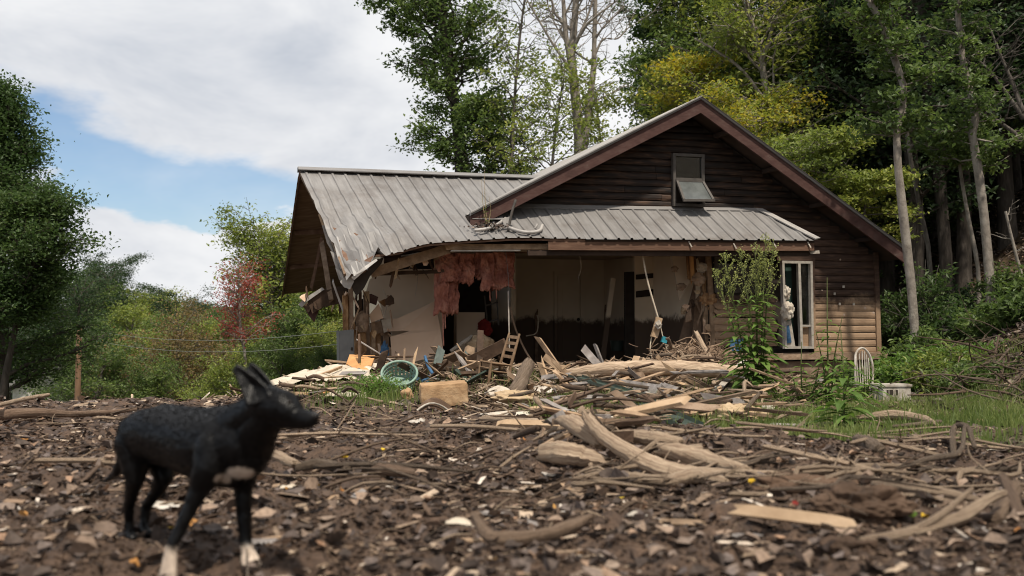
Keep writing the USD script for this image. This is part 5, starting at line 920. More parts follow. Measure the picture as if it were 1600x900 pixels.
# dark clutter left of the chair
for i in range(26):
    px, py = rng.uniform(648, 762), rng.uniform(566, 606); a = gp(px, py + 6, rng.uniform(.02, .30)); L_ = rng.uniform(.25, .8); d = unit([rng.normal(), rng.normal() * .5, rng.normal() * .45]) * L_
    solo('broken_board', 'dark broken board in the clutter between basket and chair', 'board', bar(a, a + d, rng.uniform(.04, .22), rng.uniform(.015, .05), rng.normal(size=3), rng, .05), M[rng.choice(['board_dark', 'board_dark', 'mudwood', 'board', 'darkgreen'])], group='broken boards in the dark clutter')
solo('bent_bar', 'bluish bent bar in the dark clutter', 'bar', tube([gp(664, 590, .3), gp(668, 596, .22), gp(676, 601, .15)], .022, 7), M['blue'], True)
# the heap of broken wood before the opening
heap = [(830, 1230, 610, 672, 215), (1040, 1135, 560, 596, 50), (560, 700, 575, 608, 46), (432, 600, 588, 640, 40), (1170, 1300, 590, 645, 44), (840, 1040, 645, 700, 60)]
for x0, x1, y0, y1, n in heap:
    for i in range(n):
        px, py = rng.uniform(x0, x1), rng.uniform(y0, y1); up = abs(rng.normal(0, .12)) + .03
        if (x0, y0) == (1040, 560): up += .05
        a = gp(px, py, up); L_ = rng.gamma(2.2, .12) + .09; yaw = rng.normal(0, .8); d = np.array([math.cos(yaw), math.sin(yaw) * .8, rng.normal(0, .20)]) * L_ * rng.choice([-1, 1]); b = a + d; b[2] = max(b[2], float(H(b[0], b[1])) + .015)
        if rng.random() < .52:
            r = rng.uniform(.007, .026); mid = (a + b) / 2 + rng.normal(0, .04, 3); log('broken_branch', 'bare broken branch tangled in the heap of wreckage', 'branch', [a, mid, b], [r, r * 1.1, r * .6], rng.choice(['drift', 'drift', 'drift_dark', 'bark_log']), 'branches in the heap of wreckage', n=6, sides=7, ragged=.025, twigs=int(rng.integers(0, 3)))
        else:
            solo('broken_board', 'splintered board lying in the heap of wreckage', 'board', bar(a, b, rng.uniform(.02, .09), rng.uniform(.010, .03), rng.normal(size=3) * [.5, .5, 1] + [0, -.3, .6], rng, .06), M[rng.choice(['board', 'board', 'board_grey', 'mudwood', 'board_grey', 'board_dark', 'board_dark', 'board_fresh'])], group='splintered boards in the heap of wreckage')
# boards jutting steeply out of the heap
for i in range(48):
    px, py = (rng.uniform(820, 1140), rng.uniform(592, 622)) if i < 34 else (rng.uniform(560, 760), rng.uniform(588, 606))
    a = gp(px, py, .03); L_ = rng.uniform(.25, .75); yaw = rng.uniform(0, 6.28); el = rng.uniform(.25, 1.0); d = np.array([math.cos(yaw) * math.cos(el), math.sin(yaw) * math.cos(el) * .6, math.sin(el)])
    solo('broken_board', 'splintered board jutting out of the heap before the opening', 'board', bar(a, a + d * L_, rng.uniform(.03, .11), rng.uniform(.012, .04), rng.normal(size=3), rng, .09), M[rng.choice(['board', 'mudwood', 'board', 'board_fresh', 'board_dark', 'board_grey'])], group='boards jutting from the heap')
# root tangle beside the broken wall
tg = MB()
for i in range(420):
    c = np.array([rng.normal(1085, 34), rng.normal(566, 13)]); a = gp(c[0], min(c[1] + 12, 600), 0.0) * [1, 1, 0]; a = at(c[0], c[1], 16.4 + rng.normal(0, .2)); L_ = rng.uniform(.1, .45); d = np.array([rng.normal(), rng.normal() * .4, rng.normal() * .4]); d = unit(d) * L_
    tg.add(*tube(smooth_path([a - d / 2, a + rng.normal(0, .06, 3), a + d / 2], 6), np.linspace(1, .4, 6) * rng.uniform(.005, .017), 5))
solo('root_tangle', 'muddy heap of matted roots and fibre piled against the broken wall', 'roots', tg, M['mudwood'], True)
solo('root_tangle', 'dirt filled core of the heap of roots at the broken wall', 'roots', blob(on(1090, 580, .55), .62, 4, .55, 2.4, 91, (1.3, .7, .62)), M['mudwood'], True)
# long thin branches lying across the middle and right of the mud
for i in range(46):
    px, py = (rng.uniform(880, 1560), rng.uniform(668, 790)) if i < 34 else (rng.uniform(40, 700), rng.uniform(645, 760))
    a = gp(px, py, .04 + abs(rng.normal(0, .03))); L_ = rng.uniform(.5, 1.25) * min(1, a[1] / 7 + .1); yaw = rng.normal(-.15, .5); b = a + np.array([math.cos(yaw), math.sin(yaw), 0]) * L_; b[2] = float(H(b[0], b[1])) + .04 + abs(rng.normal(0, .04)); r = rng.uniform(.007, .017) * min(1, a[1] / 8 + .2)
    m1, m2 = a + (b - a) * rng.uniform(.2, .45) + rng.normal(0, .07, 3) * [1, 1, .3], a + (b - a) * rng.uniform(.55, .8) + rng.normal(0, .07, 3) * [1, 1, .3]
    log('thin_branch', 'long thin pale branch stranded on the mud', 'branch', [a, m1, m2, b], [r, r * 1.15, r, r * .45], rng.choice(['drift', 'drift', 'drift', 'bark_log']), 'long thin branches stranded on the mud', n=9, sides=7, rough=.25, ragged=.03, twigs=int(rng.integers(1, 5)))
# sticks all over the yard: the larger ones singly
band = [(0, 640, 640, 705, 60, 1.0), (500, 1240, 655, 780, 90, 1.0), (1180, 1600, 700, 800, 56, 1.0), (380, 1600, 770, 880, 55, .55), (0, 400, 690, 880, 35, .5)]
for x0, x1, y0, y1, n, k in band:
    for i in range(n):
        a = gp(rng.uniform(x0, x1), rng.uniform(y0, y1), .015); L_ = (rng.gamma(2.0, .13) + .08) * k * min(1.0, a[1] / 7 + .25); yaw = rng.normal(0, .7) if rng.random() < .75 else rng.uniform(0, 6.28); r = rng.uniform(.003, .011) * k ** .5 * min(1.0, a[1] / 8 + .3)
        b = a + np.array([math.cos(yaw), math.sin(yaw), 0]) * L_; b[2] = float(H(b[0], b[1])) + .015 + abs(rng.normal(0, .05)) * L_ * 3; mid = (a + b) / 2 + np.append(rng.normal(0, .035 * L_, 2), abs(rng.normal(0, .03)))
        log('stick', 'weathered bare stick lying on the mud of the yard', 'stick', [a, mid, b], [r, r, r * .5], rng.choice(['drift', 'drift', 'bark_log', 'drift_dark', 'mudlog']), 'sticks scattered over the muddy yard', n=5, sides=6, ragged=.015, twigs=int(rng.integers(0, 2)))
for i in range(70):
    a = gp(rng.uniform(0, 1600), 640 + 250 * rng.random() ** .8, .012); L_ = rng.uniform(.06, .22) * min(1, a[1] / 7 + .2); yaw = rng.normal(0, .8); b = a + np.array([math.cos(yaw), math.sin(yaw), rng.normal(0, .08)]) * L_
    solo('bark_piece', 'flat splintered piece of bark or board lying on the mud', 'bark', bar(a, b, L_ * rng.uniform(.2, .45), rng.uniform(.006, .014), [rng.normal(0, .2), rng.normal(0, .2) - .2, 1], rng, L_ * .15), M[rng.choice(['board', 'mudwood', 'board_grey', 'board_fresh', 'board'])], group='flat pieces of bark on the mud')
# single coloured leaves that catch the eye
def leaf_thing(px, py, size, mat, label, grp=None):
    c = gp(px, py); r_ = np.random.default_rng(int(px * 7 + py)); v, f = leaves_mesh(r_, np.array([c[0]]), np.array([c[1]]), np.array([size]), .5, up=.025); solo('fallen_leaf', label, 'leaf', (v, f), M[mat], group=grp)
for px, py, s, m, lb in ((494, 763, .085, 'leaf_yellow', 'bright yellow leaf lying to the right of the dog'), (538, 724, .075, 'leaf_yellow', 'yellow orange leaf beyond the dark wet log'), (600, 713, .06, 'leaf_yellow', 'small yellow leaf near the middle of the mud'), (186, 718, .06, 'leaf_yellow', 'yellow leaf behind the rump of the dog'), (209, 890, .07, 'leaf_orange', 'orange leaf at the bottom edge left of the front paw'), (300, 826, .06, 'leaf_orange', 'rust orange leaf between the front legs of the dog'),
                        (1174, 783, .05, 'leaf_yellow', 'yellow leaf standing on the mud below the forked trunk'), (1242, 798, .04, 'red', 'red scrap of leaf left of the dark clod of roots'), (1425, 830, .07, 'l_weed', 'lime green leaf in the right foreground'), (770, 890, .06, 'leaf_orange', 'orange leaf at the bottom edge in the middle'), (575, 705, .05, 'leaf_orange', 'small orange leaf left of the middle'), (970, 785, .055, 'leaf_yellow', 'yellow and white leaf below the forked trunk'), (535, 774, .05, 'leaf_orange', 'orange leaf right of the bright yellow one'), (38, 705, .06, 'leaf_orange', 'orange leaf lying at the far left of the mud'), (648, 760, .04, 'leaf_orange', 'tiny orange leaf at the end of the dark wet log'), (222, 780, .06, 'leaf_brown', 'tan leaf lying under the belly of the dog')):
    leaf_thing(px, py, s, m, lb)
for i in range(90):
    px, py = rng.uniform(0, 1600), 690 + 205 * rng.random() ** .7; leaf_thing(px, py, rng.uniform(.06, .12), 'leaf_brown', 'large curled tan leaf lying on the mud', 'large tan leaves on the mud')
for i in range(14):
    px, py = rng.uniform(0, 1600), 680 + 215 * rng.random() ** .8; leaf_thing(px, py, rng.uniform(.035, .06), rng.choice(['leaf_yellow', 'leaf_orange', 'leaf_orange']), 'small bright autumn leaf on the mud', 'small bright leaves on the mud')

# ------------------------------------------------------------------ the dog
def make_dog():
    A = lambda px, py, Y: at(px, py, Y)
    parts = []
    def sph(c, r, sc=(1, 1, 1), n=28): return m3.Manifold.sphere(r, n).scale(sc).translate([float(q) for q in c])
    def chain(pts):
        for (c0, r0), (c1, r1) in zip(pts[:-1], pts[1:]): parts.append(m3.Manifold.batch_hull([sph(c0, r0), sph(c1, r1)]))
    # trunk: rump, loin with tucked belly, deep chest
    chain([(A(229, 682, 4.36), .118), (A(256, 679, 4.27), .126), (A(291, 687, 4.16), .132), (A(325, 696, 4.06), .146), (A(358, 697, 3.97), .142), (A(384, 694, 3.90), .112)])
    chain([(A(214, 676, 4.40), .082), (A(258, 660, 4.28), .078), (A(318, 668, 4.10), .080), (A(356, 668, 3.99), .088)])
    chain([(A(330, 716, 4.03), .110), (A(362, 722, 3.95), .100), (A(386, 714, 3.88), .082)])          # brisket
    chain([(A(372, 672, 3.95), .105), (A(392, 656, 3.88), .088), (A(408, 642, 3.82), .076), (A(418, 634, 3.78), .072)])   # neck
    chain([(A(394, 690, 3.88), .088), (A(408, 664, 3.82), .072), (A(420, 648, 3.77), .06)])            # throat
    # head, turned to the right
    sk, br, mz, ns = A(420, 632, 3.76), A(442, 637, 3.73), A(470, 654, 3.69), A(484, 656, 3.66)
    chain([(sk, .071), (br, .066), (A(453, 644, 3.71), .052)]); chain([(A(460, 650, 3.70), .040), (mz, .036), (ns, .030), (A(490, 652, 3.655), .022)])
    chain([(A(436, 650, 3.74), .048), (A(462, 657, 3.70), .032), (A(482, 661, 3.67), .022)])            # jaw
    # thighs and hind legs
    chain([(A(214, 694, 4.34), .092), (A(211, 722, 4.31), .062), (A(211, 748, 4.29), .039), (A(206, 772, 4.34), .027), (A(201, 792, 4.39), .022), (A(202, 815, 4.40), .0175), (A(202, 836, 4.39), .021)])
    chain([(A(202, 836, 4.39), .023), (A(207, 842, 4.33), .019)])
    chain([(A(238, 692, 4.46), .085), (A(252, 722, 4.42), .060), (A(256, 746, 4.38), .040), (A(244, 770, 4.44), .027), (A(229, 790, 4.49), .022), (A(226, 812, 4.48), .019), (A(225, 828, 4.46), .021)])
    chain([(A(225, 829, 4.46), .022), (A(232, 834, 4.40), .019)])
    # shoulders and forelegs
    chain([(A(338, 700, 3.90), .085), (A(326, 732, 3.86), .062), (A(313, 762, 3.86), .040), (A(298, 792, 3.85), .029), (A(284, 820, 3.83), .024), (A(272, 846, 3.81), .021), (A(266, 862, 3.80), .023)])
    chain([(A(386, 706, 4.02), .075), (A(382, 738, 4.00), .050), (A(380, 765, 4.00), .036), (A(381, 796, 3.99), .030), (A(382, 824, 3.98), .025), (A(384, 848, 3.97), .023), (A(388, 862, 3.95), .024)])
    for base, d, r in ((A(266, 862, 3.80), unit([-.12, -.9, 0]), .0125), (A(388, 862, 3.95), unit([.55, -.85, 0]), .0125)):
        zf = float(HF(base[0], base[1])) + .018; side = np.array([-d[1], d[0], 0])
        for k in (-1.5, -.5, .5, 1.5):
            t = base + d * (.052 - abs(k) * .008) + side * k * .0145; t[2] = zf; kn = base + d * .018 + side * k * .012; kn[2] = zf + .024
            parts.append(m3.Manifold.batch_hull([sph(base - [0, 0, .006], .022), sph(kn, .016), ])); parts.append(m3.Manifold.batch_hull([sph(kn, .0155), sph(t, r)]))
    # tail
    chain([(A(200, 694, 4.46), .036), (A(192, 720, 4.53), .026), (A(181, 740, 4.58), .018), (A(165, 752, 4.63), .007)])
    # ears: upright shells
    def ear(pts, Y, dY, r=.0075):
        # an upright shell: its rim bowed back at the middle
        cx = np.mean([p[0] for p in pts]); P = [A(px, py, Y + dY * (py - 620) / -42) for px, py in pts]; mid = np.mean(P, 0) + np.array([0, .022, 0])
        for p, q in zip(P, P[1:] + P[:1]): parts.append(m3.Manifold.batch_hull([sph(p, r, n=12), sph(q, r, n=12), sph(mid, r, n=12)]))
    ear([(367, 580), (371, 572), (380, 577), (401, 592), (417, 606), (421, 620), (405, 628), (389, 632), (381, 614), (375, 598)], 3.70, .03)
    ear([(389, 575), (393, 569), (401, 575), (415, 589), (427, 605), (426, 618), (408, 616), (398, 600)], 3.82, .03)
    body = m3.Manifold.batch_boolean(parts, m3.OpType.Add).refine_to_length(0.009); mm = body.to_mesh()
    t = trimesh.Trimesh(np.array(mm.vert_properties[:, :3]), np.array(mm.tri_verts), process=True)
    trimesh.smoothing.filter_taubin(t, 0.5, 0.505, 34)
    v = np.array(t.vertices); f = np.array(t.faces); v += np.array(t.vertex_normals) * ((meshkit.fbm(v * 26, 3, 5) - .5) * .006)[:, None]
    # coat: black, with a cream blaze on the chest and throat and pale forefeet
    col = np.tile([0.003, 0.0028, 0.003], (len(v), 1)); n = (meshkit.fbm(v * 22, 4, 2) - .5) * .05
    w = np.array([0.50, 0.41, 0.33])
    def patch(c, r, k): 
        nonlocal col
        d = np.linalg.norm((v - c) / r, axis=1) + n * 5; q = np.clip((1.12 - d) / .25, 0, 1)[:, None] * k; col = col * (1 - q) + w * q
    patch(A(372, 741, 3.80), np.array([.056, .09, .026]), .95); patch(A(346, 752, 3.82), np.array([.03, .09, .026]), .7)
    for base in (A(266, 862, 3.80), A(388, 862, 3.95)):
        q = np.clip((.085 - (np.linalg.norm((v - base) * [1, 1, .55], axis=1)) + n * .5) / .03, 0, 1)[:, None] * np.clip((base[2] + .030 - v[:, 2:3] + n[:, None] * .6) / .03, 0, 1); col = col * (1 - q) + w * 1.05 * q
    dog = Thing('dog', 'black short haired dog with white forepaws and chest standing in the mud, looking right', 'dog', gp(290, 860))
    coat = usdkit.material(stage, '/World/Looks/dog_coat', {'a': ('attribute', {'attribute': 'coat'}), 'p': ('principled_bsdf', {'roughness': 0.36, 'specular_ior_level': 0.2}), 'n': ('noise_texture', {'scale': 160, 'detail': 3}), 'b': ('bump', {'strength': 0.5, 'distance': 0.004}), 'g': ('geometry', {}),
        'mp': ('mapping', {'scale': (1, 1, 0.35)})}, [('a.color', 'p.base_color'), ('g.position', 'mp.vector'), ('mp.vector', 'n.vector'), ('n.fac', 'b.height'), ('b.normal', 'p.normal')], surface='p.BSDF')
    path = dog.part('body', (v, f), coat, True)
    UsdGeom.PrimvarsAPI(stage.GetPrimAtPath(path)).CreatePrimvar('coat', Sdf.ValueTypeNames.Color3fArray, 'vertex').Set(Vt.Vec3fArray.FromNumpy(col.astype(np.float32)))
    # short hair lying back over the body
    r_ = np.random.default_rng(17); nh = 34000; pts, fi = trimesh.sample.sample_surface(trimesh.Trimesh(v, f, process=False), nh, seed=17); N = np.array(trimesh.Trimesh(v, f, process=False).face_normals)[fi]
    keep = np.linalg.norm(pts - A(452, 628, 3.668), axis=1) > .009; keep &= np.linalg.norm(pts - A(492, 650, 3.648), axis=1) > .022; pts, N, fi = pts[keep], N[keep], fi[keep]
    flow = np.tile(unit(A(210, 730, 4.4) - A(400, 690, 3.9)), (len(pts), 1)); flow[:, 2] -= .45; flow += r_.normal(0, .18, flow.shape); flow -= N * (flow * N).sum(1, keepdims=True); flow /= np.maximum(np.linalg.norm(flow, axis=1, keepdims=True), 1e-6)
    Lh = r_.uniform(.007, .015, (len(pts), 1)); C0, C1, C2 = pts - N * .001, pts + flow * Lh * .5 + N * Lh * .20, pts + flow * Lh + N * Lh * .24; pale = col[f[fi, 0]][:, 0] > .1
    for nm, sel, c in (('fur', ~pale, (0.003, 0.0028, 0.003)), ('pale_fur', pale, (0.48, 0.40, 0.33))):
        P = np.stack([C0[sel], C1[sel], C2[sel]], 1).reshape(-1, 3) - dog.base; fm = usdkit.material(stage, '/World/Looks/dog_' + nm, {'p': ('principled_bsdf', {'base_color': c, 'roughness': 0.45, 'specular_ior_level': 0.07})}, [], surface='p.BSDF')
        bc = UsdGeom.BasisCurves.Define(stage, numbered(path, nm)); bc.CreateTypeAttr('linear'); bc.CreateCurveVertexCountsAttr(Vt.IntArray.FromNumpy(np.full(int(sel.sum()), 3, np.int32))); bc.CreatePointsAttr(Vt.Vec3fArray.FromNumpy(P.astype(np.float32)))
        bc.CreateWidthsAttr(Vt.FloatArray.FromNumpy(np.tile([.0011, .0009, .0003], int(sel.sum())).astype(np.float32))); bc.SetWidthsInterpolation('vertex'); UsdShade.MaterialBindingAPI.Apply(bc.GetPrim()).Bind(fm)
    M['eye'] = plain('dog_eye', (0.012, 0.008, 0.006), 0.3, 0.1, 5, 0.0, spec=0.3); M['nose'] = plain('dog_nose', (0.010, 0.009, 0.009), 0.35, 0.1, 60, 0.3)
    dog.part('eye', blob(A(452, 628, 3.672), .008, 2, 0), M['eye'], True)
    dog.part('nose', blob(A(492, 650, 3.648), .019, 2, .1, 2, 1, (1, .9, .8)), M['nose'], True)
make_dog()

# ------------------------------------------------------------------ trees
def leaf_quads(rng, C, size, up=0.6, asp=0.55):
    """leaves at the points C: folded pointed blades, mostly facing upwards."""
    n = len(C); N = rng.normal(0, 1, (n, 3)); N[:, 2] = np.abs(N[:, 2]) + up; N /= np.linalg.norm(N, axis=1, keepdims=True)
    T = rng.normal(0, 1, (n, 3)); T -= N * (T * N).sum(1, keepdims=True); T /= np.linalg.norm(T, axis=1, keepdims=True); B = np.cross(N, T)
    L = (size * rng.uniform(0.6, 1.3, n))[:, None]
    V = np.stack([C - T * L * .5, C + B * L * asp * .5 + N * L * .10, C + T * L * .5 - N * L * .08, C - B * L * asp * .5 + N * L * .10], 1)
    f = np.array([[0, 1, 2], [0, 2, 3]]); return V.reshape(-1, 3), (np.arange(n)[:, None, None] * 4 + f).reshape(-1, 3)
def grow(seed, trunk, r0, r1, crown=(0.35, 1.0), n1=22, L1=2.2, shape='oval', n2=5, n3=4, leaves=12, lsize=0.1, spread=0.16, rise=0.35, flat=0.5, droop=0.0, side=None, sides=7, twig=True, bare=0.0):
    """trunk (points) with limbs, branchlets and twigs; returns wood mesh and leaf points."""
    rng = np.random.default_rng(seed); P = smooth_path(trunk, 16); wood = MB(); tr = r0 + (r1 - r0) * np.linspace(0, 1, 16) ** 0.8; tr[0] *= 1.25
    wood.add(*tube(P, tr, 9, rng=rng, rough=.05)); pts = []
    lean = P[-1] - P[0]; Ht = np.linalg.norm(lean)
    for i in range(n1):
        u = crown[0] + (crown[1] - crown[0]) * (i + rng.random()) / n1; k = u * 15; a = int(min(k, 14)); b = P[a] + (P[a + 1] - P[a]) * (k - a)
        w = (u - crown[0]) / (crown[1] - crown[0] + 1e-6)
        prof = {'oval': 0.45 + 0.75 * math.sin(math.pi * min(1, w * .85 + .1)), 'cone': 1.15 - 0.9 * w, 'vase': 0.5 + 0.7 * w, 'even': 1.0}[shape] * rng.uniform(.65, 1.25); az = i * 2.4 + rng.normal(0, .5)
        if side is not None: az = side[0] + rng.uniform(-side[1], side[1])
        el = rise + rng.normal(0, .18) + .5 * w; L = L1 * prof; d = np.array([math.cos(az) * math.cos(el), math.sin(az) * math.cos(el), math.sin(el)])
        Q = np.array([b + d * L * q + np.array([0, 0, (0.12 * rise - droop) * L * q * q]) + (rng.normal(0, .05 * L, 3) if 0 < q else 0) for q in (0, .3, .6, 1)]); Q = smooth_path(Q, 7); rb = max(min(tr[a] * .5, .02 * L + .006), .006)
        wood.add(*tube(Q, np.linspace(rb, .005, 7), 5))
        for j in range(n2):
            q = rng.uniform(.25, 1.0); m = Q[int(q * 6)]; az2 = az + rng.choice([-1, 1]) * rng.uniform(.4, 1.3); el2 = rng.normal(.15, .3) * (1 - flat) + rng.normal(0, .12); l2 = L * rng.uniform(.25, .5) * (1.15 - q * .5)
            d2 = np.array([math.cos(az2) * math.cos(el2), math.sin(az2) * math.cos(el2), math.sin(el2) + .15 - droop]); e = m + d2 * l2; mid = m + d2 * l2 * .5 + rng.normal(0, .05 * l2, 3)
            wood.add(*tube(np.array([m, mid, e]), [rb * .4 + .002, rb * .3, .003], 4, False))
            for t_ in range(n3):
                q2 = rng.uniform(.25, 1.0); c = m + (e - m) * q2; d3 = unit(d2 + rng.normal(0, .6, 3) * [1, 1, .6]) * l2 * rng.uniform(.25, .55)
                if twig: wood.add(*tube(np.array([c, c + d3]), [.005, .002], 3, False))
                if rng.random() < bare: continue
                k_ = rng.poisson(leaves); x = rng.random((k_, 1)); pts.append(c + d3 * x * 1.1 + rng.normal(0, spread, (k_, 3)) * [1, 1, 1 - flat * .75])
    C = np.vstack(pts) if pts else np.zeros((0, 3)); return wood, leaf_quads(rng, C, lsize)
def tree(name, label, cat, trunk, r0, r1, bark, leaf, group=None, **k):
    wood, lv = grow(trunk=trunk, r0=r0, r1=r1, **k); t = Thing(name, label, cat, trunk[0], group)
    t.part('trunk', wood, M[bark], True)
    if len(lv[0]): t.part('crown', lv, M[leaf], each=4)
    return t
def base_at(px, Y, dz=-0.15):
    x = (px - 800) / FPX * Y * 1.0; return np.array([x, Y, float(H(x, Y)) + dz])
def trunk_px(pts, Y, dY=0.0, foot=True):
    """trunk points through pixels at distance Y, down to the ground there."""
    P = [at(px, py, Y + dY * i) for i, (px, py) in enumerate(pts)]
    if foot: b = P[0].copy(); b[2] = float(H(b[0], b[1])) - .2; P = [b] + P if b[2] < P[0][2] - .1 else P
    return np.array(P)
# behind the house
tree('tall_tree', 'tall leaning green tree with a stout dark trunk rising behind the left roof', 'tree', trunk_px([(722, 300), (715, 200), (704, 120), (694, 50), (688, -30), (680, -140)], 30), .26, .06, 'bark_dark', 'l_green', seed=101, crown=(.12, 1), n1=66, L1=2.0, shape='even', n2=6, n3=4, leaves=9, lsize=.15, spread=.17, rise=.25)
tree('tall_tree', 'leafy limb reaching in at the top, left of the tall leaning tree', 'tree', trunk_px([(735, 320), (722, 220), (690, 90), (640, 20), (585, -20)], 31.5), .12, .03, 'bark_dark', 'l_green', seed=102, crown=(.6, 1), n1=26, L1=1.2, shape='even', n2=5, n3=4, leaves=8, lsize=.15, spread=.15, rise=-.05)
tree('slender_tree', 'slender sparse yellowing tree between the tall leaning tree and the bare one', 'tree', trunk_px([(797, 300), (801, 220), (805, 140), (812, 60), (822, -20), (828, -80)], 28), .07, .02, 'bark', 'l_olive', seed=103, crown=(.15, 1), n1=46, L1=1.5, shape='even', n2=5, n3=4, leaves=3.2, lsize=.12, spread=.15, rise=.5)
b1 = tree('bare_tree', 'leafless grey tree with two tall forked trunks behind the roof', 'tree', trunk_px([(907, 270), (899, 150), (893, 90), (899, 20), (905, -90)], 27), .20, .07, 'bark_pale', 'l_olive', seed=104, crown=(.62, 1), n1=16, L1=2.4, shape='even', n2=4, n3=4, bare=1.0, rise=.9)
for k, (tp, r_) in enumerate((([(908, 262), (916, 200), (927, 110), (929, 50), (933, -80)], .13), ([(897, 130), (885, 60), (880, 0), (872, -80)], .10), ([(895, 112), (868, 75), (838, 25), (815, -15)], .05), ([(898, 70), (912, 40), (925, 5), (940, -50)], .05), ([(928, 90), (942, 62), (965, 60), (985, 40)], .04), ([(928, 64), (945, 40), (975, 12)], .04), ([(895, 120), (880, 108), (868, 90)], .03), ([(926, 98), (905, 86), (880, 60), (860, 20), (850, -20)], .035))):
    w, _ = grow(104 + k, trunk_px(tp, 27, foot=False), r_, r_ * .35, crown=(.3, 1), n1=9, L1=1.1, shape='even', n2=4, n3=3, bare=1.0, rise=.7); b1.part('limb', w, M['bark_pale'], True)
tree('small_tree', 'low yellow green tree in front of the bare trunks behind the roof', 'tree', trunk_px([(860, 330), (862, 270), (870, 190), (880, 130)], 26), .07, .02, 'bark', 'l_olive', seed=105, crown=(.3, 1), n1=30, L1=1.5, n2=5, n3=4, leaves=5, lsize=.12, spread=.17)
tree('small_tree', 'bushy yellowing tree on the right of the bare trunks', 'tree', trunk_px([(945, 330), (942, 260), (935, 190), (930, 150)], 28), .07, .02, 'bark', 'l_olive', seed=106, crown=(.3, 1), n1=20, L1=1.0, n2=5, n3=4, leaves=5, lsize=.12, spread=.16)
tree('small_tree', 'low bushy green tree just above the left roof ridge', 'tree', trunk_px([(770, 330), (765, 270), (760, 220), (755, 170)], 29), .07, .02, 'bark_dark', 'l_green', seed=107, crown=(.25, 1), n1=34, L1=1.3, n2=5, n3=4, leaves=9, lsize=.13, spread=.18)
tree('broad_tree', 'dense deep green tree standing at the edge of the sky above the gable', 'tree', trunk_px([(1032, 340), (1030, 200), (1038, 90), (1046, -20), (1050, -120)], 34), .25, .08, 'bark_dark', 'l_mid', seed=108, crown=(.3, 1), n1=58, L1=1.6, shape='even', n2=6, n3=5, leaves=11, lsize=.16, spread=.2)
tree('yellowing_tree', 'yellowing tree with a pale forked trunk right above the gable peak', 'tree', trunk_px([(1225, 300), (1213, 230), (1200, 165), (1191, 100), (1182, 60), (1170, 20), (1155, -60)], 25), .15, .04, 'bark_pale', 'l_olive', seed=109, crown=(.08, .9), n1=60, L1=1.7, shape='even', n2=5, n3=4, leaves=6, lsize=.13, spread=.2, rise=.15, flat=.7)
gt = tree('golden_tree', 'orange yellow small tree showing along the left slope of the gable', 'tree', trunk_px([(1120, 260), (1100, 170), (1085, 130), (1075, 100)], 26), .06, .02, 'bark_pale', 'l_gold', seed=110, crown=(.2, 1), n1=30, L1=1.15, n2=5, n3=4, leaves=8, lsize=.12, spread=.16, rise=.1, flat=.7)
tree('golden_tree', 'golden small tree showing along the right slope of the gable', 'tree', trunk_px([(1200, 330), (1190, 250), (1180, 200), (1172, 165)], 24), .06, .02, 'bark_pale', 'l_gold', seed=116, crown=(.25, 1), n1=34, L1=1.3, shape='even', n2=6, n3=4, leaves=8, lsize=.11, spread=.16, rise=.05, flat=.8)
for k, tp in enumerate(([(1200, 165), (1160, 110), (1120, 80), (1085, 60)], [(1190, 95), (1205, 50), (1220, 15), (1240, -20)])):
    w, _ = grow(111 + k, trunk_px(tp, 25, foot=False), .055, .02, crown=(.3, 1), n1=6, L1=.7, n2=3, n3=3, bare=1.0); 
    solo('bare_limb', ('pale bare limb slanting up to the left from the yellowing tree', 'pale bare limb slanting up to the right from the yellowing tree')[k], 'branch', w, M['bark_pale'], True)
tree('yellow_green_tree', 'tall yellow green tree filling the top above the gable peak', 'tree', trunk_px([(1105, 330), (1100, 180), (1095, 60), (1090, -60), (1088, -160)], 29), .13, .05, 'bark', 'l_olive', seed=113, crown=(.2, 1), n1=70, L1=2.3, shape='even', n2=6, n3=5, leaves=8, lsize=.15, spread=.22, flat=.7)
tree('maple_sapling', 'small maple with flat layered bright green sprays right of the gable', 'tree', trunk_px([(1268, 360), (1256, 262), (1262, 235), (1290, 222)], 21), .045, .02, 'bark_pale', 'l_olive', seed=114, crown=(.3, 1), n1=30, L1=1.1, shape='even', n2=5, n3=5, leaves=9, lsize=.10, spread=.13, rise=-.05, flat=.9, droop=.1)
tree('maple_sapling', 'lower layered maple sapling beside the right rake of the gable', 'tree', trunk_px([(1352, 420), (1350, 340), (1358, 300), (1368, 288)], 21), .04, .02, 'bark', 'l_olive', seed=115, crown=(.45, 1), n1=24, L1=.95, shape='even', n2=5, n3=5, leaves=9, lsize=.10, spread=.12, rise=-.05, flat=.9, droop=.1)
# pale trunks on the right
t6 = tree('pale_tree', 'pale crooked trunk in front of the bank, nearest the corner of the house', 'tree', trunk_px([(1433, 568), (1428, 500), (1419, 400), (1406, 290), (1402, 235), (1401, 200), (1411, 165), (1410, 125), (1396, 90), (1385, 60), (1372, 25), (1350, -8), (1330, -60)], 17.2), .088, .05, 'bark_pale', 'l_green', seed=120, crown=(.42, .98), n1=34, L1=.62, shape='even', n2=5, n3=4, leaves=6, lsize=.115, spread=.11, rise=.1)
t7 = tree('pale_tree', 'pale crooked trunk higher on the bank, near the right edge', 'tree', trunk_px([(1551, 497), (1545, 420), (1537, 330), (1527, 255), (1519, 215), (1524, 180), (1516, 140), (1506, 105), (1500, 60), (1495, 0), (1490, -60)], 20), .11, .05, 'bark_pale', 'l_green', seed=121, crown=(.35, .98), n1=34, L1=.75, shape='even', n2=5, n3=4, leaves=5.5, lsize=.12, spread=.12, rise=.1)
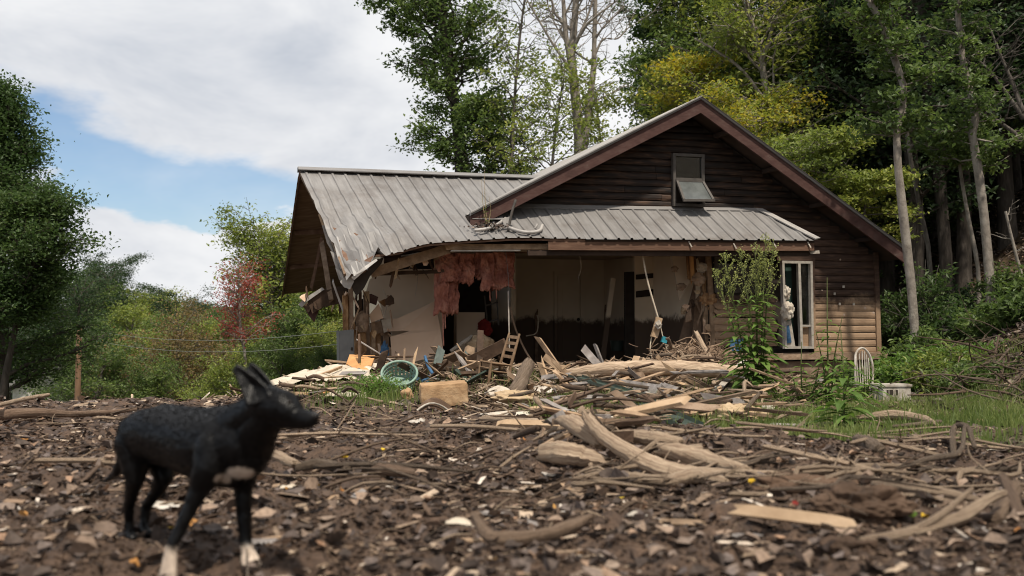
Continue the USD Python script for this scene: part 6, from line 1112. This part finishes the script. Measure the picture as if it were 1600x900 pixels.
tree('dark_tree', 'thick straight brown trunk between the two pale crooked trunks', 'tree', trunk_px([(1477, 400), (1465, 250), (1450, 130), (1440, 20), (1434, -80)], 24), .17, .12, 'bark_dark', 'l_deep', seed=122, crown=(.85, 1), n1=10, L1=1.6, n2=5, n3=4, leaves=9, lsize=.14)
tree('thin_tree', 'thin leaning grey trunk left of the thick brown trunk', 'tree', trunk_px([(1452, 400), (1438, 330), (1420, 230), (1412, 150), (1398, 60), (1388, -40)], 22), .06, .035, 'bark', 'l_deep', seed=123, crown=(.6, 1), n1=16, L1=1.0, n2=4, n3=4, leaves=6, lsize=.12)
tree('thin_tree', 'thin pale trunk with a leafy top between the thick trunk and the right pale trunk', 'tree', trunk_px([(1528, 420), (1515, 350), (1504, 290), (1498, 250), (1490, 215)], 21), .05, .03, 'bark_pale', 'l_green', seed=124, crown=(.75, 1), n1=18, L1=.7, n2=5, n3=4, leaves=7, lsize=.12, spread=.13)
tree('dead_sapling', 'broken thin dead trunk standing at the right edge of the bank', 'tree', trunk_px([(1598, 440), (1588, 400), (1578, 360), (1571, 330)], 20), .04, .025, 'bark_pale', 'l_green', seed=125, crown=(.5, 1), n1=4, L1=.5, n2=2, n3=2, bare=1.0)
for k, tp in enumerate(([(1600, 185), (1575, 150), (1550, 115), (1530, 95)], [(1598, 175), (1582, 130), (1565, 90), (1545, 40)], [(1600, 220), (1560, 190), (1530, 180)])):
    w, _ = grow(130 + k, trunk_px(tp, 22, foot=False), .06, .02, crown=(.2, 1), n1=10, L1=.9, n2=3, n3=3, bare=1.0); solo('bare_limb', ('dead forked limb reaching in low at the upper right edge', 'dead limb rising steeply at the upper right edge', 'dead drooping limb below the forked one at the right edge')[k], 'branch', w, M['bark'], True)
# the wood on the bank: a few kinds, each built once and set out singly
def class_tree(nm, seed, h, r, bark, leaf, **k):
    rng = np.random.default_rng(seed); path = numbered('/World/Looks', nm + '_kind'); path = '/' + nm + '_kind'
    stage.CreateClassPrim(path); x = UsdGeom.Xform.Define(stage, path); stage.GetPrimAtPath(path).SetSpecifier(Sdf.SpecifierClass)
    tr = np.array([[0, 0, -.4], *[[rng.normal(0, .015 * h * q), rng.normal(0, .015 * h * q), h * q] for q in (.25, .5, .75, 1)]]); wood, lv = grow(seed, tr, r, r * .25, **k)
    usdkit.mesh(stage, path + '/trunk', wood.arrays(), M[bark], True); usdkit.mesh(stage, path + '/crown', lv, M[leaf]); tone(path + '/crown', len(lv[0]), 4); return path
KD = {'deep_a': class_tree('deep_a', 201, 13, .22, 'bark_dark', 'l_deep', crown=(.22, 1), n1=52, L1=3.0, n2=7, n3=5, leaves=10, lsize=.15, spread=.26, flat=.7),
      'deep_b': class_tree('deep_b', 202, 11, .16, 'bark_dark', 'l_deep', crown=(.3, 1), n1=46, L1=2.6, shape='even', n2=7, n3=5, leaves=10, lsize=.14, spread=.24, flat=.8),
      'green': class_tree('green', 203, 10, .17, 'bark', 'l_green', crown=(.2, 1), n1=52, L1=2.5, n2=7, n3=5, leaves=10, lsize=.14, spread=.24),
      'olive': class_tree('olive', 204, 9, .14, 'bark', 'l_olive', crown=(.2, 1), n1=48, L1=2.2, n2=7, n3=5, leaves=9, lsize=.13, spread=.22, flat=.6),
      'rust': class_tree('rust', 205, 5, .08, 'bark', 'l_rust', crown=(.08, 1), n1=42, L1=1.8, n2=7, n3=5, leaves=9, lsize=.075, spread=.18),
      'understory': class_tree('understory', 206, 4.5, .05, 'bark', 'l_green', crown=(.3, 1), n1=26, L1=1.7, shape='even', n2=6, n3=5, leaves=10, lsize=.12, spread=.16, rise=0, flat=.9),
      'pole': class_tree('pole', 207, 14, .13, 'bark', 'l_deep', crown=(.6, 1), n1=28, L1=1.9, n2=6, n3=5, leaves=10, lsize=.14, spread=.26)}
KN = {'deep_a': ('forest_tree', 'tall dark green tree in the wood on the bank'), 'deep_b': ('forest_tree', 'dark layered tree in the wood on the bank'), 'green': ('forest_tree', 'mid green tree in the wood on the bank'), 'olive': ('forest_tree', 'yellow green tree in the wood on the bank'),
      'understory': ('understory_tree', 'low flat layered tree under the wood on the bank'), 'pole': ('forest_tree', 'straight bare stemmed trunk in the wood on the bank')}
rng = np.random.default_rng(77)
def put(kind, x, y, sc, name, label, group): copy_thing(KD[kind], name, label, 'tree', (x, y, float(H(x, y)) - .1), float(rng.uniform(0, 360)), float(sc), group)
spots = []
tries = 0
while len(spots) < 104 and tries < 6000:
    tries += 1; y = rng.uniform(22, 62); px = rng.uniform(1010, 1780); x = (px - 800) / FPX * y
    if x < bank_edge(y) + (1.0 if px > 1300 else -2): continue
    if px < 1060 or (y < 27 and px < 1330): continue
    if y < 26: continue
    if all((x - a) ** 2 + (y - b) ** 2 > 2.2 ** 2 for a, b in spots): spots.append((x, y))
tries = 0
while len(spots) < 150 and tries < 8000:                   # a denser stand on the near face of the bank
    tries += 1; y = rng.uniform(24, 40); px = rng.uniform(1300, 1720); x = (px - 800) / FPX * y
    if x > bank_edge(y) + 1.5 and all((x - a) ** 2 + (y - b) ** 2 > 1.5 ** 2 for a, b in spots): spots.append((x, y))
for x, y in spots:
    px = 800 + x / y * FPX; u = rng.random()
    if px < 1270: kind = 'olive' if u < .45 else 'green' if u < .8 else 'deep_b'
    else: kind = 'deep_a' if u < .38 else 'deep_b' if u < .66 else 'pole' if u < .74 else 'understory' if u < .95 else 'green'
    put(kind, x, y, rng.uniform(.8, 1.2), *KN[kind], 'trees of the wood on the bank: ' + kind.replace('deep_a', 'tall dark').replace('deep_b', 'dark layered').replace('pole', 'bare stemmed').replace('understory', 'low layered'))
# the valley on the left
for px, Y, top, kind in ((160, 62, 440, 'deep_a'), (195, 58, 470, 'green'), (225, 66, 468, 'deep_a'), (262, 62, 474, 'green'), (300, 60, 482, 'olive'), (135, 50, 450, 'green'), (100, 48, 470, 'deep_b'), (175, 46, 500, 'green'), (240, 48, 500, 'olive'), (205, 80, 470, 'deep_b'), (330, 70, 488, 'green'), (290, 84, 480, 'deep_a'), (350, 60, 500, 'green'), (60, 60, 470, 'deep_a'), (20, 55, 460, 'deep_b'),
                         (150, 36, 520, 'green'), (185, 33, 548, 'deep_b'), (110, 34, 530, 'green'), (310, 40, 510, 'olive'), (350, 42, 505, 'green'), (-20, 70, 450, 'deep_a'), (400, 52, 470, 'green'), (440, 46, 450, 'olive'), (480, 50, 450, 'green'), (520, 44, 440, 'olive'), (560, 48, 430, 'green'), (165, 88, 425, 'deep_b')):
    b = base_at(px, Y); h = (at(px, top, Y)[2] - b[2]); put(kind, b[0], b[1], h / {'deep_a': 13.5, 'deep_b': 11.5, 'green': 10.5, 'olive': 9.5}[kind], 'valley_tree', {'deep_a': 'tall dark tree', 'deep_b': 'dark layered tree', 'green': 'green broadleaf tree', 'olive': 'olive green tree'}[kind] + ' in the valley wood left of the house', 'valley trees: ' + {'deep_a': 'tall dark', 'deep_b': 'dark layered', 'green': 'green', 'olive': 'olive'}[kind])
for px, Y, top, kind, lb in ((120, 44, 446, 'deep_b', 'dark layered tree rising beside the big left tree'), (165, 52, 418, 'deep_a', 'tall dark tree with the highest top of the valley wood'), (245, 54, 458, 'olive', 'olive tree in the middle of the valley wood'), (205, 44, 482, 'olive', 'olive tree above the low rust orange bush'), (285, 50, 478, 'deep_b', 'dark tree above the middle rust bush'), (330, 46, 492, 'rust', 'rust coloured tree standing left of the red tree'), (268, 40, 505, 'green', 'round green tree above the rust bushes')):
    b = base_at(px, Y); copy_thing(KD[kind], 'valley_tree', lb, 'tree', tuple(b), px * 3.0, float((at(px, top, Y)[2] - b[2]) / {'deep_a': 13.5, 'deep_b': 11.5, 'green': 10.5, 'olive': 9.5, 'rust': 5.4}[kind]))
for px, Y, top, lb in ((282, 28.5, 512, 'rust brown bushy tree beyond the yard, in the middle of the left background'), (196, 29, 566, 'low rust orange bush right of the utility pole'), (330, 29, 560, 'low rust tinged bush below the red tree')):
    b = base_at(px, Y); copy_thing(KD['rust'], 'rusty_tree', lb, 'tree', tuple(b), px * 7.0, float((at(px, top, Y)[2] - b[2]) / 5.4))
for px, Y, top, kind, lb in ((228, 31, 506, 'olive', 'yellow olive tree behind the rust brown bushes'), (250, 26, 590, 'green', 'rounded green bush left of the middle rust tree'), (160, 26, 560, 'green', 'rounded green bush just right of the utility pole'), (310, 25, 598, 'olive', 'low olive bush right of the middle rust tree'), (365, 24, 545, 'olive', 'low olive bush in front of the red tree'), (415, 26, 520, 'olive', 'yellow green bush left of the electrical box'), (465, 25, 505, 'green', 'green bush below the torn roof corner'), (505, 24, 500, 'olive', 'bright leafy bush just left of the electrical box'), (440, 23, 560, 'green', 'low green bush behind the white sheet'), (505, 22, 555, 'green', 'low green bush right behind the boards at the left corner')):
    b = base_at(px, Y); copy_thing(KD[kind], 'bush', lb, 'bush', tuple(b), px * 5.0, (float((at(px, top, Y)[2] - b[2]) / 10.0),) * 3)
tree('big_tree', 'big dark green tree filling the left edge of the picture', 'tree', trunk_px([(0, 640), (0, 450), (-4, 330), (-8, 230), (-12, 150)], 21), .24, .06, 'bark_dark', 'l_mid', seed=140, crown=(.22, 1), n1=96, L1=1.7, shape='cone', n2=9, n3=6, leaves=12, lsize=.085, spread=.2)
tree('big_tree', 'dark green lower tree leaning out above the pale house at left', 'tree', trunk_px([(2, 650), (14, 560), (32, 480), (55, 400), (65, 330)], 20), .10, .03, 'bark_dark', 'l_mid', seed=141, crown=(.52, 1), n1=46, L1=1.0, shape='oval', n2=7, n3=5, leaves=13, lsize=.085, spread=.17)
tree('red_tree', 'small red leaved tree with a pale stem left of the house', 'tree', trunk_px([(384, 590), (378, 530), (374, 480), (378, 440)], 24), .05, .02, 'bark_pale', 'l_red', seed=142, crown=(.4, 1), n1=30, L1=.75, shape='even', n2=5, n3=4, leaves=5.5, lsize=.06, spread=.13, rise=.5)
tree('yellow_green_tree', 'tall sparse topped yellow green tree left of the torn gable', 'tree', trunk_px([(430, 590), (425, 500), (422, 450), (410, 410), (395, 385)], 32), .13, .03, 'bark', 'l_olive', seed=143, crown=(.25, 1), n1=60, L1=1.7, shape='even', n2=6, n3=4, leaves=6.5, lsize=.12, spread=.2)
tree('yellow_green_tree', 'yellow green tree touching the torn gable on the left', 'tree', trunk_px([(462, 590), (460, 510), (455, 460), (452, 410)], 34), .13, .03, 'bark', 'l_olive', seed=144, crown=(.2, 1), n1=54, L1=1.6, shape='even', n2=6, n3=4, leaves=9, lsize=.13, spread=.22)
for px in (496, 503): 
    tree('thin_tree', ('grey stem left of its twin beside the electrical box', 'grey stem right of its twin beside the electrical box')[px > 500], 'tree', trunk_px([(px, 575), (px - 1, 520), (px + 1, 470), (px, 400)], 27), .055, .04, 'bark', 'l_olive', seed=px, crown=(.6, 1), n1=16, L1=.9, n2=5, n3=4, leaves=7, lsize=.12)
# shrubs of the bank
def shrub(px, Y, w, h, leaf, lsize, seed, label, n=26, dens=8, asp=.4):
    b = base_at(px, Y, -.05); rng = np.random.default_rng(seed); wood = MB(); pts = []
    for i in range(n):
        az = rng.uniform(0, 6.28); r = w * rng.random() ** .6; e = b + np.array([math.cos(az) * r, math.sin(az) * r * .8, h * (1 - (r / w) ** 2 * .55) * rng.uniform(.45, 1.0)]); m = b + (e - b) * .5 + np.array([0, 0, .12 * h]); Q = smooth_path([b + rng.normal(0, .06, 3) * [1, 1, 0], m, e], 6); wood.add(*tube(Q, np.linspace(.018, .005, 6), 4, False))
        for j in range(7):
            c = Q[rng.integers(2, 6)] + rng.normal(0, .16 * w, 3) * [1, 1, .7]; c[2] = max(c[2], float(H(c[0], c[1])) + .08); wood.add(*tube(np.array([Q[3], c]), [.006, .003], 3, False)); k = rng.poisson(dens); pts.append(c + rng.normal(0, .085 * max(w, .8), (k, 3)))
    t = Thing('shrub', label, 'shrub', b); t.part('stems', wood, M['bark']); t.part('foliage', leaf_quads(rng, np.vstack(pts), lsize, .5, asp), M[leaf], each=4)
shrub(1440, 19.5, 1.1, 2.3, 'l_mid', .12, 301, 'tall leathery leaved shrub between the house corner and the bank', 40, 12)
shrub(1402, 20.5, .8, 1.3, 'l_green', .13, 302, 'green shrub tucked against the right wall of the house', 26, 11)
shrub(1425, 15.5, .62, .75, 'l_weed', .10, 303, 'low yellow green shrub at the foot of the pale trunk', 30, 12)
shrub(1475, 14.3, .62, .72, 'l_olive', .10, 304, 'yellow leaved shrub right of the pale trunk foot', 30, 11)
shrub(1520, 13.4, .55, .42, 'l_green', .09, 305, 'low dark shrub at the foot of the bank', 24, 11)
shrub(1458, 16.8, .8, 1.0, 'l_green', .12, 306, 'mid green shrub behind the yellow leaved one', 26, 11)
shrub(1560, 17.0, .8, .55, 'l_green', .13, 307, 'spreading green shrub at the base of the right pale trunk', 26, 11)
shrub(1598, 16.0, .6, .6, 'l_green', .13, 308, 'green shrub at the right edge of the bank', 22, 11)
shrub(1490, 21.5, .7, .9, 'l_deep', .13, 309, 'dark shrub on the bank by the thick brown trunk', 22, 10)
shrub(1392, 17.6, .5, .6, 'l_weed', .10, 310, 'low green shrub at the corner of the house foundation', 24, 11)
shrub(1330, 16.2, .4, .5, 'l_green', .10, 311, 'dark green plants under the right wall', 18, 10)
shrub(1530, 18.5, .8, .8, 'l_mid', .11, 321, 'mid green leafy shrub on the slope between the pale trunks', 28, 11)
shrub(1580, 20.0, .8, .7, 'l_green', .11, 322, 'bright green shrub high on the slope at the right edge', 26, 11)
shrub(1420, 22.5, 1.0, 1.2, 'l_green', .12, 323, 'bright green shrub on the slope behind the right end of the house', 30, 11)
shrub(1500, 15.2, .5, .45, 'l_weed', .09, 324, 'light green low shrub below the brush pile', 24, 11)
shrub(520, 20.0, .8, .5, 'l_weed', .13, 312, 'bright green leafy plants left of the electrical box', 24, 11)
shrub(400, 17.5, .7, .35, 'l_weed', .11, 313, 'low weeds beyond the head of the dog', 22, 10)
shrub(345, 19.0, .8, .55, 'l_olive', .12, 314, 'olive weeds at the far edge of the yard', 22, 10)
shrub(172, 17.5, .5, .6, 'l_green', .13, 315, 'green bush right of the utility pole foot', 24, 11)
shrub(215, 18.5, .8, .75, 'l_green', .13, 316, 'green bush below the rust orange tree', 24, 11)
shrub(280, 19.0, .8, .8, 'l_olive', .12, 317, 'olive bush at the far edge behind the back of the dog', 24, 10)
shrub(580, 13.0, .42, .20, 'l_weed', .05, 318, 'low green ground weeds before the orange plywood', 26, 12)
# brush pile on the bank
bp = np.random.default_rng(55)
for i in range(120):
    px, py = bp.uniform(1495, 1625), bp.uniform(545, 650); d0 = gp(px, py, bp.uniform(.02, .3)); L_ = bp.uniform(.4, 1.3); d = unit([bp.normal(-.6, .6), bp.normal(-.3, .4), bp.normal(-.25, .35)]) * L_; r = bp.uniform(.005, .018)
    log('brush_branch', 'bare grey brown branch in the brush pile on the bank', 'branch', [d0, d0 + d * .5 + bp.normal(0, .06, 3), d0 + d], [r, r * .8, r * .4], bp.choice(['bark_log', 'drift_dark', 'bark_log']), 'branches of the brush pile', n=8, sides=5)
# weeds: stems with their leaves, one by one
def weed(px, py, Yoff, h, label, seed, stems, leafL, heads=True, name='tall_weed', cat='weed', base=None, stem_mat='stem'):
    b = gp(px, py) if base is None else base; rng = np.random.default_rng(seed); t = Thing(name, label, cat, b); seeds = []; cnt = 0
    for (dx, hh) in stems:
        top = b + np.array([dx, rng.normal(0, .06), hh * h]); Q = smooth_path([b + [dx * .15, 0, -.03], b + (top - b) * .5 + rng.normal(0, .02, 3), top], 14); t.part('stem', tube(Q, np.linspace(.013, .004, 14) * (1 if stem_mat == 'stem' else .6), 6), M[stem_mat], True)
        n = int(hh * h * 24)
        for i in range(n):
            q = .06 + .62 * i / n + rng.uniform(-.01, .01); c = Q[int(q * 13)] + (Q[int(q * 13) + 1] - Q[int(q * 13)]) * (q * 13 % 1); az = i * 2.4 + rng.normal(0, .3); L = leafL * (1.15 - q) * rng.uniform(.7, 1.25); d = np.array([math.cos(az), math.sin(az), .35]); s = np.array([-math.sin(az), math.cos(az), 0]); x = np.array([0, .3, .65, 1.0]); wv = np.array([.03, .15, .11, .004]) * L
            C = c + (x * L)[:, None] * d - np.array([0, 0, 1.0]) * (.55 * L * x ** 2)[:, None]; G = np.stack([C - s * wv[:, None] + [0, 0, .03 * L], C, C + s * wv[:, None] + [0, 0, .03 * L]], 1)
            if cnt < 280: t.part('leaf', sheet(G), M['l_weed']); cnt += 1
        if heads:
            for i in range(14):
                q = .66 + .34 * i / 14; c = Q[min(int(q * 13), 13)]; az = i * 2.4; l = (1.05 - q) * h * .42 + .05; e = c + np.array([math.cos(az) * .45, math.sin(az) * .45, .9]) * l; seeds.append(('b', c, e))
    if seeds:
        wm = MB(); C = []
        for _, c, e in seeds: wm.add(*tube(np.array([c, (c + e) / 2 + [0, 0, .01], e]), [.004, .003, .002], 3, False)); C.append(c + (e - c) * rng.uniform(.3, 1.1, (16, 1)) + rng.normal(0, .014, (16, 3)))
        t.part('branchlets', wm, M['stem']); t.part('flower_heads', leaf_quads(rng, np.vstack(C), .030, .2, .5), M['l_seed'], each=4)
weed(1186, 632, 0, 2.15, 'tall bushy weed with feathery pale heads standing before the broken wall', 401, [(.10, 1.0), (.22, .95), (-.05, .93), (-.26, .9), (-.43, .88), (-.58, .78), (.02, .84)], .34)
weed(1296, 640, 0, 1.55, 'thin weed with small leaves standing before the tall window', 402, [(0, 1.0), (.12, .7), (-.14, .6)], .26, False)
weed(1318, 668, 0, .95, 'leafy single stemmed weed in front of the right wall', 403, [(0, 1.0), (.05, .55)], .42, False)
weed(1255, 640, 0, .8, 'low leafy weed right of the tall bushy weed', 404, [(0, 1.0), (.2, .7), (-.15, .6)], .3, False)
weed(1345, 634, 0, .6, 'broad leaved weed left of the white chair', 405, [(0, 1.0), (.2, .8), (-.25, .8)], .36, False)
weed(760, 352, 0, .95, 'dry stalky weed growing from the leaves on the left roof', 406, [(-.05, 1.0), (-.10, .8), (.02, .5)], .06, False, 'roof_weed', 'weed', base=on_roof(762, 352), stem_mat='stem_dry')
solo('roof_debris', 'clump of dead leaves caught on the roof at the foot of the weed', 'leaves', leaf_quads(np.random.default_rng(3), on_roof(762, 354) + np.random.default_rng(4).normal(0, 1, (260, 3)) * [.14, .07, .03], .06), M['deadleaf'], each=4)
# ------------------------------------------------------------------ utility pole, wires and the house in the valley
b = base_at(123, 24); top = at(124, 508, 24); solo('utility_pole', 'plain brown wooden utility pole at the far left of the yard', 'pole', tube(np.array([b, (b + top) / 2, top]), [.075, .07, .066], 12), M['pole'], True)
for a, c, lb in (((124, 512), (528, 517), 'upper thin wire from the pole to the electrical box'), ((124, 527), (528, 538), 'lower thin wire from the pole to the electrical box')):
    p, q = at(*a, 24), on(*c, .9); L = np.linspace(0, 1, 18)[:, None]; solo('overhead_wire', lb, 'wire', tube(p + (q - p) * L - np.array([0, 0, 1.0]) * (.9 * 4 * L * (1 - L) * .25), .0045, 6), M['wire_pale'], True)
lh = base_at(60, 34); lhT = Thing('pale_house', 'small cream house with a grey roof half hidden behind the left trees', 'house', lh)
zt = at(65, 577, 34)[2]; ze = at(104, 606, 34)[2]; x0, x1, xm = at(20, 600, 34)[0], at(99, 600, 34)[0], at(64, 600, 34)[0]; zb = lh[2]
lhT.part('wall', slab([[x0, 34, zb], [x1, 34, zb], [x1, 34, ze], [xm, 34, zt - .1], [x0, 34, ze]], [0, 5, 0]), M['cream_house'])
for xa, xb in ((xm, x1 + .25), (xm, x0 - .25)): lhT.part('roof', slab([[xm, 33.7, zt], [xb, 33.7, ze - .12], [xb, 39.2, ze - .12], [xm, 39.2, zt]], [0, 0, .14]), M['grey_roof'])
w = lhT.part('window', box([(xm + x1) / 2 - .3, 33.97, (zb + ze) / 2], (.7, .06, 1.0)), M['white']); lhT.part('pane', box([(xm + x1) / 2 - .3, 33.93, (zb + ze) / 2], (.55, .03, .85)), M['dark_room'], under=w)
